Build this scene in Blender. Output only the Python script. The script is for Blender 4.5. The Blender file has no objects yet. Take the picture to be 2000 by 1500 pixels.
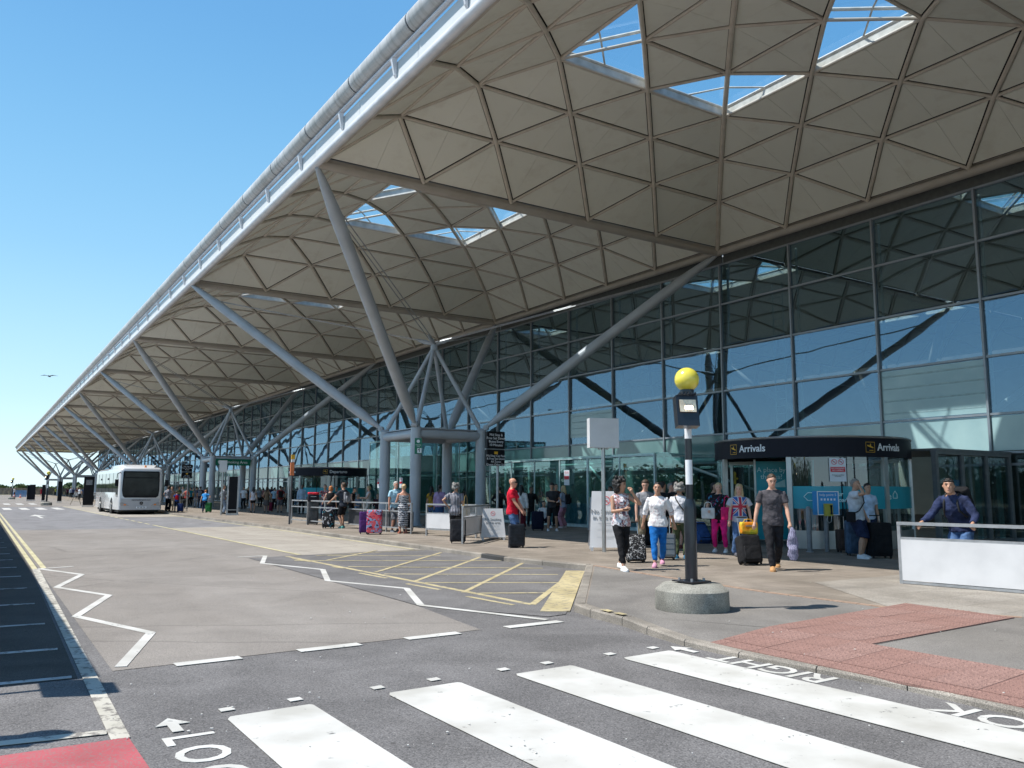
import bpy, math, random
import numpy as np
from mathutils import Vector, Matrix
R = math.radians
random.seed(7)
S = bpy.context.scene
COL = S.collection

# ------------------------------------------------------------------ camera
CAM = np.array([-8.173, -23.966, 1.453])
YAW, PITCH, ROLL, FPX = 0.5726, 0.1291, 0.0037, 1606.0
def cam_axes():
    cy, sy = math.cos(YAW), math.sin(YAW)
    f = np.array([sy*math.cos(PITCH), cy*math.cos(PITCH), math.sin(PITCH)])
    r = np.array([cy, -sy, 0.0]); u = np.cross(r, f)
    return r*math.cos(ROLL)+u*math.sin(ROLL), -r*math.sin(ROLL)+u*math.cos(ROLL), f
CR, CU, CF = cam_axes()
cam_data = bpy.data.cameras.new('camera')
cam_data.sensor_width = 36.0
cam_data.lens = FPX/2000*36.0
cam_data.clip_start = 0.1; cam_data.clip_end = 6000
cam = bpy.data.objects.new('camera', cam_data)
COL.objects.link(cam)
cam.matrix_world = Matrix(((CR[0], CU[0], -CF[0], CAM[0]), (CR[1], CU[1], -CF[1], CAM[1]), (CR[2], CU[2], -CF[2], CAM[2]), (0, 0, 0, 1)))
S.camera = cam
# ------------------------------------------------------------------ world and sun
SUN = Vector((-0.57, 0.24, 1.0)).normalized()
w = bpy.data.worlds.new('World'); S.world = w; w.use_nodes = True
nt = w.node_tree; nt.nodes.clear()
sky = nt.nodes.new('ShaderNodeTexSky'); sky.sky_type = 'NISHITA'; sky.sun_disc = False
sky.sun_elevation = math.asin(SUN.z); sky.sun_rotation = math.atan2(SUN.x, SUN.y)
sky.altitude = 0; sky.air_density = 1.0; sky.dust_density = 0.25; sky.ozone_density = 1.5
bg = nt.nodes.new('ShaderNodeBackground'); bg.inputs[1].default_value = 0.15
wo = nt.nodes.new('ShaderNodeOutputWorld')
tcw = nt.nodes.new('ShaderNodeTexCoord'); sxw = nt.nodes.new('ShaderNodeSeparateXYZ'); nt.links.new(tcw.outputs['Generated'], sxw.inputs[0])
rw = nt.nodes.new('ShaderNodeValToRGB'); nt.links.new(sxw.outputs[2], rw.inputs[0]); rw.color_ramp.interpolation = 'B_SPLINE'
SKYS = [(0.0, (.44, .58, .64)), (0.10, (.31, .49, .60)), (0.26, (.155, .36, .53)), (0.5, (.068, .235, .45)), (1.0, (.04, .14, .36))]
for i_, (pos_, c_) in enumerate(SKYS):
    el = rw.color_ramp.elements[i_] if i_ < 2 else rw.color_ramp.elements.new(pos_)
    el.position = pos_; el.color = (*c_, 1)
for el in rw.color_ramp.elements:
    for pos_, c_ in SKYS:
        if abs(el.position-pos_) < 1e-4: el.color = (*c_, 1)
scw = nt.nodes.new('ShaderNodeVectorMath'); scw.operation = 'SCALE'; scw.inputs['Scale'].default_value = 1/0.15; nt.links.new(rw.outputs[0], scw.inputs[0])
mxw = nt.nodes.new('ShaderNodeMix'); mxw.data_type = 'RGBA'; mxw.inputs[0].default_value = 0.85
nt.links.new(sky.outputs[0], mxw.inputs[6]); nt.links.new(scw.outputs[0], mxw.inputs[7]); nt.links.new(mxw.outputs[2], bg.inputs[0]); nt.links.new(bg.outputs[0], wo.inputs[0])
sd = bpy.data.lights.new('sun', 'SUN'); sd.energy = 3.5; sd.angle = R(0.5); sd.color = (1.0, 0.95, 0.87)
so = bpy.data.objects.new('sun', sd); COL.objects.link(so)
so.rotation_euler = SUN.to_track_quat('Z', 'Y').to_euler()
so.location = (-60, 30, 100)
S.view_settings.view_transform = 'Standard'; S.view_settings.look = 'None'
S.view_settings.exposure = 0.82; S.view_settings.gamma = 1.0
S.view_settings.use_curve_mapping = False
S.cycles.max_bounces = 8; S.cycles.transparent_max_bounces = 24
S.cycles.glossy_bounces = 5; S.cycles.diffuse_bounces = 6; S.cycles.transmission_bounces = 6
S.cycles.caustics_reflective = False; S.cycles.caustics_refractive = False
S.cycles.use_denoising = True

def PX(px, py, z=0.0):
    """point of the photograph's pixel on the level plane z"""
    d = (px-1000)/FPX*CR-(py-750)/FPX*CU+CF
    t = (z-CAM[2])/d[2]
    return CAM+t*d
def AT(px, D, z=0.0):
    """ground point D metres ahead along the view direction, under pixel column px"""
    lat = (px-1000)/FPX*D
    return np.array([CAM[0]+D*math.sin(YAW)+lat*math.cos(YAW), CAM[1]+D*math.cos(YAW)-lat*math.sin(YAW), z])

# ------------------------------------------------------------------ materials
MATS = {}
def mat(name, c, rough=0.6, metal=0.0, var=0.12, scale=6.0, bump=0.0, bscale=40.0, c2=None, spec=0.5, coat=0.0, detail=5.0, lo=0.35, hi=0.65):
    if name in MATS: return MATS[name]
    m = bpy.data.materials.new(name); m.use_nodes = True; MATS[name] = m
    n = m.node_tree.nodes; l = m.node_tree.links
    b = n['Principled BSDF']
    b.inputs['Roughness'].default_value = rough; b.inputs['Metallic'].default_value = metal
    b.inputs['Specular IOR Level'].default_value = spec
    b.inputs['Coat Weight'].default_value = coat
    tc = n.new('ShaderNodeTexCoord')
    nz = n.new('ShaderNodeTexNoise'); nz.inputs['Scale'].default_value = scale; nz.inputs['Detail'].default_value = detail
    l.new(tc.outputs['Object'], nz.inputs['Vector'])
    rp = n.new('ShaderNodeValToRGB'); l.new(nz.outputs['Fac'], rp.inputs[0])
    rp.color_ramp.elements[0].position = lo; rp.color_ramp.elements[1].position = hi
    c2_ = c2 if c2 else tuple(min(1, x*(1+var)) for x in c)
    c1_ = c if c2 else tuple(x*(1-var) for x in c)
    rp.color_ramp.elements[0].color = (*c1_, 1); rp.color_ramp.elements[1].color = (*c2_, 1)
    l.new(rp.outputs[0], b.inputs['Base Color'])
    if bump > 0:
        n2 = n.new('ShaderNodeTexNoise'); n2.inputs['Scale'].default_value = bscale; n2.inputs['Detail'].default_value = 4
        l.new(tc.outputs['Object'], n2.inputs['Vector'])
        bp = n.new('ShaderNodeBump'); bp.inputs['Strength'].default_value = bump; bp.inputs['Distance'].default_value = 0.02
        l.new(n2.outputs['Fac'], bp.inputs['Height']); l.new(bp.outputs[0], b.inputs['Normal'])
    return m

def ground_mat(name, base, patch, speck, speck_amt=0.5, psc=0.35, grain=160, rough=0.9, bump=0.5, crack=0.0, stain=0.3):
    """asphalt / concrete: broad patches, stones, dark tar spots, light specks and fine relief, all in metres"""
    if name in MATS: return MATS[name]
    m = bpy.data.materials.new(name); m.use_nodes = True; MATS[name] = m
    n = m.node_tree.nodes; l = m.node_tree.links; b = n['Principled BSDF']
    b.inputs['Roughness'].default_value = rough; b.inputs['Specular IOR Level'].default_value = 0.25
    tc = n.new('ShaderNodeTexCoord')
    def noise(s, d=6, dist=0.0, off=(0,0,0), sc=(1,1,1)):
        mp = n.new('ShaderNodeMapping'); mp.inputs['Location'].default_value = off; mp.inputs['Scale'].default_value = sc
        l.new(tc.outputs['Object'], mp.inputs[0])
        t = n.new('ShaderNodeTexNoise'); t.inputs['Scale'].default_value = s; t.inputs['Detail'].default_value = d; t.inputs['Distortion'].default_value = dist
        l.new(mp.outputs[0], t.inputs['Vector']); return t
    def ramp(src, a, bb, ca=(0,0,0,1), cb=(1,1,1,1)):
        r = n.new('ShaderNodeValToRGB'); l.new(src, r.inputs[0])
        r.color_ramp.elements[0].position = a; r.color_ramp.elements[1].position = bb
        r.color_ramp.elements[0].color = ca; r.color_ramp.elements[1].color = cb; return r
    def mix(f, a, c, mode='MIX', fv=None):
        x = n.new('ShaderNodeMix'); x.data_type = 'RGBA'; x.blend_type = mode
        if fv is not None: x.inputs[0].default_value = fv
        else: l.new(f, x.inputs[0])
        for k, v in ((6, a), (7, c)):
            if isinstance(v, tuple): x.inputs[k].default_value = (*v, 1)
            else: l.new(v, x.inputs[k])
        return x.outputs[2]
    pn = noise(psc, 8, 0.4); p = ramp(pn.outputs['Fac'], 0.38, 0.62)
    col = mix(p.outputs[0], base, patch)
    st = noise(1.1, 7, 0.8, (7, 3, 0)); sr = ramp(st.outputs['Fac'], 0.35, 0.7, (1-stain, 1-stain, 1-stain, 1), (1.0, 1.0, 1.0, 1))
    col = mix(None, col, sr.outputs[0], 'MULTIPLY', 1.0)
    # streaks along the driving direction
    sk = noise(0.9, 6, 0.2, (3, 1, 0), (1.0, 0.08, 1)); kr = ramp(sk.outputs['Fac'], 0.4, 0.75, (1, 1, 1, 1), (0.86, 0.85, 0.84, 1))
    col = mix(None, col, kr.outputs[0], 'MULTIPLY', 0.8)
    g = noise(grain, 2); gr = ramp(g.outputs['Fac'], 0.25, 0.75, (0.30, 0.30, 0.31, 1), (1.65, 1.65, 1.65, 1))
    col = mix(None, col, gr.outputs[0], 'MULTIPLY', 0.85)
    vo = n.new('ShaderNodeTexVoronoi'); vo.inputs['Scale'].default_value = 55; l.new(tc.outputs['Object'], vo.inputs['Vector'])
    vr = ramp(vo.outputs['Distance'], 0.10, 0.22, (1, 1, 1, 1), (0, 0, 0, 1))
    sel = noise(30, 1, 0, (1, 9, 4)); ser = ramp(sel.outputs['Fac'], 0.58, 0.66)
    mm = n.new('ShaderNodeMath'); mm.operation = 'MULTIPLY'; l.new(vr.outputs[0], mm.inputs[0]); l.new(ser.outputs[0], mm.inputs[1])
    m2 = n.new('ShaderNodeMath'); m2.operation = 'MULTIPLY'; l.new(mm.outputs[0], m2.inputs[0]); m2.inputs[1].default_value = speck_amt
    col = mix(m2.outputs[0], col, speck)
    # gum and tar spots
    v2 = n.new('ShaderNodeTexVoronoi'); v2.inputs['Scale'].default_value = 2.3; v2.inputs['Randomness'].default_value = 1.0
    l.new(tc.outputs['Object'], v2.inputs['Vector'])
    d2 = ramp(v2.outputs['Distance'], 0.035, 0.06, (0.55, 0.54, 0.53, 1), (1, 1, 1, 1))
    col = mix(None, col, d2.outputs[0], 'MULTIPLY', 0.8)
    if crack:
        v3 = n.new('ShaderNodeTexVoronoi'); v3.feature = 'DISTANCE_TO_EDGE'; v3.inputs['Scale'].default_value = 0.22
        wn = noise(1.3, 5); mv = n.new('ShaderNodeMix'); mv.data_type = 'VECTOR'; mv.inputs[0].default_value = 0.12
        l.new(tc.outputs['Object'], mv.inputs[4]); l.new(wn.outputs['Color'], mv.inputs[5]); l.new(mv.outputs[1], v3.inputs['Vector'])
        c3 = ramp(v3.outputs['Distance'], 0.0, 0.006, (1-crack, 1-crack, 1-crack, 1), (1, 1, 1, 1))
        col = mix(None, col, c3.outputs[0], 'MULTIPLY', 1.0)
    l.new(col, b.inputs['Base Color'])
    bp = n.new('ShaderNodeBump'); bp.inputs['Strength'].default_value = bump; bp.inputs['Distance'].default_value = 0.006
    l.new(g.outputs['Fac'], bp.inputs['Height']); l.new(bp.outputs[0], b.inputs['Normal'])
    return m

def paint_mat(name, c, wear=0.35, under=(0.12, 0.12, 0.12), sc=9.0):
    """thermoplastic road paint with worn flecks"""
    if name in MATS: return MATS[name]
    m = bpy.data.materials.new(name); m.use_nodes = True; MATS[name] = m
    n = m.node_tree.nodes; l = m.node_tree.links; b = n['Principled BSDF']
    b.inputs['Roughness'].default_value = 0.75
    tc = n.new('ShaderNodeTexCoord')
    t = n.new('ShaderNodeTexNoise'); t.inputs['Scale'].default_value = sc; t.inputs['Detail'].default_value = 12; t.inputs['Roughness'].default_value = 0.7
    l.new(tc.outputs['Object'], t.inputs['Vector'])
    r = n.new('ShaderNodeValToRGB'); l.new(t.outputs['Fac'], r.inputs[0])
    r.color_ramp.elements[0].position = wear-0.05; r.color_ramp.elements[1].position = wear+0.02
    r.color_ramp.elements[0].color = (*under, 1); r.color_ramp.elements[1].color = (*c, 1)
    t2 = n.new('ShaderNodeTexNoise'); t2.inputs['Scale'].default_value = 1.7; t2.inputs['Detail'].default_value = 9; l.new(tc.outputs['Object'], t2.inputs['Vector'])
    r2 = n.new('ShaderNodeValToRGB'); l.new(t2.outputs['Fac'], r2.inputs[0]); r2.color_ramp.elements[0].position = 0.3; r2.color_ramp.elements[1].position = 0.6
    r2.color_ramp.elements[0].color = (0.72, 0.71, 0.68, 1); r2.color_ramp.elements[1].color = (1, 1, 1, 1)
    x = n.new('ShaderNodeMix'); x.data_type = 'RGBA'; x.blend_type = 'MULTIPLY'; x.inputs[0].default_value = 1.0
    l.new(r.outputs[0], x.inputs[6]); l.new(r2.outputs[0], x.inputs[7]); l.new(x.outputs[2], b.inputs['Base Color'])
    bp = n.new('ShaderNodeBump'); bp.inputs['Strength'].default_value = 0.25; bp.inputs['Distance'].default_value = 0.004
    t3 = n.new('ShaderNodeTexNoise'); t3.inputs['Scale'].default_value = 120; l.new(tc.outputs['Object'], t3.inputs['Vector'])
    l.new(t3.outputs['Fac'], bp.inputs['Height']); l.new(bp.outputs[0], b.inputs['Normal'])
    return m

def glass_mat(name, tint=(0.42, 0.50, 0.47), refl=0.28, wave=0.5, wsc=0.55, gcol=(0.85, 0.93, 1.0), dist=0.012):
    if name in MATS: return MATS[name]
    m = bpy.data.materials.new(name); m.use_nodes = True; MATS[name] = m
    n = m.node_tree.nodes; l = m.node_tree.links; n.clear()
    out = n.new('ShaderNodeOutputMaterial'); mx = n.new('ShaderNodeMixShader')
    tr = n.new('ShaderNodeBsdfTransparent'); tr.inputs[0].default_value = (*tint, 1)
    gl = n.new('ShaderNodeBsdfGlossy'); gl.inputs['Roughness'].default_value = 0.0; gl.inputs[0].default_value = (*gcol, 1)
    lw = n.new('ShaderNodeLayerWeight'); lw.inputs[0].default_value = 0.5; fr = n.new('ShaderNodeMath'); fr.operation = 'POWER'; fr.inputs[1].default_value = 5.0; l.new(lw.outputs['Facing'], fr.inputs[0])
    ma = n.new('ShaderNodeMath'); ma.operation = 'MULTIPLY_ADD'; ma.inputs[1].default_value = 1-refl; ma.inputs[2].default_value = refl
    l.new(fr.outputs[0], ma.inputs[0]); l.new(ma.outputs[0], mx.inputs[0])
    l.new(tr.outputs[0], mx.inputs[1]); l.new(gl.outputs[0], mx.inputs[2]); l.new(mx.outputs[0], out.inputs[0])
    if wave:
        tc = n.new('ShaderNodeTexCoord'); nz = n.new('ShaderNodeTexNoise'); nz.inputs['Scale'].default_value = wsc; nz.inputs['Detail'].default_value = 1.0
        oi = n.new('ShaderNodeObjectInfo'); cb = n.new('ShaderNodeVectorMath'); cb.operation = 'SCALE'; cb.inputs[0].default_value = (31, 17, 23); l.new(oi.outputs['Random'], cb.inputs['Scale'])
        ad = n.new('ShaderNodeVectorMath'); l.new(tc.outputs['Object'], ad.inputs[0]); l.new(cb.outputs[0], ad.inputs[1]); l.new(ad.outputs[0], nz.inputs['Vector'])
        bp = n.new('ShaderNodeBump'); bp.inputs['Strength'].default_value = wave; bp.inputs['Distance'].default_value = dist
        l.new(nz.outputs['Fac'], bp.inputs['Height']); l.new(bp.outputs[0], gl.inputs['Normal'])
    return m

def emit_mat(name, c, s):
    if name in MATS: return MATS[name]
    m = bpy.data.materials.new(name); m.use_nodes = True; MATS[name] = m
    b = m.node_tree.nodes['Principled BSDF']; b.inputs['Base Color'].default_value = (*c, 1)
    b.inputs['Emission Color'].default_value = (*c, 1); b.inputs['Emission Strength'].default_value = s
    return m

def slab_mat(name, a, b_, mortar, bw=0.6, bh=0.4, msize=0.006):
    if name in MATS: return MATS[name]
    m = ground_mat(name, a, b_, (0.5, 0.48, 0.44), 0.25, 0.4, 120, 0.85, 0.3, 0, 0.3)
    n = m.node_tree.nodes; l = m.node_tree.links; p = n['Principled BSDF']
    src = p.inputs['Base Color'].links[0].from_socket
    tc = [x for x in n if x.type == 'TEX_COORD'][0]
    br = n.new('ShaderNodeTexBrick'); br.inputs['Scale'].default_value = 1.0
    br.inputs['Brick Width'].default_value = bw; br.inputs['Row Height'].default_value = bh; br.inputs['Mortar Size'].default_value = msize
    br.inputs['Color1'].default_value = (1, 1, 1, 1); br.inputs['Color2'].default_value = (0.86, 0.85, 0.84, 1); br.inputs['Mortar'].default_value = (*mortar, 1)
    l.new(tc.outputs['Object'], br.inputs['Vector'])
    x = n.new('ShaderNodeMix'); x.data_type = 'RGBA'; x.blend_type = 'MULTIPLY'; x.inputs[0].default_value = 1.0
    l.new(src, x.inputs[6]); l.new(br.outputs[0], x.inputs[7]); l.new(x.outputs[2], p.inputs['Base Color'])
    return m

M = dict(
    asph=ground_mat('asphalt_dark', (0.185, 0.178, 0.176), (0.205, 0.197, 0.194), (0.60, 0.58, 0.55), 0.9, 0.3, 95, 0.9, 0.6),
    asph_old=ground_mat('asphalt_worn_brown', (0.27, 0.245, 0.22), (0.30, 0.275, 0.25), (0.45, 0.43, 0.4), 0.35, 0.25, 170, 0.92, 0.35, 0.25, 0.18),
    asph_grey=ground_mat('asphalt_grey_band', (0.25, 0.245, 0.25), (0.27, 0.265, 0.27), (0.4, 0.4, 0.4), 0.3, 0.2, 170, 0.9, 0.3),
    conc=ground_mat('concrete_bay', (0.37, 0.335, 0.29), (0.41, 0.375, 0.325), (0.5, 0.48, 0.45), 0.2, 0.25, 170, 0.9, 0.3, 0.3, 0.16),
    pave=slab_mat('pavement_slabs', (0.31, 0.27, 0.225), (0.35, 0.305, 0.26), (0.6, 0.58, 0.55)),
    foot=ground_mat('footway_asphalt', (0.235, 0.22, 0.205), (0.26, 0.245, 0.225), (0.42, 0.4, 0.38), 0.3, 0.5, 170, 0.92, 0.35, 0, 0.25),
    kerb=ground_mat('kerb_concrete', (0.33, 0.30, 0.26), (0.39, 0.35, 0.3), (0.5, 0.5, 0.5), 0.2, 1.2, 120, 0.9, 0.5, 0, 0.4),
    kerbdark=ground_mat('kerb_dark_stone', (0.06, 0.06, 0.06), (0.08, 0.08, 0.08), (0.2, 0.2, 0.2), 0.2, 1.2, 120, 0.9, 0.5),
    tact=ground_mat('tactile_red', (0.33, 0.195, 0.165), (0.37, 0.22, 0.185), (0.5, 0.35, 0.3), 0.3, 0.8, 120, 0.9, 0.3, 0, 0.25),
    tact2=ground_mat('tactile_red_worn', (0.35, 0.215, 0.185), (0.385, 0.24, 0.205), (0.5, 0.35, 0.3), 0.3, 0.8, 120, 0.9, 0.3, 0, 0.25),
    field=ground_mat('dry_field', (0.28, 0.23, 0.13), (0.22, 0.20, 0.10), (0.4, 0.36, 0.2), 0.2, 0.02, 20, 0.95, 0.2),
    lightslab=slab_mat('pale_slabs', (0.36, 0.33, 0.29), (0.40, 0.37, 0.33), (0.7, 0.68, 0.65), 0.9, 0.6),
    white=paint_mat('road_paint_white', (0.60, 0.59, 0.56), 0.36),
    whitew=paint_mat('road_paint_white_worn', (0.56, 0.53, 0.46), 0.475, (0.22, 0.2, 0.18), 9),
    yellow=paint_mat('road_paint_yellow', (0.52, 0.44, 0.25), 0.46, (0.30, 0.26, 0.19)),
    pyellow=paint_mat('road_paint_pale_yellow', (0.55, 0.50, 0.30), 0.38, (0.2, 0.17, 0.13)),
    red=paint_mat('road_surface_red', (0.44, 0.085, 0.10), 0.47, (0.28, 0.17, 0.16), 70),
    grey=mat('steel_paint_blue_grey', (0.42, 0.455, 0.50), 0.38, 0.0, 0.08, 1.2, 0.0, coat=0.1),
    beam=mat('beam_paint_warm_grey', (0.44, 0.40, 0.355), 0.5, 0.0, 0.1, 1.5, c2=(0.49, 0.455, 0.41)),
    ewhite=mat('eave_paint_white', (0.62, 0.63, 0.66), 0.35, 0, 0.1, 2.0, c2=(0.74, 0.75, 0.78), coat=0.1),
    fascia=mat('eave_fascia', (0.62, 0.65, 0.66), 0.5, 0, 0.03, 1.0),
    panel=mat('ceiling_panel_cream', (0.84, 0.84, 0.75), 0.7, 0, 0.03, 0.5, 0.0, c2=(0.87, 0.87, 0.78)),
    rib=mat('rib_paint', (0.60, 0.54, 0.46), 0.55, 0, 0.15, 3.0, c2=(0.68, 0.62, 0.54)),
    dark=mat('dark_gap', (0.03, 0.03, 0.03), 0.9),
    roofskin=mat('roof_membrane', (0.35, 0.35, 0.36), 0.6, 0, 0.1, 0.5),
    upstand=mat('skylight_upstand', (0.55, 0.53, 0.48), 0.6, 0, 0.3, 3.0, c2=(0.74, 0.72, 0.67)),
    mull=mat('mullion_aluminium', (0.30, 0.32, 0.35), 0.35, 0.3, 0.05),
    black=mat('sign_black', (0.008, 0.009, 0.012), 0.55, 0, 0.05, spec=0.2),
    drum=mat('door_fascia_black', (0.010, 0.010, 0.018), 0.5, 0, 0.05, spec=0.2),
    lettw=mat('lettering_white', (0.82, 0.83, 0.85), 0.5, 0, 0.0),
    lettg=mat('lettering_grey', (0.28, 0.28, 0.28), 0.6, 0, 0.0),
    letty=mat('lettering_amber', (0.75, 0.42, 0.03), 0.5, 0, 0.0),
    steel=mat('brushed_steel', (0.50, 0.50, 0.49), 0.35, 0.85, 0.08, 3.0),
    galv=mat('galvanised_steel', (0.42, 0.43, 0.44), 0.45, 0.6, 0.12, 8.0),
    wpanel=mat('white_panel', (0.60, 0.60, 0.61), 0.4, 0, 0.02, 2.2, c2=(0.68, 0.68, 0.69), coat=0.1),
    greyp=mat('grey_panel', (0.045, 0.047, 0.053), 0.5, 0, 0.05, 1.0),
    teal=mat('teal_vinyl', (0.01, 0.30, 0.36), 0.35, 0, 0.03, coat=0.2),
    tealb=mat('teal_band', (0.01, 0.33, 0.42), 0.35, 0, 0.03, coat=0.2),
    green=mat('sign_green', (0.0, 0.16, 0.09), 0.4, 0, 0.03),
    blue=mat('sign_blue', (0.02, 0.27, 0.62), 0.4, 0, 0.03),
    yphone=mat('phone_yellow', (0.40, 0.36, 0.04), 0.4, 0, 0.05),
    globe=mat('beacon_globe', (0.80, 0.68, 0.08), 0.25, 0, 0.05, 8.0, coat=0.5),
    postb=mat('post_black', (0.012, 0.013, 0.018), 0.3, 0, 0.1, 20.0, coat=0.3),
    postw=mat('post_white', (0.75, 0.76, 0.78), 0.3, 0, 0.03, 6.0, coat=0.3),
    drumc=ground_mat('beacon_base_concrete', (0.33, 0.32, 0.28), (0.42, 0.41, 0.36), (0.5, 0.5, 0.5), 0.2, 4.0, 120, 0.9, 0.6, 0, 0.5),
    rubber=mat('rubber_black', (0.015, 0.015, 0.015), 0.7, 0, 0.2),
    buswhite=mat('bus_paint_white', (0.66, 0.66, 0.66), 0.2, 0, 0.02, 1.0, coat=0.6),
    bussilver=mat('bus_paint_silver', (0.44, 0.45, 0.48), 0.25, 0.1, 0.03, 1.0, coat=0.6),
    amber=mat('amber_lamp', (0.8, 0.22, 0.02), 0.2, 0, 0.03, coat=0.5),
    lampglass=mat('lamp_glass', (0.5, 0.5, 0.52), 0.1, 0.5, 0.1, coat=0.8),
    signred=mat('sign_red', (0.65, 0.02, 0.04), 0.45, 0, 0.03),
    paper=mat('poster_white', (0.74, 0.76, 0.80), 0.5, 0, 0.02),
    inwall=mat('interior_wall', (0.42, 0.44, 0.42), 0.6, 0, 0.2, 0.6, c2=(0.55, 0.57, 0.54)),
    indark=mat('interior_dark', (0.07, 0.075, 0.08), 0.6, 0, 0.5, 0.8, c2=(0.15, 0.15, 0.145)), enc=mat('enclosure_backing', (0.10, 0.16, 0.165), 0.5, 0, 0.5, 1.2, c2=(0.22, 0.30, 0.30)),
    infloor=mat('interior_floor', (0.22, 0.22, 0.21), 0.25, 0, 0.1, 0.6),
    orange=mat('orange_panel', (0.72, 0.22, 0.08), 0.5),
    hoard=mat('blue_mesh_barrier', (0.10, 0.26, 0.50), 0.7, 0, 0.4, 1.5, c2=(0.22, 0.38, 0.60)),
    wood=mat('weathered_fence_boards', (0.26, 0.22, 0.17), 0.8, 0, 0.3, 2.0),
    leaf=mat('leaf_green', (0.05, 0.085, 0.025), 0.7, 0, 0.5, 0.4, c2=(0.11, 0.14, 0.045)),
    glass=glass_mat('facade_glass', (0.62, 0.70, 0.68), 0.18, 0.6, 0.45, (0.52, 0.73, 0.97), 0.014),
    glass2=glass_mat('clear_glass', (0.70, 0.84, 0.82), 0.12, 0.3, 0.7, (0.80, 0.97, 1.0)),
    glassd=glass_mat('door_glass', (0.62, 0.73, 0.73), 0.14, 0.3, 0.9),
    sglass=glass_mat('skylight_glass', (0.80, 0.88, 0.93), 0.02, 0),
    busglass=glass_mat('bus_glass', (0.06, 0.07, 0.07), 0.10, 0.3, 1.5),
    frost=mat('frosted_panel', (0.62, 0.80, 0.80), 0.3, 0, 0.1, 0.8, c2=(0.72, 0.86, 0.85)),
    lampemit=emit_mat('flood_lamp', (1.0, 0.78, 0.45), 9.0),
    tube=emit_mat('ceiling_tube', (0.9, 0.95, 0.85), 3.0),
)
# rust stains on the long beams
def add_rust(m):
    n = m.node_tree.nodes; l = m.node_tree.links; b = n['Principled BSDF']
    src = b.inputs['Base Color'].links[0].from_socket
    tc = n.new('ShaderNodeTexCoord'); t = n.new('ShaderNodeTexNoise'); t.inputs['Scale'].default_value = 2.2; t.inputs['Detail'].default_value = 12; t.inputs['Roughness'].default_value = 0.75
    l.new(tc.outputs['Object'], t.inputs['Vector'])
    r = n.new('ShaderNodeValToRGB'); l.new(t.outputs['Fac'], r.inputs[0]); r.color_ramp.elements[0].position = 0.66; r.color_ramp.elements[1].position = 0.73
    x = n.new('ShaderNodeMix'); x.data_type = 'RGBA'; l.new(r.outputs[0], x.inputs[0]); l.new(src, x.inputs[6]); x.inputs[7].default_value = (0.20, 0.09, 0.035, 1)
    l.new(x.outputs[2], b.inputs['Base Color'])
def panel_wear(m):
    n = m.node_tree.nodes; l = m.node_tree.links; b = n['Principled BSDF']; src = b.inputs['Base Color'].links[0].from_socket
    oi = n.new('ShaderNodeObjectInfo'); mr = n.new('ShaderNodeMapRange'); mr.inputs[3].default_value = 0.95; mr.inputs[4].default_value = 1.0; l.new(oi.outputs['Random'], mr.inputs[0])
    x = n.new('ShaderNodeMix'); x.data_type = 'RGBA'; x.blend_type = 'MULTIPLY'; x.inputs[0].default_value = 1.0; l.new(src, x.inputs[6]); l.new(mr.outputs[0], x.inputs[7])
    tc = n.new('ShaderNodeTexCoord'); t = n.new('ShaderNodeTexNoise'); t.inputs['Scale'].default_value = 1.4; t.inputs['Detail'].default_value = 9; t.inputs['Roughness'].default_value = 0.65; l.new(tc.outputs['Object'], t.inputs['Vector'])
    r = n.new('ShaderNodeValToRGB'); l.new(t.outputs['Fac'], r.inputs[0]); r.color_ramp.elements[0].position = 0.52; r.color_ramp.elements[1].position = 0.78; r.color_ramp.elements[1].color = (.3, .3, .3, 1)
    y = n.new('ShaderNodeMix'); y.data_type = 'RGBA'; l.new(r.outputs[0], y.inputs[0]); l.new(x.outputs[2], y.inputs[6]); y.inputs[7].default_value = (0.50, 0.43, 0.33, 1); l.new(y.outputs[2], b.inputs['Base Color'])
panel_wear(M['panel'])
add_rust(M['beam']); add_rust(M['rib'])
def add_grime(m, c=(0.22, 0.22, 0.2)):
    """rain streaks running down the round roof edge"""
    n = m.node_tree.nodes; l = m.node_tree.links; b = n['Principled BSDF']
    src = b.inputs['Base Color'].links[0].from_socket
    tc = n.new('ShaderNodeTexCoord'); mp = n.new('ShaderNodeMapping'); mp.inputs['Scale'].default_value = (0.5, 6.0, 0.5)
    t = n.new('ShaderNodeTexNoise'); t.inputs['Scale'].default_value = 1.3; t.inputs['Detail'].default_value = 6
    l.new(tc.outputs['Object'], mp.inputs[0]); l.new(mp.outputs[0], t.inputs['Vector'])
    r = n.new('ShaderNodeValToRGB'); l.new(t.outputs['Fac'], r.inputs[0]); r.color_ramp.elements[0].position = 0.45; r.color_ramp.elements[1].position = 0.72
    x = n.new('ShaderNodeMix'); x.data_type = 'RGBA'; mul = n.new('ShaderNodeMath'); mul.operation = 'MULTIPLY'; mul.inputs[1].default_value = 0.6
    l.new(r.outputs[0], mul.inputs[0]); l.new(mul.outputs[0], x.inputs[0]); l.new(src, x.inputs[6]); x.inputs[7].default_value = (*c, 1)
    l.new(x.outputs[2], b.inputs['Base Color'])
M['clad'] = mat('roof_edge_cladding', (0.46, 0.47, 0.47), 0.45, 0.0, 0.1, 1.0, c2=(0.56, 0.57, 0.58)); add_grime(M['clad'])

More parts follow.
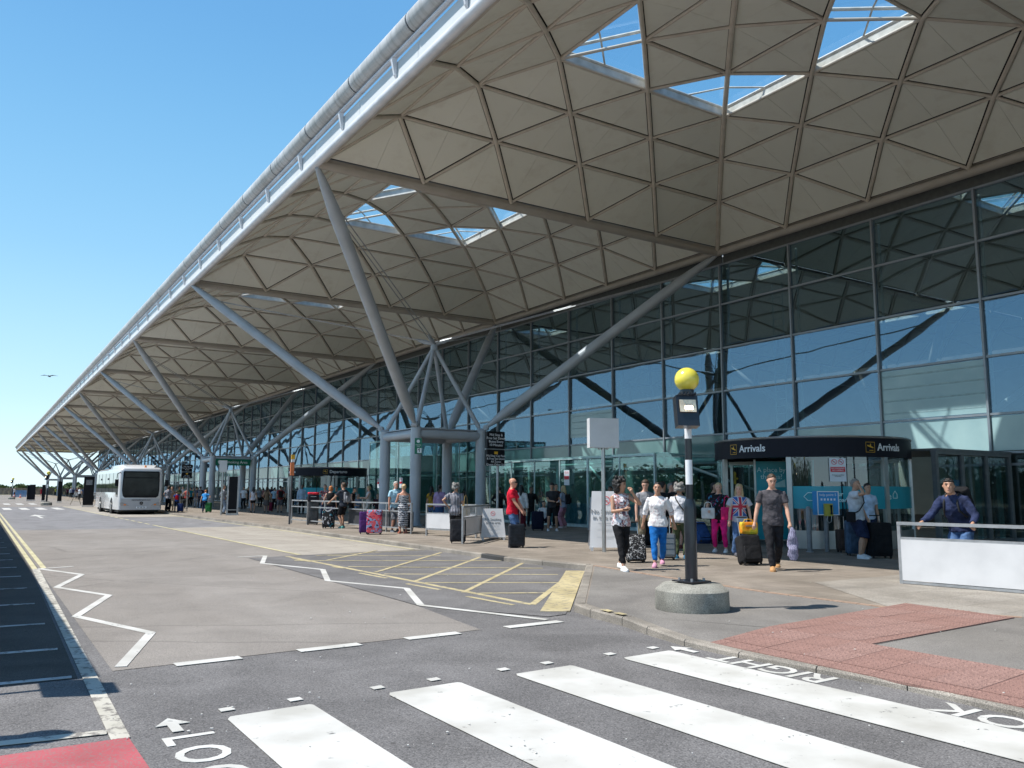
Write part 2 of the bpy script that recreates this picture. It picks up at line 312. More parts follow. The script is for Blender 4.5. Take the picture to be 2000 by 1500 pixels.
# ------------------------------------------------------------------ mesh helpers
class MB:
    def __init__(s): s.v = []; s.f = []; s.m = []
    def add(s, vs, fs, mi=0):
        o = len(s.v); s.v += [tuple(float(c) for c in v) for v in vs]
        s.f += [tuple(i+o for i in f) for f in fs]; s.m += [mi]*len(fs); return s
    def box(s, c, d, rz=0.0, mi=0, M4=None):
        hx, hy, hz = d[0]/2, d[1]/2, d[2]/2
        ca, sa = math.cos(rz), math.sin(rz)
        vs = []
        for z in (-hz, hz):
            for x, y in ((-hx, -hy), (hx, -hy), (hx, hy), (-hx, hy)):
                p = (x*ca-y*sa+c[0], x*sa+y*ca+c[1], z+c[2])
                vs.append(p)
        if M4 is not None: vs = [tuple(M4 @ Vector(p)) for p in vs]
        return s.add(vs, [(3, 2, 1, 0), (4, 5, 6, 7), (0, 1, 5, 4), (1, 2, 6, 5), (2, 3, 7, 6), (3, 0, 4, 7)], mi)
    def tube(s, pts, r, n=10, mi=0, cap=True):
        pts = [Vector(p) for p in pts]
        rs = r if isinstance(r, (list, tuple)) else [r]*len(pts)
        vs = []; fs = []
        d0 = (pts[1]-pts[0]).normalized()
        up = Vector((0, 0, 1)) if abs(d0.z) < 0.95 else Vector((1, 0, 0))
        a = d0.cross(up).normalized(); b = a.cross(d0).normalized()
        for i, p in enumerate(pts):
            if 0 < i < len(pts)-1: d = ((pts[i+1]-p).normalized()+(p-pts[i-1]).normalized())
            elif i == 0: d = pts[1]-p
            else: d = p-pts[i-1]
            if d.length < 1e-9: d = d0
            d.normalize()
            a = (a-d*a.dot(d)).normalized(); b = d.cross(a)
            for k in range(n):
                t = 2*math.pi*k/n
                vs.append(p+(a*math.cos(t)+b*math.sin(t))*rs[i])
        for i in range(len(pts)-1):
            for k in range(n):
                fs.append((i*n+k, i*n+(k+1) % n, (i+1)*n+(k+1) % n, (i+1)*n+k))
        if cap:
            fs.append(tuple(reversed(range(n)))); fs.append(tuple((len(pts)-1)*n+k for k in range(n)))
        return s.add(vs, fs, mi)
    def lathe(s, prof, c=(0, 0, 0), n=24, mi=0, a0=0.0, a1=2*math.pi):
        full = abs(a1-a0-2*math.pi) < 1e-6; k = n if full else n+1
        vs = []; fs = []
        for r, z in prof:
            for i in range(k):
                t = a0+(a1-a0)*i/n; vs.append((c[0]+r*math.cos(t), c[1]+r*math.sin(t), c[2]+z))
        for j in range(len(prof)-1):
            for i in range(n):
                i2 = (i+1) % k if full else i+1
                fs.append((j*k+i, j*k+i2, (j+1)*k+i2, (j+1)*k+i))
        return s.add(vs, fs, mi)
    def poly(s, pts, z0, z1=None, mi=0):
        n = len(pts)
        ar = sum(pts[i][0]*pts[(i+1) % n][1]-pts[(i+1) % n][0]*pts[i][1] for i in range(n))
        if ar < 0: pts = list(reversed(pts))
        if z1 is None: return s.add([(p[0], p[1], z0) for p in pts], [tuple(range(n))], mi)
        vs = [(p[0], p[1], z0) for p in pts]+[(p[0], p[1], z1) for p in pts]
        fs = [tuple(reversed(range(n))), tuple(range(n, 2*n))]+[(i, (i+1) % n, n+(i+1) % n, n+i) for i in range(n)]
        return s.add(vs, fs, mi)
    def ball(s, c, r, n=16, mi=0, sc=(1, 1, 1)):
        h = n//2
        prof = [(math.sin(math.pi*i/h)*r if 0 < i < h else 1e-4, -math.cos(math.pi*i/h)*r) for i in range(h+1)]
        o = len(s.v); s.lathe(prof, (0, 0, 0), n, mi)
        for i in range(o, len(s.v)):
            v = s.v[i]; s.v[i] = (v[0]*sc[0]+c[0], v[1]*sc[1]+c[1], v[2]*sc[2]+c[2])
        return s
    def mesh(s, name, mats, smooth=False):
        me = bpy.data.meshes.new(name); me.from_pydata(s.v, [], s.f)
        for m in (mats if isinstance(mats, (list, tuple)) else [mats]): me.materials.append(m)
        me.polygons.foreach_set('material_index', s.m)
        if smooth:
            me.polygons.foreach_set('use_smooth', [True]*len(me.polygons))
            try: me.set_sharp_from_angle(angle=R(38))
            except Exception: pass
        me.update(); return me
    def obj(s, name, mats, parent=None, smooth=False, loc=None):
        o = bpy.data.objects.new(name, s.mesh(name, mats, smooth)); COL.objects.link(o)
        if parent: o.parent = parent
        if loc is not None: o.location = loc
        return o
def tag(o, label=None, cat=None, group=None, kind=None):
    if label: o['label'] = label
    if cat: o['category'] = cat
    if group: o['group'] = group
    if kind: o['kind'] = kind
    return o
def thing(name, label, cat, loc=(0, 0, 0), rz=0.0, group=None):
    o = bpy.data.objects.new(name, None); COL.objects.link(o); o.empty_display_size = 0.2
    o.location = tuple(loc); o.rotation_euler = (0, 0, rz)
    return tag(o, label, cat, group)
def struct(name, mb, m, smooth=False): return tag(mb.obj(name, m, None, smooth), kind='structure')
def copy_tree(o, parent=None):
    c = o.copy(); COL.objects.link(c)
    if parent: c.parent = parent
    for ch in o.children: copy_tree(ch, c)
    return c
FONTJOBS = []
def text(body, size, loc, xdir, udir, m, parent=None, name='lettering', align='CENTER', bold=0.0, ext=0.002, sx=1.0, space=1.0, line=1.0):
    cu = bpy.data.curves.new(name, 'FONT'); cu.body = body; cu.size = size; cu.align_x = align; cu.align_y = 'CENTER'
    cu.extrude = ext; cu.offset = bold; cu.space_character = space; cu.resolution_u = 3; cu.space_line = line
    tmp = bpy.data.objects.new('tmp', cu); COL.objects.link(tmp)
    me = bpy.data.meshes.new_from_object(tmp)
    bpy.data.objects.remove(tmp)
    me.materials.clear(); me.materials.append(m)
    X = Vector(xdir).normalized(); U = Vector(udir).normalized(); Z = X.cross(U)
    mt = Matrix(((X.x*sx, U.x, Z.x), (X.y*sx, U.y, Z.y), (X.z*sx, U.z, Z.z)))
    me.transform(mt.to_4x4())
    o = bpy.data.objects.new(name, me); COL.objects.link(o); o.location = tuple(loc)
    if parent: o.parent = parent
    return o

# ================================================================== GROUND
ZR = -0.10
def sheet(name, pts, z, m):
    return struct(name, MB().poly([(float(p[0]), float(p[1])) for p in pts], z), m)
struct('ground', MB().add([(-3000, -600, -0.13), (3000, -600, -0.13), (3000, 5000, -0.13), (-3000, 5000, -0.13)], [(0, 1, 2, 3)]), M['field'])
sheet('road', [(-45, -60), (2.05, -60), (2.05, 226), (-45, 226)], ZR, M['asph'])
sheet('road_worn_surface', [(-7.08, -15.95), (-3.3, -15.78), (-3.05, -13.7), (-2.85, -4.6), (-1.5, -4.7), (-1.5, 12.0), (-7.0, 12.6)], ZR+0.004, M['asph_old'])
sheet('road_worn_left_shade_darkened', [(-45, -16.1), (-7.36, -16.1), (-7.18, -5.2), (-6.98, 60), (-45, 60)], ZR+0.004, ground_mat('asphalt_carpark_shade_darkened', (0.115, 0.105, 0.095), (0.10, 0.09, 0.08), (0.5, 0.48, 0.45), 0.4, 0.3, 150, 0.9, 0.5))  # base colour lowered so the walkway shadow on this sheet reads darker
sheet('road_grey_band', [(-7.0, 12.6), (-1.5, 12.0), (2.04, 12.0), (2.04, 26.5), (-1.55, 25.5), (-1.55, 60), (-6.95, 60)], ZR+0.004, M['asph_grey'])
sheet('road_far', [(-45, 60), (2.04, 60), (2.04, 226), (-45, 226)], ZR+0.004, M['asph_old'])
sheet('bus_bay_concrete', [(-1.5, 11.98), (-1.5, -4.4), (1.86, -4.0), (1.92, 2), (2.04, 6), (2.04, 11.98)], ZR+0.006, M['conc'])
sheet('bus_bay_concrete_far', [(-1.53, 26.6), (2.04, 26.6), (2.04, 62), (-1.53, 62)], ZR+0.006, M['conc'])
sheet('bay_dark_patch', [(1.86, -4.02), (-1.5, -4.42), (-2.84, -4.62), (-3.04, -13.7), (-2.1, -15.4), (-1.8, -15.35), (2.0, -10.9), (1.75, -8.4), (1.85, -6.2)], ZR+0.008, M['asph'])

KERB = [(2.05, 226), (2.05, 6.0), (1.98, 0.6), (1.92, -3.0), (1.82, -6.2), (1.72, -8.3), (1.86, -9.6), (2.12, -10.75), (-1.55, -15.2), (-1.68, -15.7), (-1.76, -16.4), (-1.92, -17.0), (-2.05, -17.7), (-2.04, -18.4), (-1.96, -19.2), (-1.90, -20.0), (-1.95, -20.9), (-2.02, -22), (-2.1, -24), (-2.2, -40)]
PAV = [(20.0, 226)]+[(x+0.13, y) for x, y in KERB if y > -16.6]+[(-0.9, -17.9), (-0.9, -40), (20.0, -40)]
struct('pavement', MB().poly(PAV, -0.35, 0.0), M['pave'])
foot_poly = [(2.1, -11.05), (-1.40, -15.27), (-1.55, -15.72), (-1.63, -16.38), (-0.9, -17.81), (-0.9, -40), (2.2, -40), (2.2, -18.9), (1.62, -17.8), (1.56, -15.7), (1.77, -13.4)]
sheet('footway', foot_poly, 0.004, M['foot'])
def dip(x, y):
    """level of the footway where it falls to the dropped kerb"""
    if y > -16.4: return 0.0
    kx = -1.9; f = max(0.0, min(1.0, (-0.9-x)/(-0.9-kx))); g = max(0.0, min(1.0, (-16.4-y)/1.5)); return -0.055*f*g
dk_ = [(-1.63, -16.38), (-1.79, -17.0), (-1.92, -17.7), (-1.91, -18.4), (-1.83, -19.2), (-1.77, -20.0), (-1.82, -20.9), (-1.89, -22), (-1.97, -24), (-2.07, -40)]
dm = MB()
for i in range(len(dk_)-1):
    (xa, ya), (xb, yb) = dk_[i], dk_[i+1]; ya2, yb2 = (min(ya, -17.85), min(yb, -17.85))
    if i == 0 or ya2 == yb2: dm.add([(xa, ya, dip(xa, ya)+.004), (xb, yb, dip(xb, yb)+.004), (-0.9, -17.85, .004)], [(0, 1, 2)])
    else: dm.add([(xa, ya, dip(xa, ya)+.004), (xb, yb, dip(xb, yb)+.004), (-0.9, yb2, .004), (-0.9, ya2, .004)], [(0, 1, 2, 3)])
struct('footway_dip', dm, M['foot'])
sheet('pale_paving', [(2.25, -40), (2.25, -18.8), (1.66, -17.6), (3.3, -15.2), (9.0, -15.2), (9.0, -40)], 0.004, M['lightslab'])
# brick edging course round the footway
e = MB()
for a, b_ in (((2.1, -11.05), (1.77, -13.4)), ((1.77, -13.4), (1.56, -15.7)), ((1.56, -15.7), (1.62, -17.8)), ((1.62, -17.8), (2.2, -18.9))):
    n_ = max(1, int(math.dist(a, b_)/0.21))
    for k in range(n_):
        t = (k+0.5)/n_; ang = math.atan2(b_[1]-a[1], b_[0]-a[0])
        e.box((a[0]+(b_[0]-a[0])*t, a[1]+(b_[1]-a[1])*t, 0.006), (math.dist(a, b_)/n_-0.012, 0.1, 0.012+random.random()*0.004), ang)
tag(e.obj('edging_bricks', mat('edging_brick', (0.33, 0.23, 0.17), 0.85, 0, 0.2, 20)), kind='structure')

# kerb stones: one piece each
kerb = tag(MB().box((2.1, 0, -0.3), (0.05, 0.3, 0.05)).obj('kerb', M['kerb']), kind='structure')
def kerb_run(pts, step, dark=(), drop=None, y_stop=None):
    cnt = 0
    for i in range(len(pts)-1):
        a, b_ = np.array(pts[i]), np.array(pts[i+1]); L = np.linalg.norm(b_-a); n_ = max(1, round(L/step)); d = (b_-a)/L; nn = np.array([-d[1], d[0]])
        for k in range(n_):
            p0 = a+d*(L*k/n_+0.006); p1 = a+d*(L*(k+1)/n_-0.006)
            hh_ = [0.006-0.052*max(0.0, min(1.0, (-16.5-p_[1])/1.6)) if drop is not None else 0.006+0*p_[1] for p_ in (p0, p1)]; h0, h1 = hh_
            q = [p0, p1, p1+nn*0.14, p0+nn*0.14]
            q2 = [p0+nn*0.018, p1+nn*0.018, p1+nn*0.14, p0+nn*0.14]
            mb = MB()
            hs = (h0, h1, h1, h0); vs = [(*p, -0.3) for p in q]+[(*p, h_-0.02) for p, h_ in zip(q, hs)]+[(*p, h_) for p, h_ in zip(q2, hs)]
            mb.add(vs, [(0, 1, 5, 4), (1, 2, 6, 5), (2, 3, 7, 6), (3, 0, 4, 7), (4, 5, 9, 8), (5, 6, 10, 9), (6, 7, 11, 10), (7, 4, 8, 11), (8, 9, 10, 11)])
            cnt += 1
            isd = any(abs((p0[1]+p1[1])/2-yd) < 0.5 for yd in dark)
            mb.obj('kerb_stone', M['kerbdark'] if isd else M['kerb'], kerb)
kerb_run(KERB[1:9][:7], 0.9, dark=(-8.1,))
kerb_run(KERB[7:14], 0.6, drop=-17.7)
kerb_run(KERB[13:18], 0.9, drop=0)
kf = MB()
y = 6.0
while y < 225:
    kf.box((2.12, y+0.6, -0.145), (0.14, 1.19, 0.30)); y += 1.2
o = kf.obj('far_kerb_stones', M['kerb'], kerb); o['kind'] = 'stuff'

# tactile paving: tiles with raised blisters
tact = tag(MB().poly([(-0.88, -17.9), (2.1, -17.55), (2.05, -18.86), (-0.85, -19.03)], 0.0075).obj('tactile_paving', M['foot']), kind='structure')
tl = {}
def tact_tile(m_, h):
    mb = MB(); g = 0.397
    mb.box((0, 0, 0.008+h), (g, g, 0.02))
    for i in range(6):
        for j in range(6):
            x, y_ = (i-2.5)*0.066, (j-2.5)*0.066; r0, r1, z0, z1 = 0.0135, 0.008, 0.018+h, 0.0235+h
            vs = [(x+r0*math.cos(t*math.pi/3), y_+r0*math.sin(t*math.pi/3), z0) for t in range(6)]+[(x+r1*math.cos(t*math.pi/3), y_+r1*math.sin(t*math.pi/3), z1) for t in range(6)]
            mb.add(vs, [(k, (k+1) % 6, 6+(k+1) % 6, 6+k) for k in range(6)]+[(6, 7, 8, 9, 10, 11)])
    return mb.mesh('tile', m_)
tm = [tact_tile(M['tact'], 0.0), tact_tile(M['tact2'], 0.0015), tact_tile(M['tact'], -0.0015)]
def clip(poly, a, b_):
    """keep the part of poly left of a->b"""
    out = []; f = lambda p: (b_[0]-a[0])*(p[1]-a[1])-(b_[1]-a[1])*(p[0]-a[0])
    for i in range(len(poly)):
        p, q = poly[i], poly[(i+1) % len(poly)]; fp, fq = f(p), f(q)
        if fp >= 0: out.append(p)
        if fp*fq < 0: t_ = fp/(fp-fq); out.append((p[0]+(q[0]-p[0])*t_, p[1]+(q[1]-p[1])*t_))
    return out
REG = [[(-0.9, -19.02), (2.06, -18.88), (2.12, -17.50), (-0.9, -17.82)], [(-1.86, -24), (-0.9, -24), (-0.9, -17.82), (-1.92, -17.93)]]
y = -17.45
while y > -24:
    x = -2.5+0.2
    while x < 2.4:
        g = 0.1985; sq = [(x-g, y-g), (x+g, y-g), (x+g, y+g), (x-g, y+g)]
        for rg_ in REG:
            pl_ = list(sq)
            for i in range(4):
                if pl_: pl_ = clip(pl_, rg_[i], rg_[(i+1) % 4])
            if len(pl_) < 3: continue
            ar = abs(sum(pl_[i][0]*pl_[(i+1) % len(pl_)][1]-pl_[(i+1) % len(pl_)][0]*pl_[i][1] for i in range(len(pl_))))/2
            if ar < 0.004: continue
            if ar > 0.1535: me_ = random.choice(tm)
            else:
                mb = MB(); mb.poly([(p[0]-x, p[1]-y) for p in pl_], -0.002, 0.018)
                for i in range(6):
                    for j in range(6):
                        sx_, sy_ = (i-2.5)*0.066, (j-2.5)*0.066; P_ = (x+sx_, y+sy_); n_ = len(pl_)
                        if all(((pl_[(k+1) % n_][0]-pl_[k][0])*(P_[1]-pl_[k][1])-(pl_[(k+1) % n_][1]-pl_[k][1])*(P_[0]-pl_[k][0])) > 0.014*math.dist(pl_[k], pl_[(k+1) % n_]) for k in range(n_)):
                            vs = [(sx_+.0135*math.cos(t*math.pi/3), sy_+.0135*math.sin(t*math.pi/3), .018) for t in range(6)]+[(sx_+.008*math.cos(t*math.pi/3), sy_+.008*math.sin(t*math.pi/3), .0235) for t in range(6)]
                            mb.add(vs, [(k, (k+1) % 6, 6+(k+1) % 6, 6+k) for k in range(6)]+[(6, 7, 8, 9, 10, 11)])
                me_ = mb.mesh('tile', M['tact'])
            o = bpy.data.objects.new('tile', me_); COL.objects.link(o); o.parent = tact
            o.location = (x, y, dip(x, y)+random.uniform(-0.001, 0.001)); o.rotation_euler = (0, -math.atan((dip(x+.1, y)-dip(x-.1, y))/.2), 0)
        x += 0.4
    y -= 0.4

# ------------------------------------------------------------------ road markings
ZM = ZR+0.013
marks = []
def line_pts(a, b_, wdt, ends=None):
    a, b_ = np.array(a, float), np.array(b_, float); d = (b_-a)/np.linalg.norm(b_-a); n_ = np.array([-d[1], d[0]])*wdt/2
    return [a-n_, b_-n_, b_+n_, a+n_]
def rmark(name, polys, m, dz=0.0):
    mb = MB()
    for i, q in enumerate(polys): mb.poly([(float(p[0]), float(p[1])) for p in q], ZM+dz-0.006, ZM+dz-0.003+random.uniform(-0.0005, 0.0005))
    o = mb.obj(name, m); tag(o, kind='structure'); return o
# zebra bars
for i in range(4):
    x0 = [-6.63, -5.42, -4.23, -3.0][i]; x1 = x0+[0.60, 0.64, 0.62, 0.62][i]
    top = -17.97+0.04*i
    rmark('zebra_stripe', [[(x0, top-0.06), (x0+0.03, top), (x1, top+0.03), (x1+0.02, top), (x1+0.06, -26), (x0+0.06, -26)]], M['white'])
for i in range(-1, 8):
    x0 = [-6.57, -6.07, -5.4, -4.89, -4.2, -3.72, -2.97, -2.4][i] if i >= 0 else -7.2
    if i < 0: continue
    rmark('stud_mark', [[(x0-0.05, -17.76+0.02*i-0.05), (x0+0.05, -17.75+0.02*i-0.05), (x0+0.05, -17.66+0.02*i-0.05), (x0-0.05, -17.67+0.02*i-0.05)]], M['white'])
for x0, x1 in ((-6.58, -6.0), (-5.44, -4.8), (-4.27, -3.62), (-2.98, -2.2)):
    y0 = -15.98+(x0+6.6)*0.045
    rmark('give_way_dash', [line_pts((x0, y0), (x1, y0+(x1-x0)*0.045), 0.15)], M['white'])
zl = [(-6.43, -4.95), (-7.04, -5.2), (-6.45, -6.83), (-7.0, -8.83), (-6.43, -10.35), (-7.04, -12.37), (-6.47, -14.1), (-7.0, -15.82)]
rmark('zigzag_line', [line_pts(zl[i], zl[i+1], 0.10) for i in range(len(zl)-1)], M['white'])
zr = [(-3.01, -4.27), (-2.33, -4.16), (-2.98, -6.16), (-2.36, -8.12), (-2.99, -10.1), (-2.32, -11.82), (-2.99, -13.66), (-2.26, -15.6)]
rmark('zigzag_line', [line_pts(zr[i], zr[i+1], 0.10) for i in range(len(zr)-1)], M['white'], 0.0)
rmark('edge_line', [[(-7.36, -18.12), (-7.25, -18.12), (-7.04, -5.2), (-7.16, -5.2)]], M['whitew'])
rmark('double_yellow_line', [[(-7.16, -5.18), (-7.07, -5.18), (-6.95, 60), (-7.05, 60)], [(-7.0, -5.18), (-6.91, -5.18), (-6.76, 60), (-6.84, 60)]], M['pyellow'])
# parking bay lines on the left
rmark('bay_line', [line_pts((-12, yy+0.25), (-7.4, yy), 0.09) for yy in (-16.04, -14.6, -12.8, -10.8, -8.7, -6.6, -4.6, -2.5, -0.5, 2, 4.5, 7, 10, 13)], paint_mat('road_paint_bay', (0.5, 0.5, 0.5), 0.45))
rmark('bay_line', [line_pts((-9.5, -17.62), (-7.36, -17.92), 0.10)], M['whitew'])
rmark('red_surfacing', [[(-14, -18.12), (-7.26, -18.12), (-7.2, -22), (-14, -24)]], M['red'], -0.001)
# yellow box hatching in the bay
A, B_, C_, D_ = (-1.83, -4.79), (-1.67, -14.41), (1.72, -10.9), (1.80, -4.4)
hatch = [line_pts((-1.95, -4.6), B_, 0.10), line_pts(B_, (1.5, -11.15), 0.10), line_pts((-1.3, -4.75), (1.8, -4.3), 0.06)]
for (p, q) in (((-1.70, -6.1), (1.83, -4.4)), ((-1.72, -8.6), (1.6, -5.3)), ((-1.7, -10.6), (1.75, -6.9)), ((-1.7, -12.6), (1.7, -8.8)),
               ((-1.6, -14.2), (1.7, -10.4))): pass
for (p, q) in (((640, 1095), (735, 1076)), ((733, 1119), (862, 1080)), ((808, 1137), (945, 1086)), ((905, 1158), (1022, 1100))):
    hatch.append(line_pts(PX(*p, ZR)[:2], PX(*q, ZR)[:2], 0.08))
for (p, q) in (((640, 1086), (860, 1086)), ((575, 1096), (1000, 1096)), ((680, 1108), (1060, 1111)), ((750, 1122), (1090, 1123)), ((830, 1139), (1095, 1139)), ((920, 1160), (1075, 1159))):
    hatch.append(line_pts(PX(*p, ZR)[:2], PX(*q, ZR)[:2], 0.085))
for (p, q) in (((572, 1092), (607, 1098)), ((650, 1108), (673, 1111)), ((702, 1120), (755, 1130)), ((795, 1141), (860, 1153)), ((912, 1166), (1003, 1183))):
    hatch.append(line_pts(PX(*p, ZR)[:2], PX(*q, ZR)[:2], 0.07))
for k_, hp in enumerate(hatch): rmark('yellow_hatch_line', [hp], M['yellow'], 0.0011*(k_ % 5))
rmark('yellow_strip', [[(-1.95, -15.0), (-1.62, -15.2), (1.9, -10.98), (1.62, -10.75)]], M['yellow'], 0.002)
rmark('yellow_bay_line', [line_pts((-1.55, -4.3), (-1.6, 14), 0.09)]+[line_pts((-1.6, 14+2.0*i), (-1.6, 15.2+2.0*i), 0.09) for i in range(8)]+[line_pts((-1.6, 30), (-1.6, 60), 0.09)], M['pyellow'], 0.003)
rmark('yellow_kerb_line', [line_pts((1.78, 30), (1.78, 6), 0.09), line_pts((1.78, 6), (1.62, -4), 0.09)], M['pyellow'], 0.004)
rmark('yellow_kerb_tick', [[(-1.69, -15.90), (-1.60, -15.90), (-1.63, -16.10), (-1.715, -16.10)], [(-1.725, -16.2), (-1.64, -16.2), (-1.66, -16.38), (-1.745, -16.38)]], M['yellow'], 0.114)
for i in range(4):
    for yy in (48, 72):
        rmark('far_zebra_stripe', [[(-6.4+1.15*i+(0 if yy == 48 else 0.6), yy), (-5.85+1.15*i+(0 if yy == 48 else .6), yy), (-5.85+1.15*i+(0 if yy == 48 else .6), yy+7), (-6.4+1.15*i+(0 if yy == 48 else .6), yy+7)]], M['white'])
rmark('road_arrow', [[(-5.2, 27), (-5.05, 27), (-5.05, 31), (-4.7, 31), (-5.12, 34), (-5.55, 31), (-5.2, 31)]], M['white'])
def rtext(body, size, loc, xd, ud, **k):
    o = text(body, size, (loc[0], loc[1], ZR+0.004), xd, ud, M['white'], None, 'road_lettering', 'LEFT', 0.006, 0.001, **k); tag(o, kind='structure')
rtext('LOOK', 0.44, (-2.15, -21.68), (0.01, 1, 0), (-1, 0.01, 0), space=1.12)
rtext('RIGHT', 0.44, (-2.12, -19.48), (-0.02, 1, 0), (-1, -0.02, 0), space=0.95)
rtext('LOOK LEFT', 0.44, (-6.95, -18.22), (0, -1, 0), (1, 0, 0), space=1.3)
def arrow(x, y, d):
    rmark('painted_arrow', [[(x-0.035, y), (x+0.035, y), (x+0.035, y+0.18*d), (x+0.11, y+0.18*d), (x, y+0.36*d), (x-0.11, y+0.18*d), (x-0.035, y+0.18*d)]], M['white'])
arrow(-6.97, -18.15, 1); arrow(-2.2, -18.02, 1)

# small litter flecks on road and pavement
lit = MB()
for i in range(130):
    px, py = random.uniform(150, 1990), random.uniform(1030, 1480)
    p = PX(px, py, ZR)
    onp = p[0] > 2.0 or (p[1] < -17 and p[0] > -2)
    s_ = random.uniform(0.006, 0.016)*(1 if random.random() < .93 else 2.0)
    lit.box((p[0], p[1], (0.0145 if onp else ZM+0.003)), (s_, s_*random.uniform(.5, 1.3), 0.004), random.random()*3)
tag(lit.obj('litter_flecks', mat('litter_pale', (0.62, 0.6, 0.56), 0.8)), kind='stuff')

# ================================================================== TERMINAL BUILDING
ZN = 11.58
term = thing('airport_terminal', 'long glass fronted airport terminal under a vaulted cream panelled canopy roof', 'building')
ZRING = {0: 0.10, 1: 1.28, 2: 2.02, 3: 2.56, 4: 2.83, 5: 2.95}
def dome_geo(x0, x1, y0, y1):
    a = 0.16
    def P(i2, j2, dz=0.0):
        """lattice point, indices in half cells (0..10)"""
        m = min(i2, j2, 10-i2, 10-j2)
        return (x0+a+(x1-x0-2*a)*i2/10, y1-a-(y1-y0-2*a)*j2/10, ZN+ZRING[m]+dz)
    tris = []
    for i in range(5):
        for j in range(5):
            c = (2*i+1, 2*j+1)
            cs = [(2*i, 2*j), (2*i+2, 2*j), (2*i+2, 2*j+2), (2*i, 2*j+2)]
            # each unit cell edge carries a diamond of two triangles, one either side
    # diamonds around every cell-edge midpoint: corners (a)-(b) lattice, centres c1,c2
    def diamond(p, q, c1, c2, edge_dir):
        pass
    pts = {(i, j) for i in range(11) for j in range(11) if (i+j) % 2 == 0}
    for i in range(11):
        for j in range(11):
            if (i+j) % 2 == 0: continue
            L, Rr, T, Bm = (i-1, j), (i+1, j), (i, j-1), (i, j+1)
            dx = min(i, 10-i); dy = min(j, 10-j)
            if dy <= dx:   # nearest edge runs along x: the splitting line runs along x
                split = ('x')
            else: split = ('y')
            if split == 'x':
                tr = [(L, Rr, T, (i, j)), (L, Rr, Bm, (i, j))]
            else:
                tr = [(T, Bm, L, (i, j)), (T, Bm, Rr, (i, j))]
            for p, q, c, mid in tr:
                if all(0 <= k <= 10 for k in (*p, *q, *c)): tris.append((p, q, c, mid))
    return P, tris
SKY = set()
for (cx, cy, sx_, sy_) in ((3, 3, 1, 1), (7, 3, -1, 1), (3, 7, 1, -1), (7, 7, -1, -1)):
    SKY.add(frozenset([(cx, cy), (cx+2*sx_, cy), (cx+sx_, cy+sy_)]))
    SKY.add(frozenset([(cx, cy), (cx, cy+2*sy_), (cx+sx_, cy+sy_)]))
def shrink(tri, d):
    """offset a triangle inwards by d"""
    V = [Vector(p) for p in tri]; a, b_, c = (V[1]-V[2]).length, (V[0]-V[2]).length, (V[0]-V[1]).length
    s_ = (a+b_+c); inc = (V[0]*a+V[1]*b_+V[2]*c)/s_
    area = (V[1]-V[0]).cross(V[2]-V[0]).length/2; r = 2*area/s_
    k = max(0.0, 1-d/r)
    return [inc+(v-inc)*k for v in V]
def add_panel(mb, P, p, q, c, mid, gap=0.095, seam=True):
    A_, B2, C2 = P(*p), P(*q), P(*c)
    V = shrink((A_, B2, C2), gap)
    up = Vector((0, 0, 0.035))
    m_ = (V[0]+V[1])/2; d = (V[1]-V[0]).normalized()*0.006
    for tri in ((V[0], m_-d, V[2]-d*0.4), (m_+d, V[1], V[2]+d*0.4)):
        t = list(tri)
        if (t[1]-t[0]).cross(t[2]-t[0]).z > 0: t.reverse()
        mb.add([*t, *[v+up for v in t]], [(0, 1, 2), (5, 4, 3), (0, 3, 4, 1), (1, 4, 5, 2), (2, 5, 3, 0)])
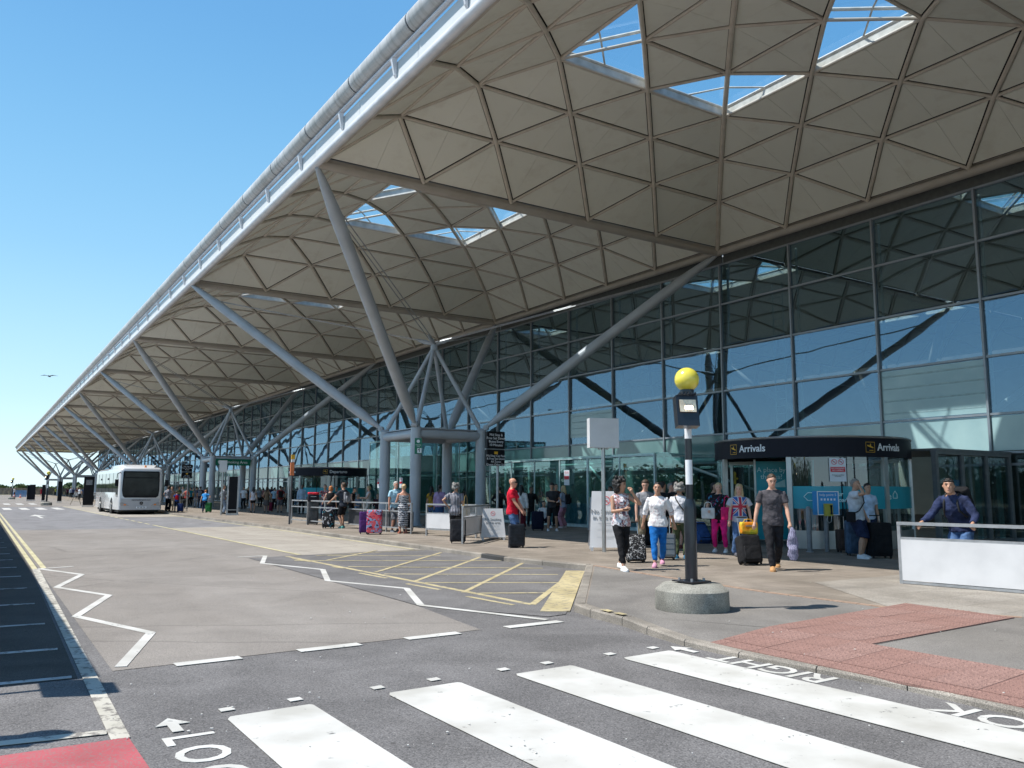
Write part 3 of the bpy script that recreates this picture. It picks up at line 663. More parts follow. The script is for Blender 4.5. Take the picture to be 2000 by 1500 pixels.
def build_dome(k, near, x0=0.0, x1=17.7, y0=None, y1=None, parent=term):
    y1 = 18.0*k if y1 is None else y1; y0 = y1-18.0 if y0 is None else y0
    P, tris = dome_geo(x0, x1, y0, y1)
    skin = MB(); pan = MB(); ups = MB(); gls = MB(); bars = MB()
    root = None
    for p, q, c, mid in tris:
        if frozenset([p, q, c]) in SKY: continue
        t = [Vector(P(*a, 0.06)) for a in (p, q, c)]
        if (t[1]-t[0]).cross(t[2]-t[0]).z < 0: t.reverse()
        skin.add([*t, *[v+Vector((0, 0, 0.12)) for v in t]], [(3, 4, 5)]); skin.add(t, [(2, 1, 0)], 1)
    root = skin.obj('roof_dome', [M['roofskin'], M['dark']], parent)
    for p, q, c, mid in tris:
        if frozenset([p, q, c]) in SKY: continue
        if near:
            mb = MB(); add_panel(mb, P, p, q, c, mid); mb.obj('ceiling_panel', M['panel'], root)
        else: add_panel(pan, P, p, q, c, mid)
    if not near:
        o = pan.obj('ceiling_panels', M['panel'], root); o['kind'] = 'stuff'
    # ribs: both diagonal families and the rings parallel to the edges
    ribs = MB()
    def polyrib(seq, r, dz=-0.05):
        pts = [P(a, b_, dz) for a, b_ in seq]
        mb = MB() if near else ribs
        mb.tube(pts, r, 8 if near else 5, cap=True)
        if near: mb.obj('rib', M['rib'], root, smooth=True)
    for s_ in range(2, 20, 2):
        seq = [(i, s_-i) for i in range(11) if 0 <= s_-i <= 10]
        if len(seq) > 1: polyrib(seq, 0.085 if s_ == 10 else 0.068, -0.03)
        seq = [(i, 10-(s_-i)) for i in range(11) if 0 <= s_-i <= 10]
        if len(seq) > 1: polyrib(seq, 0.052, -0.01)
    for m_ in range(1, 5):
        lo, hi = m_, 10-m_
        st = [(lo+2*t, lo) for t in range((hi-lo)//2+1)]
        for seq in (st, [(b_, a) for a, b_ in st], [(10-a, 10-b_) for a, b_ in st], [(10-b_, 10-a) for a, b_ in st]):
            if len(seq) > 1: polyrib(seq, 0.052, -0.01)
    if not near:
        o = ribs.obj('rib_lattice', M['rib'], root); o['kind'] = 'stuff'
    # skylights
    for (cx, cy, sx_, sy_) in ((3, 3, 1, 1), (7, 3, -1, 1), (3, 7, 1, -1), (7, 7, -1, -1)):
        ring = [(cx, cy), (cx+2*sx_, cy), (cx+sx_, cy+sy_), (cx, cy+2*sy_)]
        lo = [Vector(P(*a, 0.0)) for a in ring]; hi = [v+Vector((0, 0, 0.30)) for v in lo]
        for i in range(4):
            j = (i+1) % 4
            ups.add([lo[i], lo[j], hi[j], hi[i]], [(0, 1, 2, 3)])
        gls.add([hi[0], hi[1], hi[2]], [(0, 1, 2)]); gls.add([hi[0], hi[2], hi[3]], [(0, 1, 2)])
        for i in range(4): bars.tube([hi[i], hi[(i+1) % 4]], 0.05, 6)
        bars.tube([hi[0], hi[2]], 0.05, 6)
        for w_ in (1, 3):
            bars.tube([hi[0]*0.5+hi[w_]*0.5, hi[2]*0.5+hi[0]*0.5], 0.03, 6)
    ups.obj('skylight_upstand', M['upstand'], root)
    gls.obj('skylight_glass', M['sglass'], root)
    bars.obj('skylight_bars', M['upstand'], root)
    return root
for k in range(-1, 14):
    build_dome(k, k in (0, 1, 2))
# edge beams running across between domes, with a recessed gutter above
for k in range(-2, 14):
    yb = 18.0*k
    b = MB(); b.tube([(0.05, yb, ZN), (17.7, yb, ZN)], 0.165, 16)
    bm_ = b.obj('cross_beam', M['beam'], term, smooth=True)
    f = MB(); f.box((8.85, yb-0.12, ZN+0.10), (17.4, 0.05, 0.10)); f.box((8.85, yb+0.12, ZN+0.10), (17.4, 0.05, 0.10))
    f.box((8.85, yb, ZN+0.42), (17.7, 0.5, 0.12))
    f.obj('valley_gutter', M['beam'], term)
for k in range(-2, 13):
    y0, y1 = 18.0*k, 18.0*(k+1)
    b = MB(); b.tube([(17.68, y0, ZN), (17.68, y1, ZN)], 0.165, 14); b.obj('wall_beam', M['beam'], term, smooth=True)
    g = MB(); g.box((17.66, (y0+y1)/2, ZN+0.22), (0.06, 17.9, 0.12)); g.box((17.80, (y0+y1)/2, ZN+0.27), (0.55, 18, 0.12)); g.obj('valley_gutter', M['beam'], term)
    b = MB(); b.tube([(0, y0, ZN), (0, y1, ZN)], 0.135, 16); b.obj('eave_tube', M['ewhite'], term, smooth=True)
    g = MB(); g.box((0.17, (y0+y1)/2, ZN+0.04), (0.12, 17.9, 0.10)); g.obj('eave_lip', M['beam'], term)
    fz = MB()
    for j in range(5):
        fz.box((-0.06, y0+3.6*(j+0.5), ZN+0.34), (0.02, 3.585, 0.44))
    fz.obj('eave_fascia', M['fascia'], term)
    rl = MB(); rl.box((-0.17, (y0+y1)/2, ZN+0.655), (0.09, 18.0, 0.045)); rl.obj('eave_rail', M['ewhite'], term)
    for j in range(5):
        br = MB(); yy = y0+3.6*j+1.2
        br.add([(-0.09, yy-0.03, ZN+0.12), (-0.09, yy+0.03, ZN+0.12), (-0.15, yy+0.03, ZN+0.20), (-0.15, yy-0.03, ZN+0.20),
                (-0.09, yy-0.05, ZN+0.63), (-0.09, yy+0.05, ZN+0.63), (-0.24, yy+0.05, ZN+0.63), (-0.24, yy-0.05, ZN+0.63)],
               [(0, 1, 2, 3), (4, 7, 6, 5), (0, 4, 5, 1), (1, 5, 6, 2), (2, 6, 7, 3), (3, 7, 4, 0)])
        br.box((-0.12, yy, ZN+0.72), (0.05, 0.05, 0.25))
        br.obj('eave_bracket', M['ewhite'], term)
        cl = MB(); cl.tube([(-0.14, y0+3.6*j+0.035, ZN+1.02), (-0.14, y0+3.6*(j+1)-0.035, ZN+1.02)], 0.29, 24)
        cl.obj('roof_edge_cladding', M['clad'], term, smooth=True)
    dk = MB(); dk.tube([(-0.14, y0, ZN+1.02), (-0.14, y1, ZN+1.02)], 0.262, 16); dk.obj('roof_edge_core', M['dark'], term)
# facade
XF = 18.0; YM = 0.13; TZ = [11.11, 9.37, 7.48, 5.65, 3.85, 2.66]
MY = [YM+3.6*k for k in range(-9, 61)]
def gpane(y, z0, z1, m):
    mb = MB(); mb.box((XF, y+1.8, (z0+z1)/2), (0.02, 3.54, z1-z0-0.06)); return mb
import itertools
for r_ in range(5):
    z1, z0 = TZ[r_], TZ[r_+1]; base = {}; rest = MB(); cnt = 0
    for i in range(len(MY)-1):
        y = MY[i]
        if y > 215: continue
        if cnt < 58:
            if 'me' not in base: base['me'] = MB().box((0, 1.8, (z0+z1)/2), (0.02, 3.54, z1-z0-0.06)).mesh('glass_pane', M['glass'])
            o = bpy.data.objects.new('glass_pane', base['me']); COL.objects.link(o); o.parent = term
            o.location = (XF, y, 0); o.rotation_euler = (0, random.uniform(-0.0018, 0.0018), random.uniform(-0.003, 0.003))
            cnt += 1
        else: rest.box((XF, y+1.8, (z0+z1)/2), (0.02, 3.54, z1-z0-0.06))
    if rest.v:
        o = rest.obj('far_glass_panes', M['glass'], term); o['kind'] = 'stuff'
for y in MY:
    if y > 217: continue
    MB().box((XF-0.03, y, (TZ[0]+0)/2), (0.16, 0.07, TZ[0])).obj('mullion', M['mull'], term)
for z in TZ:
    for i in range(0, len(MY)-5, 5):
        if MY[i] > 200: continue
        MB().box((XF-0.02, (MY[i]+MY[i+5])/2, z), (0.11, MY[i+5]-MY[i]-0.08, 0.07)).obj('transom', M['mull'], term)
# louvre strip between glass head and roof beam
for k in range(-2, 12):
    MB().box((XF+0.03, 18*k+9, 11.36), (0.05, 17.9, 0.40)).obj('head_panel', mat('head_panel_dark', (0.10, 0.105, 0.10), 0.4), term)
# ground-floor: doors, dark openings and low glazing
gf = MB(); gm = MB()
for i in range(len(MY)-1):
    y = MY[i]
    if y > 215 or -11 < y < -7.5: continue
    for s_ in range(2):
        MB().box((XF, y+0.9+1.8*s_, 1.31), (0.018, 1.70, 2.55)).obj('door_glazing', M['glassd'], term) if y < 90 else gf.box((XF, y+0.9+1.8*s_, 1.31), (0.018, 1.70, 2.55))
        gm.box((XF-0.01, y+1.8*s_+0.9-0.87, 1.31), (0.07, 0.06, 2.6))
    gm.box((XF-0.01, y+1.8, 2.3), (0.06, 3.5, 0.08)); gm.box((XF-0.01, y+1.8, 0.06), (0.06, 3.5, 0.12))
o = gf.obj('far_door_glazing', M['glassd'], term); o['kind'] = 'stuff'
o = gm.obj('door_frames', M['mull'], term); o['kind'] = 'stuff'
# frosted spandrel panels seen behind some panes
fr = MB()
for (ya, z0, z1) in ((-10.67, 3.9, 5.6), (-10.67, 2.71, 3.8), (-14.27, 2.71, 3.8), (-17.87, 2.71, 3.8), (-7.07, 2.71, 3.8), (7.33, 4.2, 5.5), (-17.87, 3.9, 5.6)):
    fz_ = mat('frosted_pane', (0.27, 0.42, 0.45), 0.12, 0, 0.1, 0.5, c2=(0.42, 0.58, 0.58), spec=0.8)
    MB().box((XF-0.022, ya+1.8, (z0+z1)/2), (0.018, 3.5, z1-z0-0.02)).obj('frosted_pane', fz_, term)
    if z0 > 3.8:
        for q in range(4): MB().box((XF-0.034, ya+1.8, z0+(z1-z0)*(q+0.5)/4), (0.006, 3.46, 0.05)).obj('blind_slat', mat('blind_grey', (0.36, 0.50, 0.52), 0.4), term)
for y in MY[:58]:
    if y > 0: MB().box((XF-0.022, y+1.8, 3.255), (0.018, 3.5, 1.10)).obj('spandrel_pane', mat('teal_spandrel', (0.10, 0.20, 0.20), 0.08, 0, 0.2, 0.4, c2=(0.20, 0.34, 0.33), spec=0.8), term)
# interior
MB().box((36, 90, -0.01), (36, 260, 0.03)).obj('interior_floor', M['infloor'], term)
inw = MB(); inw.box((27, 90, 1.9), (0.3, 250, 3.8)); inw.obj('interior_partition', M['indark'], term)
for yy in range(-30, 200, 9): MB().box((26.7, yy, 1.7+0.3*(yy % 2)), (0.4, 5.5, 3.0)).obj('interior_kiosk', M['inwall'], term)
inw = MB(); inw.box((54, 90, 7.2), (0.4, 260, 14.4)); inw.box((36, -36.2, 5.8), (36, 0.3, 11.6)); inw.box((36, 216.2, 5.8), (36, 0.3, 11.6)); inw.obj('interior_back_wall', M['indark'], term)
tb = MB()
for yy in range(-30, 120, 7): tb.box((22, yy, 3.2), (0.12, 2.4, 0.06))
tb.obj('interior_light', M['tube'], term)
d2 = build_dome(0, False, 18.3, 36.0, -18.0, 0.0)
for kx in range(2):
    for k in range(-1, 13):
        if kx == 0 and k == 0: continue
        c = copy_tree(d2, term); c.location = (17.7*kx, 18.0*k, 0)
# ladders and bracing just inside the glass
ld = MB()
for s_ in (-0.25, 0.25): ld.tube([(19.0, -2.0+s_, 0), (19.0, -2.0+s_, 10.0)], 0.03, 6)
for i in range(32): ld.tube([(19.0, -2.25, 0.4+0.3*i), (19.0, -1.75, 0.4+0.3*i)], 0.02, 5)
ld.obj('access_ladder', mat('ladder_white', (0.55, 0.6, 0.6), 0.5), term)
br = MB()
for y0 in (3.73, 39.73, 75.7):
    for a, b_ in (((y0, 3.9), (y0+3.6, 11.0)), ((y0+3.6, 3.9), (y0, 11.0))): br.tube([(18.3, a[0], a[1]), (18.3, b_[0], b_[1])], 0.02, 5)
br.obj('wind_brace', mat('ladder_white', (0.5, 0.5, 0.5)), term)
ip = MB()
for y in MY[:50]:
    ip.tube([(18.6, y+0.15, 0), (18.6, y+0.15, 11.1)], 0.05, 6)
o = ip.obj('inner_post', mat('inner_post', (0.5, 0.56, 0.55), 0.5), term)

# ------------------------------------------------------------------ branching column trees
CX, CY, HW = 8.85, 9.0, 1.62
def make_tree():
    t = thing('support_tree', '', 'column')
    gz = 4.06
    cs = {(-1, -1): (CX-HW+0.05, CY-HW+0.1), (-1, 1): (CX-HW+0.05, CY+HW), (1, -1): (CX+HW, CY-HW+0.1), (1, 1): (CX+HW, CY+HW)}
    tgt = {(-1, -1): (0.0, 0.0), (-1, 1): (0.0, 18.0), (1, -1): (17.68, 0.0), (1, 1): (17.68, 18.0)}
    ap = Vector((CX, CY, 7.95))
    for s_, (x, y) in cs.items():
        m_ = MB(); m_.lathe([(0.0001, 0.0), (0.34, 0.0), (0.34, 0.05), (0.235, 0.06), (0.235, gz+0.02), (0.15, gz+0.12), (0.0001, gz+0.14)], (x, y, 0), 20); m_.obj('column', M['grey'], t, smooth=True)
        a = Vector((x, y, gz)); e_ = Vector((*tgt[s_], ZN-0.1)); d = (e_-a).normalized()
        p0 = a+d*0.35+Vector((0, 0, 0.02)); L = (e_-p0).length
        arm = MB(); arm.tube([p0, p0+d*0.5, p0+d*1.1, p0+d*(L-1.9), p0+d*(L-0.5), e_-d*0.05], [0.07, 0.16, 0.225, 0.225, 0.135, 0.075], 18); arm.obj('arm', M['grey'], t, smooth=True)
        pl = MB(); sd_ = d.cross(Vector((0, 0, 1))).normalized()
        c0 = a+d*0.28
        pl.tube([c0-sd_*0.12, c0+sd_*0.12], 0.12, 12); pl.tube([c0-sd_*0.15, c0+sd_*0.15], 0.05, 8); pl.obj('pin_joint', M['grey'], t, smooth=True)
        st = MB(); st.tube([a+Vector((-s_[0]*0.05, -s_[1]*0.05, 0.1)), a+(ap-a)*0.06, ap-(ap-a)*0.05], [0.05, 0.10, 0.09], 12); st.obj('strut', M['grey'], t, smooth=True)
        rd = MB(); q = p0+d*(L-1.1)+Vector((0, 0, -0.12)); off = sd_*0.09
        for o_ in (off, -off): rd.tube([ap+o_+Vector((0, 0, 0.15)), q+o_], 0.022, 6)
        rd.obj('tie_rod', M['galv'], t)
        wg = MB(); dw = (q-ap).normalized(); wg.tube([ap+Vector((0, 0, 0.1)), ap+dw*0.45+Vector((0, 0, 0.12)), ap+dw*0.95+Vector((0, 0, 0.15))], [0.05, 0.11, 0.03], 8); wg.obj('cast_wing', M['grey'], t, smooth=True)
    hd = MB(); hd.lathe([(0.0001, -0.25), (0.16, -0.2), (0.17, 0.0), (0.12, 0.1), (0.05, 0.22), (0.0001, 0.3)], ap, 14); hd.obj('hub', M['grey'], t, smooth=True)
    order = [(-1, -1), (-1, 1), (1, 1), (1, -1)]
    for i in range(4):
        a = Vector((*cs[order[i]], gz-0.22)); b_ = Vector((*cs[order[(i+1) % 4]], gz-0.22))
        MB().tube([a, b_], 0.19, 18).obj('ring_beam', M['grey'], t, smooth=True)
    MB().box((CX, CY, gz+0.03), (2*HW-0.1, 2*HW-0.1, 0.04)).obj('top_tray', M['grey'], t)
    return t
t0 = make_tree()
TL = ['nearest branching steel column with a small green sign on its front leg',
      'branching steel column with the long green smoking area sign under its beam',
      'branching steel column rising directly behind the white bus',
      'fourth branching steel column counted from the crossing, just left of the bus roof',
      'fifth branching steel column, beside the tall black notice board left of the bus',
      'sixth branching steel column, with black banner panels and sky showing behind it',
      'farthest branching steel column, under the far left end of the canopy']
t0['label'] = TL[0]; t0['group'] = 'branching columns carrying the canopy'
for i in range(1, 7):
    c = copy_tree(t0); c.location = (0, 36.0*i, 0); c['label'] = TL[i]
for i in range(-1, 3):
    c = copy_tree(t0); c.location = (35.5, 36.0*i, 0)
    c['label'] = ['branching column inside the hall behind the glass at the right edge', 'branching column inside the hall behind the arrivals doors', 'branching column inside the hall behind the glass lift box', 'branching column inside the hall behind the departures doors'][i+1]
c = copy_tree(t0); c.location = (0, -36.0, 0); c['label'] = 'branching column of the canopy just beyond the right edge of the view'

# ================================================================== DOORS, BOXES AND SIGNS
def cyl_text(body, size, c, r, ang, z, m, parent, name='lettering'):
    cu = bpy.data.curves.new(name, 'FONT'); cu.body = body; cu.size = size; cu.align_x = 'CENTER'; cu.align_y = 'CENTER'; cu.extrude = 0.004; cu.offset = 0.004; cu.resolution_u = 3
    tmp = bpy.data.objects.new('tmp', cu); COL.objects.link(tmp); me = bpy.data.meshes.new_from_object(tmp); bpy.data.objects.remove(tmp)
    me.materials.clear(); me.materials.append(m)
    for v in me.vertices:
        a = ang+v.co.x/r; rr = r+0.006+v.co.z; v.co = (c[0]+rr*math.cos(a), c[1]+rr*math.sin(a), z+v.co.y)
    o = bpy.data.objects.new(name, me); COL.objects.link(o); o.parent = parent; return o
def no_smoking(parent, c, xd, size, circles=2):
    """warning poster: ring symbols, red band and lines of print on a white sheet"""
    X = Vector(xd).normalized(); U = Vector((0, 0, 1)); N = X.cross(U)
    c = Vector(c); w_, h_ = size
    def quad(cx, cz, ww, hh, m, nm, off):
        mb = MB(); o_ = c+X*cx+U*cz+N*off
        P4 = [o_-X*ww/2-U*hh/2, o_+X*ww/2-U*hh/2, o_+X*ww/2+U*hh/2, o_-X*ww/2+U*hh/2]
        mb.add([*P4, *[p-N*0.004 for p in P4]], [(0, 1, 2, 3), (7, 6, 5, 4), (0, 4, 5, 1), (1, 5, 6, 2), (2, 6, 7, 3), (3, 7, 4, 0)])
        return mb.obj(nm, m, parent)
    quad(0, 0, w_, h_, M['paper'], 'poster_sheet', 0.0)
    def ring(cx, cz, r):
        mb = MB(); n = 24; o_ = c+X*cx+U*cz+N*0.004
        vs = []
        for rr in (r, r*0.82):
            for i in range(n): a = 2*math.pi*i/n; vs.append(o_+X*rr*math.cos(a)+U*rr*math.sin(a))
        mb.add(vs, [(i, (i+1) % n, n+(i+1) % n, n+i) for i in range(n)])
        d = (X-U).normalized(); e = (X+U).normalized()
        mb.add([o_-d*r*.85-e*r*.09, o_+d*r*.85-e*r*.09, o_+d*r*.85+e*r*.09, o_-d*r*.85+e*r*.09], [(0, 1, 2, 3)])
        mb.obj('prohibition_ring', M['signred'], parent)
        k = MB(); k.add([o_-X*r*.5-U*r*.1-N*0.001, o_+X*r*.45-U*r*.1-N*0.001, o_+X*r*.45+U*r*.08-N*0.001, o_-X*r*.5+U*r*.08-N*0.001], [(0, 1, 2, 3)])
        k.obj('cigarette_symbol', M['black'], parent)
    if circles == 2: ring(-w_*0.2, h_*0.34, w_*0.17); ring(w_*0.2, h_*0.34, w_*0.17)
    else: ring(0, h_*0.30, w_*0.13)
    return quad, N
def revolving(cx, cy, word, r, label, teal=True):
    t = thing('revolving_door', label, 'door', (cx, cy, 0))
    O = (0, 0)
    f = MB(); f.lathe([(r+0.06, 2.36), (r+0.06, 2.86), (r+0.02, 2.90), (0.001, 2.92)], (0, 0, 0), 64); f.lathe([(r+0.06, 2.36), (r-0.25, 2.36), (r-0.25, 2.45), (0.001, 2.45)], (0, 0, 0), 64)
    f.obj('fascia_ring', M['drum'], t, smooth=True)
    MB().lathe([(r+0.065, 2.85), (r+0.08, 2.87), (r+0.05, 2.91), (r-0.1, 2.92)], (0, 0, 0), 64).obj('fascia_trim', M['steel'], t, smooth=True)
    th = [R(181), R(262)]
    for a in th: cyl_text(word, 0.27 if len(word) < 9 else 0.25, O, r+0.06, a+R(3), 2.61, M['lettw'], t)
    for a in th:
        aa = a-R(11 if len(word) < 9 else 16)
        cc = Vector(((r+0.07)*math.cos(aa), (r+0.07)*math.sin(aa), 2.61)); X = Vector((-math.sin(aa), math.cos(aa), 0)); U = Vector((0, 0, 1)); N = Vector((math.cos(aa), math.sin(aa), 0))
        ic = MB()
        def pl(pts, off=0.006): ic.add([cc+X*x*0.1+U*z*0.1+N*off for x, z in pts], [tuple(range(len(pts)))])
        for (x0, z0, x1, z1) in ((-1.35, -1.35, 1.35, -1.25), (-1.35, 1.25, 1.35, 1.35), (-1.35, -1.35, -1.25, 1.35), (1.25, -1.35, 1.35, 1.35)): pl([(x0, z0), (x1, z0), (x1, z1), (x0, z1)])
        pl([(-0.9, 0.5), (-0.7, 0.6), (0.9, 0.0), (0.95, -0.25), (0.7, -0.25), (-0.8, 0.25)]); pl([(-0.2, 0.3), (0.05, 0.95), (0.2, 0.9), (0.25, 0.1)], 0.008); pl([(-0.3, -0.75), (0.9, -0.75), (0.9, -0.9), (-0.3, -0.9)])
        ic.obj('plane_symbol', M['letty'], t)
    op0, op1 = R(157), R(206)   # doorway facing the road
    arcs = [(op1, R(262)), (R(262), R(300)), (R(300), R(345)), (R(60), R(110)), (R(110), op0)]
    for a0, a1 in arcs:
        g = MB(); g.lathe([(r, 0.46), (r, 2.36)], (0, 0, 0), 14, 0, a0, a1); g.obj('curved_glass', M['glassd'], t, smooth=True)
        g = MB(); g.lathe([(r-0.02, 0.46), (r+0.025, 0.46), (r+0.025, 0.0), (r-0.02, 0.0)], (0, 0, 0), 14, 0, a0, a1); g.obj('steel_plinth', M['steel'], t, smooth=True)
        if a0 >= op1-0.01:
            g = MB(); g.lathe([(r+0.006, 1.02), (r+0.006, 1.60)], (0, 0, 0), 14, 0, a0+0.01, a1-0.01); g.obj('teal_band', M['tealb'], t, smooth=True)
    for a in (op0, op1, R(262), R(298), R(345), R(60), R(110)):
        p = MB(); p.box((r*math.cos(a), r*math.sin(a), 1.18), (0.10, 0.13, 2.36), a); p.obj('door_post', M['steel'], t)
    for a in (R(234),):
        p = MB(); p.box((r*math.cos(a), r*math.sin(a), 1.4), (0.03, 0.03, 1.9), a); p.obj('glazing_bar', M['black'], t)
    # inner rotating wings with banner
    rot = MB()
    for a in (R(205), R(25)):
        rot.box((1.2*math.cos(a), 1.2*math.sin(a), 1.2), (2.3, 0.05, 2.3), a)
    wi = MB()
    for a in (R(115), R(295)):
        for rr in (0.15, 2.3): wi.box((rr*math.cos(a), rr*math.sin(a), 1.2), (0.08, 0.06, 2.3), a)
        for zz in (0.08, 2.3): wi.box((1.22*math.cos(a), 1.22*math.sin(a), zz), (2.3, 0.06, 0.10), a)
    wi.obj('rotating_wing', M['steel'], t)
    bn = MB(); bn.box((-0.95, -0.75, 1.2), (0.03, 1.5, 2.2), R(-48)); bn.obj('teal_banner', M['teal'], t)
    d = Vector((math.sin(R(48)), math.cos(R(48)), 0)); nrm = Vector((-math.cos(R(48)), math.sin(R(48)), 0))
    # banner faces the camera: text runs towards -Y/+X
    if word == 'Arrivals':
        xd = Vector((math.cos(R(-42)), math.sin(R(-42)), 0))
    core = MB(); core.lathe([(0.9, 0.0), (0.9, 2.4)], (0.6, 0.3, 0), 20); core.obj('core_wall', M['indark'], t)
    return t
rd1 = revolving(12.1, -8.5, 'Arrivals', 2.62, 'round revolving door drum with Arrivals lettering on its black fascia')
rd2 = revolving(11.4, 29.0, 'Departures', 2.5, 'round revolving door drum with Departures lettering, between columns beyond the lift box')
# teal advert panel inside the arrivals doorway: flat board facing the camera
def board(parent, name, c, w_, h_, xd, m, th=0.02):
    X = Vector(xd).normalized(); a = math.atan2(X.y, X.x)
    mb = MB(); mb.box((c[0], c[1], c[2]), (w_, th, h_), a); return mb.obj(name, m, parent)
xdv = Vector((CR[0], CR[1], 0)).normalized()
nv = Vector((-math.sin(YAW), -math.cos(YAW), 0))
c0 = Vector((-1.62, 0.06, 1.22))
board(rd1, 'advert_board', c0, 0.86, 2.15, xdv, M['teal'])
board(rd1, 'advert_frame', c0+xdv*0.46, 0.05, 2.25, xdv, M['steel'], 0.05); board(rd1, 'advert_frame', c0-xdv*0.46, 0.05, 2.25, xdv, M['steel'], 0.05)
text('A place by\nthe sea?', 0.19, c0+nv*0.02+Vector((0, 0, 0.74)), xdv, (0, 0, 1), mat('lettering_pale_teal', (0.62, 0.85, 0.85)), rd1)
tri = MB(); cc = c0+nv*0.016+Vector((0, 0, 0.36)); tri.add([cc-xdv*0.1, cc+xdv*0.38, cc+xdv*0.38+Vector((0, 0, 0.22))], [(0, 1, 2)]); tri.obj('sail_print', mat('pale_teal_print', (0.45, 0.65, 0.62)), rd1)
lt = mat('lettering_pale_teal')if False else MATS['lettering_pale_teal']
cyl_text('our\nabroad', 0.15, (0, 0), 2.64, R(232), 1.32, MATS['lettering_pale_teal'], rd1)
cyl_text('ve', 0.24, (0, 0), 2.64, R(263), 1.34, MATS['lettering_pale_teal'], rd1)
def house(parent, cx, cy, r, ang, z, s_, rot=0.0):
    mb = MB(); pts = [(-.5, -.5), (.5, -.5), (.5, .1), (0, .6), (-.5, .1), (-.5, -.5)]
    for (x0, z0), (x1, z1) in zip(pts[:-1], pts[1:]):
        x0, z0, x1, z1 = [v*s_ for v in (x0, z0, x1, z1)]
        if rot: x0, z0, x1, z1 = -z0, x0, -z1, x1
        q = []
        for (x, zz) in ((x0, z0), (x1, z1)): a = ang+x/r; q.append(Vector((cx+r*math.cos(a), cy+r*math.sin(a), z+zz)))
        mb.tube(q, 0.012, 5)
    mb.obj('house_symbol', MATS['lettering_pale_teal'], parent)
house(rd1, 0, 0, 2.64, R(216), 1.33, 0.2, 1); house(rd1, 0, 0, 2.64, R(269), 1.38, 0.17)
a_ = R(232); no_smoking(rd1, (2.66*math.cos(a_), 2.66*math.sin(a_), 2.02), (-math.sin(a_), math.cos(a_), 0), (0.42, 0.60))
text('NO SMOKING\nNO VAPING', 0.052, (2.672*math.cos(a_), 2.672*math.sin(a_), 2.03), (-math.sin(a_), math.cos(a_), 0), (0, 0, 1), M['lettw'], rd1)
rbm = MB(); rbm.box((2.668*math.cos(a_), 2.668*math.sin(a_), 2.03), (0.004, 0.37, 0.13), a_); rbm.obj('red_band', M['signred'], rd1)
text('Smoking is prohibited\nin this area.', 0.034, (2.667*math.cos(a_), 2.667*math.sin(a_), 1.87), (-math.sin(a_), math.cos(a_), 0), (0, 0, 1), M['black'], rd1)

# porch between the arrivals drum and the facade
t = thing('glazed_porch', 'dark framed glass porch joining the arrivals drum to the glass facade', 'porch', (13.9, -11.2, 0))
def framed(parent, x0, y0, x1, y1, n, z1, fm, gmat_, fw=0.09, foot=0.12):
    d = Vector((x1-x0, y1-y0, 0)); L = d.length; d.normalize(); a = math.atan2(d.y, d.x)
    for i in range(n+1):
        p = Vector((x0, y0, 0))+d*(L*i/n); MB().box((p.x, p.y, z1/2), (fw, fw, z1), a).obj('frame_post', fm, parent)
    for i in range(n):
        p = Vector((x0, y0, 0))+d*(L*(i+0.5)/n); MB().box((p.x, p.y, (z1+foot)/2), (L/n-fw, 0.02, z1-foot-0.06), a).obj('glass_pane', gmat_, parent)
    p = Vector((x0, y0, 0))+d*(L/2)
    MB().box((p.x, p.y, z1+0.05), (L+fw, fw+0.02, 0.10), a).obj('head_rail', fm, parent); MB().box((p.x, p.y, foot/2), (L-fw, fw-0.02, foot), a).obj('foot_rail', fm, parent)
framed(t, 0.0, 0.0, 3.9, 0.0, 3, 2.5, mat('porch_frame', (0.15, 0.16, 0.17), 0.4), M['glassd'], 0.13)
for x in (1.1, 2.4, 3.6): MB().box((x, 0.15, 1.25), (0.12, 0.10, 2.3)).obj('inner_stile', mat('pale_teal_steel', (0.42, 0.60, 0.60), 0.4), t)
framed(t, 0.0, 5.4, 3.9, 5.4, 3, 2.5, MATS['porch_frame'], M['glassd'], 0.13)
MB().box((1.95, 2.7, 2.63), (4.0, 5.6, 0.06)).obj('porch_roof', MATS['porch_frame'], t)
# door pair at the right edge with small blue notice
text('Entrance', 0.07, (17.95, -13.4, 1.05), (0, -1, 0), (0, 0, 1), M['lettw'], term)
b_ = MB(); b_.box((17.97, -13.4, 1.05), (0.01, 1.7, 0.14)); b_.obj('green_door_strip', M['green'], term)
b_ = MB(); b_.box((17.97, -12.9, 1.75), (0.01, 0.28, 0.2)); b_.obj('blue_notice', M['blue'], term)

# glass lift box
t = thing('glass_lift_enclosure', 'tall glass lift enclosure with pale steel posts behind the nearest column legs', 'lift', (13.3, 20.0, 0))
pale = mat('pale_steel', (0.52, 0.64, 0.65), 0.4, 0.2)
framed(t, 0, 0, 4.6, 0, 3, 4.5, pale, M['glass2'], 0.05); framed(t, 0, 0, 0, 6.5, 3, 4.5, pale, M['glass2'], 0.05)
for (x, y) in ((0.5, 0.6), (1.7, 0.6), (3.2, 0.6), (0.5, 3.2), (0.5, 5.8), (3.4, 3.0), (2.0, 3.4)):
    MB().tube([(x, y, 0), (x, y, 4.35)], 0.10, 12).obj('inner_post', pale, t, smooth=True)
for z in (2.35, 4.2):
    for (a, b2) in (((0.5, 0.6), (3.8, 0.6)), ((0.5, 0.6), (0.5, 5.8))): MB().tube([(*a, z), (*b2, z)], 0.07, 8).obj('cross_tube', pale, t)
MB().box((2.3, 3.0, 1.9), (2.2, 2.2, 3.4)).obj('lift_shaft', M['enc'], t)
MB().box((2.3, 3.2, 4.56), (4.7, 6.6, 0.06)).obj('glass_roof', M['glass2'], t)
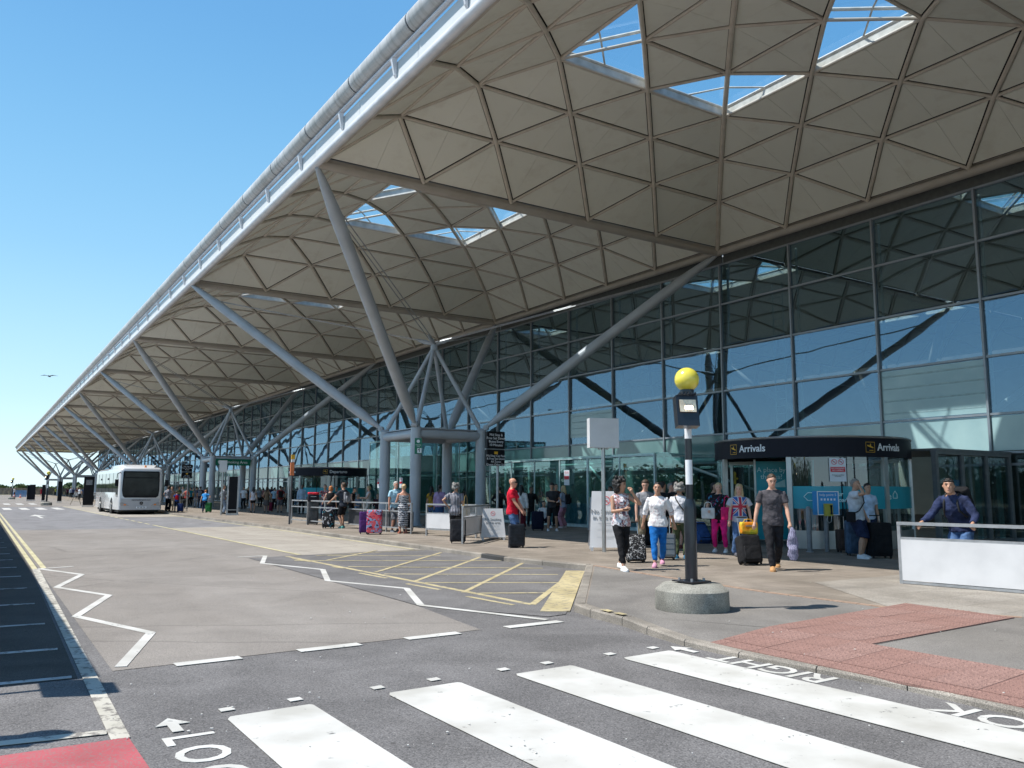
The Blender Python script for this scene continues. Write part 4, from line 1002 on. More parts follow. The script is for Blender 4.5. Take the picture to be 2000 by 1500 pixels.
for (x, y, xd) in ((-0.03, 4.9, (0, -1, 0)), (-0.03, 1.6, (0, -1, 0))):
    no_smoking(t, (x, y, 1.9), xd, (0.42, 0.60)); 
    MB().box((x-0.006, y, 1.92), (0.004, 0.37, 0.13)).obj('red_band', M['signred'], t)
# low glass stair enclosure
t = thing('glass_stair_enclosure', 'low clear glass enclosure with steel braces left of the arrivals drum', 'enclosure', (12.5, -1.5, 0))
framed(t, 0, 0, 0, 3.9, 2, 2.75, pale, M['glass2'], 0.05); framed(t, 0, 3.96, 0, 11.5, 4, 2.75, pale, M['glass2'], 0.05)
framed(t, 0.06, 0, 5.0, 0, 3, 2.75, pale, M['glass2'], 0.05)
for y in (0.6, 2.5, 4.6, 6.8, 9.0, 11.0):
    MB().tube([(0.6, y, 0), (0.6, y, 2.6)], 0.09, 12).obj('inner_post', pale, t, smooth=True)
for (a, b2) in (((0.6, 0.6, 2.5), (3.8, 0.6, 0.1)), ((0.6, 2.5, 2.5), (0.6, 4.6, 0.9)), ((0.6, 4.6, 2.5), (0.6, 2.5, 0.9)), ((0.6, 0.6, 2.55), (0.6, 11.0, 2.55)), ((1.4, 0.5, 2.6), (5.2, -2.6, 0.8))):
    MB().tube([a, b2], 0.055, 10).obj('brace', pale, t, smooth=True)
MB().box((2.4, 5.7, 2.83), (4.9, 11.6, 0.05)).obj('glass_roof', M['glass2'], t)
# sloped glass end
g = MB(); g.add([(0, -0.1, 0.1), (0, -3.4, 0.1), (0, -3.4, 1.1), (0, -0.7, 2.85), (0, -0.1, 2.85), (0.02, -0.1, 0.1), (0.02, -3.4, 0.1), (0.02, -3.4, 1.1), (0.02, -0.7, 2.85), (0.02, -0.1, 2.85)], [(0, 1, 2, 3, 4), (9, 8, 7, 6, 5), (0, 5, 6, 1), (1, 6, 7, 2), (2, 7, 8, 3), (3, 8, 9, 4), (4, 9, 5, 0)]); g.obj('sloped_glass_pane', M['glass2'], t)
MB().box((2.6, 6, 1.2), (0.2, 9, 2.2)).obj('inner_partition', M['enc'], t)
MB().box((0.25, 6.0, 0.5), (0.15, 10.5, 0.9)).obj('low_blue_panel', mat('low_blue_grey_panel', (0.16, 0.27, 0.36), 0.4), t)
q_, N_ = no_smoking(t, (-0.04, 5.3, 2.0), (0, -1, 0), (0.36, 0.62)); MB().box((-0.05, 5.3, 2.0), (0.004, 0.32, 0.14)).obj('red_band', M['signred'], t)
# yellow pictogram board inside
b_ = MB().box((3.0, -1.1, 1.95), (0.05, 0.8, 0.8)); b_.obj('black_board', M['black'], t)
b_ = MB(); b_.tube([(2.96, -1.1, 2.1), (2.95, -1.1, 2.1)], 0.09, 12); b_.box((2.96, -1.1, 1.88), (0.02, 0.14, 0.3)); b_.box((2.96, -1.1, 1.93), (0.02, 0.34, 0.07)); b_.obj('yellow_pictogram', M['letty'], t)

# green signs
t = thing('smoking_area_sign', 'long green Smoking Area sign hung under the second column ring beam', 'sign', (CX-0.05, 36+CY-HW-0.15, 3.62))
MB().box((0, 0, 0), (2.7, 0.08, 0.50)).obj('sign_board', M['green'], t)
text('Smoking Area', 0.30, (0.25, -0.045, 0.0), (1, 0, 0), (0, 0, 1), M['lettw'], t, bold=0.003)
q_ = MB(); q_.tube([(-1.05, -0.045, 0.0), (-1.05, -0.05, 0.0)], 0.15, 16); q_.obj('symbol_disc', M['lettw'], t)
for x in (-1.1, 1.1): MB().tube([(x, 0, 0.25), (x, 0, 0.35)], 0.02, 6).obj('hanger', M['galv'], t)
t = thing('smoking_arrow_sign', 'small green smoking area sign with white arrow on the nearest column', 'sign', (CX-HW+0.05-0.02, CY-HW+0.1-0.26, 3.3))
cxv = Vector((0.87, -0.49, 0))
def face_box(parent, name, c, w_, h_, m, th=0.02): MB().box(c, (w_, th, h_), math.atan2(-0.49, 0.87)).obj(name, m, parent)
face_box(t, 'sign_board', (0, 0, 0), 0.30, 0.66, M['green'])
nvv = Vector((-0.49, -0.87, 0))
face_box(t, 'arrow_panel', tuple(nvv*0.011+cxv*0.05+Vector((0, 0, -0.19))), 0.18, 0.2, M['lettw'], 0.01)
text('Smoking\nArea', 0.065, nvv*0.012+Vector((0, 0, 0.02)), cxv, (0, 0, 1), M['lettw'], t)
text('↑', 0.2, nvv*0.018+cxv*0.05+Vector((0, 0, -0.19)), cxv, (0, 0, 1), M['black'], t, bold=0.004)
q_ = MB(); qq = nvv*0.011+Vector((0, 0, 0.2)); q_.tube([qq, qq+nvv*0.004], 0.07, 16); q_.obj('symbol_disc', M['lettw'], t)

def pole_sign(px, py, D_z, H, label, lines1, lines2, Hp, w_=0.62, yaw_off=0.0, post=M['galv']):
    b0 = PX(px, py, 0.0); t = thing('bus_information_sign', label, 'sign', b0)
    MB().tube([(0, 0, 0), (0, 0, Hp)], 0.045, 14).obj('post', post, t, smooth=True)
    return t, b0
toC = lambda p: Vector((CAM[0]-p[0], CAM[1]-p[1], 0)).normalized()
def sign_black(px, D, ztop, zmid, zbot, w_, label, l1, l2, ts):
    b0 = AT(px, D); t = thing('bus_information_sign', label, 'sign', b0, 0, 'black bus information signs')
    MB().tube([(0.12, 0, 0), (0.12, 0, zbot+0.1)], 0.045, 14).obj('post', M['galv'], t, smooth=True)
    N = Vector((0.0, -1, 0)); X = Vector((1, 0, 0))
    for (za, zb, ls, sz) in ((zmid+0.02, ztop, l1, ts), (zbot, zmid-0.02, l2, ts*0.85)):
        MB().box((0, 0, (za+zb)/2), (w_, 0.16, zb-za)).obj('sign_panel', M['black'], t)
        text(ls, sz, (0, -0.085, (za+zb)/2-(0.09 if ls is l2 else 0)), X, (0, 0, 1), M['lettw'], t, line=0.95)
    MB().box((0, -0.085, zmid-0.13), (0.14, 0.01, 0.09)).obj('bus_symbol', M['letty'], t)
    MB().box((0, 0, zmid), (w_+0.06, 0.1, 0.03)).obj('clamp', M['galv'], t)
    return t
sign_black(967, 29.0, 3.52, 2.90, 2.32, 0.72, 'black bus information panels on a post right of the nearest column', 'Mid Stay &\nFree Set Down\nBuses Every\n10 Minutes', 'Mid Stay Car Park\n& Free Set Down\nAll Zones\nQueue Other Side', 0.125)
sign_black(369, 60, 3.25, 2.72, 2.27, 0.72, 'black bus information panels on a post just right of the bus', 'Mid Stay &\nFree Set Down\nBuses', 'Car Park\n& Set Down', 0.12)

def white_box_sign(px, py, zb, zt, w_, label, rz):
    b0 = PX(px, py, 0.0); t = thing('blank_box_sign', label, 'sign', b0, rz, 'blank white box signs on posts')
    MB().tube([(0, 0, 0), (0, 0, zb+0.02)], 0.05, 16).obj('post', M['steel'], t, smooth=True)
    MB().box((0, 0, (zb+zt)/2), (w_, 0.24, zt-zb)).obj('box', M['wpanel'], t)
    for s_ in (-0.1, 0.1): MB().box((s_, 0, zb-0.02), (0.05, 0.1, 0.04)).obj('bracket', M['galv'], t)
white_box_sign(1180, 1078, 2.50, 3.22, 0.74, 'blank white box sign on a steel post beside the large no smoking board', R(-22))
white_box_sign(431.5, 1006, 2.48, 3.14, 0.42, 'blank white box sign on a post left of the dark totem', R(-14))
# thin stop post with orange and yellow plates
b0 = PX(565, 1024, 0.0); t = thing('stop_post', 'dark leaning stop post with an orange plate and yellow top', 'post', b0)
MB().tube([(0, 0, 0), (0.05, 0, 2.9)], 0.045, 10).obj('post', mat('post_dark_grey', (0.08, 0.08, 0.085), 0.4), t, smooth=True)
MB().box((0.02, -0.05, 2.35), (0.16, 0.06, 0.55)).obj('orange_plate', M['orange'], t)
MB().box((0.04, -0.05, 2.86), (0.16, 0.05, 0.2)).obj('yellow_plate', M['letty'], t); MB().box((0.04, -0.05, 2.70), (0.15, 0.05, 0.12)).obj('white_plate', M['lettw'], t)

# no-smoking boards
def a_board(px, py, rz, h, w_, label, toph=None, leanl=0.0):
    b0 = PX(px, py, 0.0); t = thing('no_smoking_board', label, 'sign board', b0, rz, 'white no smoking boards')
    tilt = 0.13
    def plate(sgn, nm):
        mb = MB(); yb, yt = sgn*h*0.24, sgn*0.02; wt, wb = w_*0.40, w_*0.5
        z0 = 0.08
        v = [(-wb, yb, z0), (wb, yb, z0), (wt, yt, h), (-wt, yt, h)]
        mb.add([*v, *[(a, b2+sgn*-0.02, c) for a, b2, c in v]], [(0, 1, 2, 3), (7, 6, 5, 4), (0, 4, 5, 1), (1, 5, 6, 2), (2, 6, 7, 3), (3, 7, 4, 0)])
        return mb.obj(nm, M['wpanel'], t)
    plate(-1, 'front_panel'); plate(1, 'back_panel')
    for s_ in (-1, 1):
        for q in (-1, 1): MB().box((s_*w_*0.43, q*h*0.24, 0.045), (0.06, 0.05, 0.09)).obj('foot', M['wpanel'], t)
    sl = math.atan2(h-0.08, h*0.22); U = Vector((0, math.cos(sl), math.sin(sl))); N = Vector((0, -math.sin(sl), math.cos(sl)))
    def onp(z): f = (z-0.08)/(h-0.08); return Vector((0, -h*0.24+f*h*0.22, z))+N*0.006
    text('No Smoking\nin this area', h*0.105, onp(h*0.60), (1, 0, 0), U, M['lettg'], t, bold=0.001)
    mb = MB(); c = onp(h*0.84); n = 28; r = h*0.075
    vs = [c+Vector((rr*math.cos(2*math.pi*i/n), 0, 0))+U*rr*math.sin(2*math.pi*i/n) for rr in (r, r*0.84) for i in range(n)]
    mb.add(vs, [(i, (i+1) % n, n+(i+1) % n, n+i) for i in range(n)])
    X = Vector((1, 0, 0)); d = (X-U).normalized(); e_ = (X+U).normalized(); mb.add([c-d*r*.85-e_*r*.07, c+d*r*.85-e_*r*.07, c+d*r*.85+e_*r*.07, c-d*r*.85+e_*r*.07], [(0, 1, 2, 3)])
    mb.obj('prohibition_ring', M['signred'], t)
    mb = MB(); mb.add([c-X*r*.5-U*r*.08-N*0.001, c+X*r*.5-U*r*.08-N*0.001, c+X*r*.5+U*r*.08-N*0.001, c-X*r*.5+U*r*.08-N*0.001], [(0, 1, 2, 3)]); mb.obj('cigarette_symbol', M['lettg'], t)
    pr = MB()
    for i, (zz, ww) in enumerate(((0.47, .5), (0.44, .42), (0.36, .55), (0.33, .3), (0.24, .6), (0.21, .35))):
        c = onp(h*zz); pr.add([c-X*w_*ww/2-U*0.006, c+X*w_*ww/2-U*0.006, c+X*w_*ww/2+U*0.006, c-X*w_*ww/2+U*0.006], [(0, 1, 2, 3)])
    pr.obj('small_print', mat('faint_print', (0.62, 0.62, 0.62)), t)
    return t
a_board(962, 1054, R(-25), 0.92, 0.74, 'white no smoking board right of the white hoarding rail, beside the man in red')
a_board(1184, 1074, R(-35), 1.45, 0.86, 'large white no smoking board behind the blank box sign post')
a_board(1166, 1036, R(-30), 1.22, 0.62, 'white no smoking board standing in shade, mostly behind the larger board')

# barriers
def barrier(p0, p1, H, label, panel=None, mid=True, posts=None, bars=False, zb=0.22, zt=0.74, name='pedestrian_barrier', r=0.024, m=M['galv']):
    p0 = Vector((p0[0], p0[1], 0)); p1 = Vector((p1[0], p1[1], 0)); L = (p1-p0).length; a = math.atan2(p1.y-p0.y, p1.x-p0.x)
    t = thing(name, label, 'barrier', p0, a, 'metal barriers along the pavement')
    n = posts or max(1, round(L/1.6))
    for i in range(n+1): MB().box((L*i/n, 0, H/2), (0.05, 0.05, H)).obj('post', m, t)
    MB().box((L/2, 0, H+0.025), (L+0.05, 0.06, 0.05)).obj('top_rail', m, t)
    if mid: MB().box((L/2, 0, zt+0.02), (L-0.05, 0.045, 0.04)).obj('middle_rail', m, t)
    MB().box((L/2, 0, zb-0.03), (L-0.05, 0.045, 0.04)).obj('bottom_rail', m, t)
    if panel:
        for i in range(n): MB().box((L*(i+0.5)/n, -0.012, (zb+zt)/2), (L/n-0.05, 0.03, zt-zb)).obj('infill_panel', panel, t)
    if bars:
        k = int(L/0.14); b2 = MB()
        for i in range(1, k):
            if abs((L*i/k) % (L/n)) < 0.03: continue
            MB().box((L*i/k, 0.03, (zb+H)/2), (0.016, 0.016, H-zb)).obj('bar', m, t) if L < 12 else b2.box((L*i/k, 0.03, (zb+H)/2), (0.016, 0.016, H-zb))
        if b2.v: o = b2.obj('bars', m, t); o['kind'] = 'stuff'
    return t
pa, pb = PX(803, 1043), PX(565, 1022)
barrier(pa[:2], (3.55, 12.1), 0.98, 'grey railing with grey infill panels behind the flowered suitcase', None, posts=6, zb=0.20, zt=0.72)
# the grey panels hang on only part of it
t = thing('grey_screen', 'dark grey sheet panels fixed low along the railing behind the suitcases', 'screen', (float(pa[0])+0.05, float(pa[1]), 0), math.atan2(12.1-pa[1], 3.55-pa[0]))
for i in range(3): MB().box((0.9+1.7*i, -0.06, 0.44), (1.66, 0.02, 0.56)).obj('panel', M['greyp'], t)
barrier(PX(833, 1046)[:2], PX(930, 1051)[:2], 0.98, 'metal rail with a white infill panel in front of the column, left section', M['wpanel'], posts=1, zb=0.24, zt=0.70)
barrier(PX(903, 1062)[:2], PX(956, 1050)[:2], 0.98, 'metal rail with vertical bars and a white panel, beside the small no smoking board', M['wpanel'], posts=1, bars=True, zb=0.24, zt=0.68)
barrier(PX(1762, 1140)[:2], (5.05, -20.2), 0.93, 'white panelled barrier the man in the navy jacket leans on', M['wpanel'], posts=1, zb=0.06, zt=0.70, name='white_panel_barrier')
barrier(PX(350, 999)[:2], PX(365, 998)[:2], 1.0, 'short metal rail beside the queue near the bus', None, posts=1)
barrier((4.2, 96), (4.2, 66), 1.0, 'long grey railing far left on the pavement beyond the bus', None, bars=True, posts=15)

# totem
b0 = PX(452, 1006, 0.0); t = thing('information_totem', 'tall black information totem with grey frame on the pavement edge', 'totem', b0, R(-14))
MB().box((0.03, 0, 1.16), (0.48, 0.10, 2.1)).obj('black_screen', M['black'], t)
for x in (-0.26, 0.31): MB().box((x, 0, 1.13), (0.09, 0.13, 2.26)).obj('side_frame', M['galv'], t)
MB().box((0.03, 0, 0.05), (0.7, 0.3, 0.10)).obj('foot', M['galv'], t); MB().box((0.03, -0.1, 0.30), (0.8, 0.05, 0.04)).obj('guard_bar', M['galv'], t)
# help point with yellow phone
b0 = AT(1607, 20.5); t = thing('help_point', 'blue help point box with a yellow telephone on a grey post', 'help point', b0, math.atan2(CR[1], CR[0]))
MB().tube([(0, 0.02, 0), (0, 0.02, 0.95)], 0.055, 16).obj('post', mat('post_mid_grey', (0.22, 0.22, 0.23), 0.4), t, smooth=True)
MB().box((0, 0, 1.18), (0.52, 0.34, 0.58)).obj('blue_box', M['blue'], t)
for x in (-0.255, 0.255): MB().box((x, -0.172, 1.18), (0.02, 0.012, 0.58)).obj('white_edge', M['lettw'], t)
for z in (0.90, 1.46): MB().box((0, -0.172, z), (0.49, 0.012, 0.02)).obj('white_edge', M['lettw'], t)
text('help point 5', 0.085, (0, -0.175, 1.38), (1, 0, 0), (0, 0, 1), M['lettw'], t)
for i in range(5): MB().box((-0.16+0.08*i, -0.174, 1.27), (0.04, 0.006, 0.05)).obj('pictogram', M['lettw'], t)
MB().box((-0.02, -0.21, 1.02), (0.2, 0.09, 0.30)).obj('yellow_phone', M['yphone'], t)
mb = MB(); mb.tube([(0.03, -0.29, 1.13), (0.035, -0.27, 1.08), (0.035, -0.27, 0.97), (0.03, -0.29, 0.92)], [0.03, 0.018, 0.018, 0.03], 8); mb.obj('handset', M['black'], t, smooth=True)
mb = MB(); mb.tube([(-0.05, -0.25, 0.88), (-0.08, -0.25, 0.78), (-0.03, -0.25, 0.70), (0.03, -0.25, 0.74), (0.04, -0.25, 0.88)], 0.008, 6); mb.obj('cable', M['galv'], t)
b0 = AT(1573, 20.4); t = thing('bollard', 'grey round bollard left of the help point', 'bollard', b0)
mb = MB(); mb.lathe([(0.0001, 0), (0.06, 0), (0.06, 1.05), (0.045, 1.09), (0.0001, 1.10)], (0, 0, 0), 20); mb.obj('tube', MATS['post_mid_grey'], t, smooth=True)
mb = MB(); mb.lathe([(0.09, 0.0), (0.09, 0.012), (0.062, 0.014)], (0, 0, 0), 20); mb.obj('base_ring', M['galv'], t)

# belisha beacons
def beacon(loc, label, rz=0.0, group='zebra crossing beacons'):
    t = thing('crossing_beacon', label, 'beacon', loc, rz, group)
    mb = MB(); mb.lathe([(0.0001, 0.0), (0.45, 0.0), (0.455, 0.04), (0.45, 0.24), (0.36, 0.315), (0.0001, 0.33)], (0, 0, 0), 40)
    mb.obj('concrete_base', M['drumc'], t, smooth=True)
    MB().box((0, 0, 0.345), (0.34, 0.34, 0.015), 0.5).obj('base_plate', M['postb'], t)
    for a in range(4): MB().tube([(0.15*math.cos(a*math.pi/2+1.28), 0.15*math.sin(a*math.pi/2+1.28), 0.35), (0.15*math.cos(a*math.pi/2+1.28), 0.15*math.sin(a*math.pi/2+1.28), 0.385)], 0.016, 6).obj('bolt', M['galv'], t)
    mb = MB(); mb.lathe([(0.078, 0.35), (0.078, 1.24), (0.07, 1.30), (0.052, 1.36)], (0, 0, 0), 24); mb.obj('lower_post', M['postb'], t, smooth=True)
    segs = [(1.36, 1.54, 'postb'), (1.54, 1.85, 'postw'), (1.85, 2.12, 'postb'), (2.12, 2.32, 'postw'), (2.32, 2.66, 'postb')]
    for z0, z1, m_ in segs: mb = MB(); mb.lathe([(0.045, z0), (0.045, z1)], (0, 0, 0), 20); mb.obj('post_band', M[m_], t, smooth=True)
    mb = MB(); mb.lathe([(0.05, 2.63), (0.085, 2.67), (0.09, 2.73), (0.085, 2.75), (0.001, 2.75)], (0, 0, 0), 24); mb.obj('collar', M['postb'], t, smooth=True)
    mb = MB(); mb.ball((0, 0, 2.88), 0.157, 32); mb.obj('globe', M['globe'], t, smooth=True)
    # floodlight head on the camera side
    h = MB(); Z = Vector((0, 0, 1)); 
    def fb(c, d, m, nm, tl=0.0):
        mb = MB(); mb.box((0, 0, 0), d)
        o = mb.obj(nm, m, t); o.location = c; o.rotation_euler = (tl, 0, 0); return o
    fb((-0.06, -0.13, 2.45), (0.28, 0.14, 0.40), M['postb'], 'floodlight_body', R(-12))
    fb((-0.06, -0.207, 2.52), (0.21, 0.01, 0.16), mat('warm_reflector', (0.80, 0.66, 0.48), 0.3, 0.2, 0.3, 12), 'reflector', R(-12))
    fb((-0.05, -0.216, 2.495), (0.10, 0.008, 0.045), M['lampemit'], 'lamp', R(-12))
    for i in range(6): fb((-0.16+0.04*i, -0.15, 2.665), (0.012, 0.15, 0.03), M['postb'], 'cooling_fin', R(-12))
    fb((0.0, -0.05, 2.45), (0.06, 0.12, 0.06), M['postb'], 'arm')
    return t
bb = PX(1352, 1190, 0.0)
b1 = beacon((bb[0], bb[1], 0), 'nearest striped crossing beacon with yellow globe and lit lamp on a round concrete base', math.atan2(CR[1], CR[0])+R(6))
c = copy_tree(b1); bb = AT(101, 74); c.location = (bb[0], bb[1], 0.0); c['label'] = 'striped crossing beacon with yellow globe left of the bus, on a pale base'; c.rotation_euler = (0, 0, R(-75))
c = copy_tree(b1); bb = AT(33, 118); c.location = (bb[0], bb[1], 0.0); c['label'] = 'farthest crossing beacon at the left edge beside the blue barrier'; c.rotation_euler = (0, 0, R(-75))
c = copy_tree(b1); c.location = (-9.35, -17.1, ZR); c['label'] = 'crossing beacon just outside the left edge that throws the oval shadow'; c.rotation_euler = (0, 0, R(60))

# covered walkway outside the left edge: its roof throws the long shadow
t = thing('walkway_canopy', 'flat covered walkway roof beside the road, just outside the left edge', 'canopy', (-9.03, -15.35, 0))
MB().box((-5.0, 45, 3.06), (10.0, 90, 0.12)).obj('roof', M['roofskin'], t)
for i in range(16):
    MB().tube([(-9.0, 3+6*i, -0.1), (-9.0, 3+6*i, 3.0)], 0.06, 10).obj('post', M['grey'], t)
    MB().tube([(-0.6, 3+6*i, -0.1), (-0.6, 3+6*i, 3.0)], 0.06, 10).obj('post', M['grey'], t)
t = thing('hanging_sign', 'sign board on a bracket at the near end of the walkway roof', 'sign', (-8.98, -15.72, 2.62))
MB().box((0.0, -0.06, 0.0), (0.05, 0.62, 0.68)).obj('board', M['black'], t); MB().box((0.0, -0.1, 0.42), (0.05, 0.4, 0.14)).obj('side_board', M['black'], t); MB().tube([(-0.1, 0, 0.1), (-2.2, 0.1, 0.1)], 0.03, 8).obj('bracket', M['galv'], t)

# ================================================================== BUS
def build_bus():
    # local: front faces -Y, x to the right seen from the front camera side
    Wd, Lb = 1.27, 10.6
    t = thing('bus', 'white single deck airport bus with dark windscreen parked at the kerb', 'bus', (0.44, 32.2, ZR), R(0.5))
    zs0, zs1 = 0.30, 2.88
    # body as a loft of cross sections along y (slightly rounded front)
    secs = []
    for y, ins, zt in ((0.0, 0.12, 2.78), (0.05, 0.05, 2.86), (0.18, 0.0, 2.92), (Lb-0.15, 0.0, 2.92), (Lb, 0.08, 2.86)):
        w_ = Wd-ins
        secs.append([(-w_, y, zs0), (-w_, y, 2.62), (-w_+0.05, y, zt-0.12), (-w_+0.22, y, zt), (w_-0.22, y, zt), (w_-0.05, y, zt-0.12), (w_, y, 2.62), (w_, y, zs0)])
    mb = MB(); n = 8; vs = [p for s_ in secs for p in s_]; fs = []
    for i in range(len(secs)-1):
        for k in range(n): fs.append((i*n+k, i*n+(k+1) % n, (i+1)*n+(k+1) % n, (i+1)*n+k))
    fs.append(tuple(range(n))[::-1]); fs.append(tuple((len(secs)-1)*n+k for k in range(n)))
    mb.add(vs, fs); mb.obj('body', M['buswhite'], t, smooth=True)
    # raised roof pod
    pod = MB(); secs = [(0.55, 0.75, 2.90), (1.0, 1.0, 3.10), (5.2, 1.0, 3.10), (6.6, 0.8, 2.90)]; vs = []
    for y, w_, z in secs: vs += [(-w_-0.12, y, 2.88), (-w_, y, z), (w_, y, z), (w_+0.12, y, 2.88)]
    fs = [(i*4+k, i*4+k+1, i*4+k+5, i*4+k+4) for i in range(3) for k in range(3)]+[(0, 1, 2, 3), (12, 15, 14, 13)]
    pod.add(vs, fs); pod.obj('roof_pod', M['buswhite'], t, smooth=True)
    mb = MB(); mb.tube([(0.25, 0.32, 2.92), (0.25, 0.32, 3.06)], [0.07, 0.05], 12); mb.obj('amber_beacon', M['amber'], t, smooth=True)
    # windscreen
    def fr(pts, y, m, nm, th=0.02):
        mb = MB(); mb.add([(x, y, z) for x, z in pts]+[(x, y+th, z) for x, z in pts], [tuple(range(len(pts)))[::1], tuple(range(len(pts), 2*len(pts)))[::-1]]+[(i, (i+1) % len(pts), len(pts)+(i+1) % len(pts), len(pts)+i) for i in range(len(pts))]); return mb.obj(nm, m, t)
    fr([(-1.02, 1.15), (-0.90, 1.04), (0.90, 1.04), (1.04, 1.15), (1.08, 1.5), (1.05, 2.62), (1.0, 2.68), (-1.0, 2.68), (-1.05, 2.62), (-1.08, 1.5)], -0.015, M['black'], 'windscreen_surround', 0.03)
    fr([(-0.98, 1.18), (0.98, 1.18), (1.02, 1.5), (1.0, 2.25), (-1.0, 2.25), (-1.02, 1.5)], -0.022, mat('bus_windscreen', (0.012, 0.016, 0.016), 0.12, 0, 0.5, 1.5, c2=(0.03, 0.034, 0.034), spec=0.35), 'windscreen', 0.006)
    fr([(-0.95, 2.30), (0.95, 2.30), (0.95, 2.60), (-0.95, 2.60)], -0.022, MATS['bus_windscreen'], 'destination_glass', 0.006)
    for x in (-0.5, 0.45): mb = MB(); mb.tube([(x, -0.03, 1.08), (x+0.35, -0.035, 1.6)], 0.012, 6); mb.obj('wiper', M['black'], t)
    fr([(-1.10, 0.32), (1.10, 0.32), (1.12, 0.98), (-1.12, 0.98)], -0.012, M['bussilver'], 'front_panel', 0.02)
    fr([(-1.16, 0.28), (1.16, 0.28), (1.16, 0.52), (-1.16, 0.52)], -0.035, M['bussilver'], 'bumper', 0.05)
    text('stanstedairport.com', 0.135, (0.05, -0.018, 0.90), (1, 0, 0), (0, 0, 1), M['black'], t, bold=0.002)
    mb = MB(); mb.tube([(0.07, -0.012, 0.70), (0.07, -0.035, 0.70)], 0.10, 20); mb.obj('round_badge', M['black'], t)
    mb = MB()
    for a in (90, 210, 330): mb.tube([(0.07, -0.04, 0.70), (0.07+0.08*math.cos(R(a)), -0.04, 0.70+0.08*math.sin(R(a)))], 0.01, 5)
    mb.obj('badge_star', M['steel'], t)
    fr([(-0.22, 0.38), (0.38, 0.38), (0.38, 0.49), (-0.22, 0.49)], -0.042, M['lettw'], 'number_plate', 0.008)
    text('BX 101 ZA', 0.10, (0.08, -0.046, 0.435), (1, 0, 0), (0, 0, 1), M['black'], t, bold=0.002)
    for s_ in (-1, 1):
        pts = [(s_*1.14, 0.55), (s_*0.62, 0.55), (s_*0.75, 0.64), (s_*1.0, 0.74), (s_*1.14, 0.74)]
        fr(pts if s_ > 0 else pts[::-1], -0.03, M['lampglass'], 'headlight', 0.03)
        fr([(s_*0.93, 0.57), (s_*0.80, 0.57), (s_*0.80, 0.63), (s_*0.93, 0.66)], -0.036, M['amber'], 'indicator', 0.008)
        mb = MB(); mb.tube([(s_*1.20, 0.05, 2.6), (s_*1.42, -0.25, 2.5), (s_*1.44, -0.28, 2.2)], 0.025, 6); mb.obj('mirror_arm', M['black'], t)
        mb = MB(); mb.box((s_*1.44, -0.28, 1.95), (0.2, 0.10, 0.42)); mb.obj('mirror', M['black'], t)
    # side glazing (left side as seen, x = -Wd)
    for s_ in (-1, 1):
        x = s_*(Wd+0.006)
        mb = MB(); mb.box((x, 5.35, 1.98), (0.02, 10.2, 1.22)); mb.obj('side_window_band', mat('bus_side_glass', (0.05, 0.055, 0.06), 0.03, 0.0, 0.3, 0.8, spec=1.0, coat=1.0), t)
        mb = MB(); mb.add([(x+s_*0.012, 0.22, 1.10), (x+s_*0.012, 0.95, 1.10), (x+s_*0.012, 1.3, 1.6), (x+s_*0.012, 1.0, 2.6), (x+s_*0.012, 0.22, 2.6)], [(0, 1, 2, 3, 4)]); mb.obj('cab_window', MATS['bus_side_glass'], t)
        for yy in (2.4, 4.1, 5.8, 7.5, 9.2): MB().box((x+s_*0.012, yy, 1.98), (0.01, 0.05, 1.2)).obj('window_divider', M['black'], t)
        for yy in (4.6, 7.9): MB().box((x+s_*0.014, yy, 2.22), (0.015, 0.6, 0.12)).obj('vent_window', M['black'], t)
        for yy in (2.75, 8.0):
            mb = MB(); mb.tube([(x-s_*0.3, yy, 0.47), (x+s_*0.004, yy, 0.47)], 0.56, 28); mb.obj('wheel_arch', M['black'], t)
            mb = MB(); mb.tube([(x-s_*0.30, yy, 0.47), (x-s_*0.02, yy, 0.47), (x+s_*0.02, yy, 0.47)], [0.46, 0.46, 0.43], 28); wh = mb.obj('wheel', M['rubber'], t)
            mb = MB(); mb.tube([(x-s_*0.04, yy, 0.47), (x+s_*0.026, yy, 0.47)], [0.28, 0.24], 20); mb.obj('rim', M['steel'], wh)
    MB().box((0, 5.3, 0.24), (2.3, 9.8, 0.2)).obj('chassis', M['rubber'], t)
    return t
build_bus()

# ================================================================== DISTANCE
t = thing('boundary_fence', 'long weathered board fence across the far end of the road', 'fence', (-45, 224.5, 0))
for i in range(60):
    MB().box((1.25*i+0.6, 0, 0.85), (1.2, 0.05, 1.7)).obj('board_panel', M['wood'], t)
t = thing('blue_mesh_barrier', 'blue mesh barrier panels at the far left beside the distant beacon', 'barrier', (*AT(33, 150)[:2], 0))
for i in range(8): MB().box((0.26+0.27*i, 0, 0.62), (0.24, 0.04, 1.2)).obj('panel', M['hoard'], t)
for i in range(2):
    b0 = AT([37.5, 49.5][i], 140); t = thing('traffic_cone', ['left orange and white cone before the blue barrier', 'right orange and white cone before the blue barrier'][i], 'cone', b0, 0, 'traffic cones')
    mb = MB(); mb.lathe([(0.22, 0.0), (0.22, 0.03), (0.15, 0.04), (0.03, 0.6), (0.001, 0.61)], (0, 0, 0), 14); mb.obj('cone', mat('cone_orange', (0.7, 0.1, 0.04)), t)
    mb = MB(); mb.lathe([(0.115, 0.25), (0.08, 0.42)], (0, 0, 0), 14); mb.obj('white_band', M['lettw'], t)
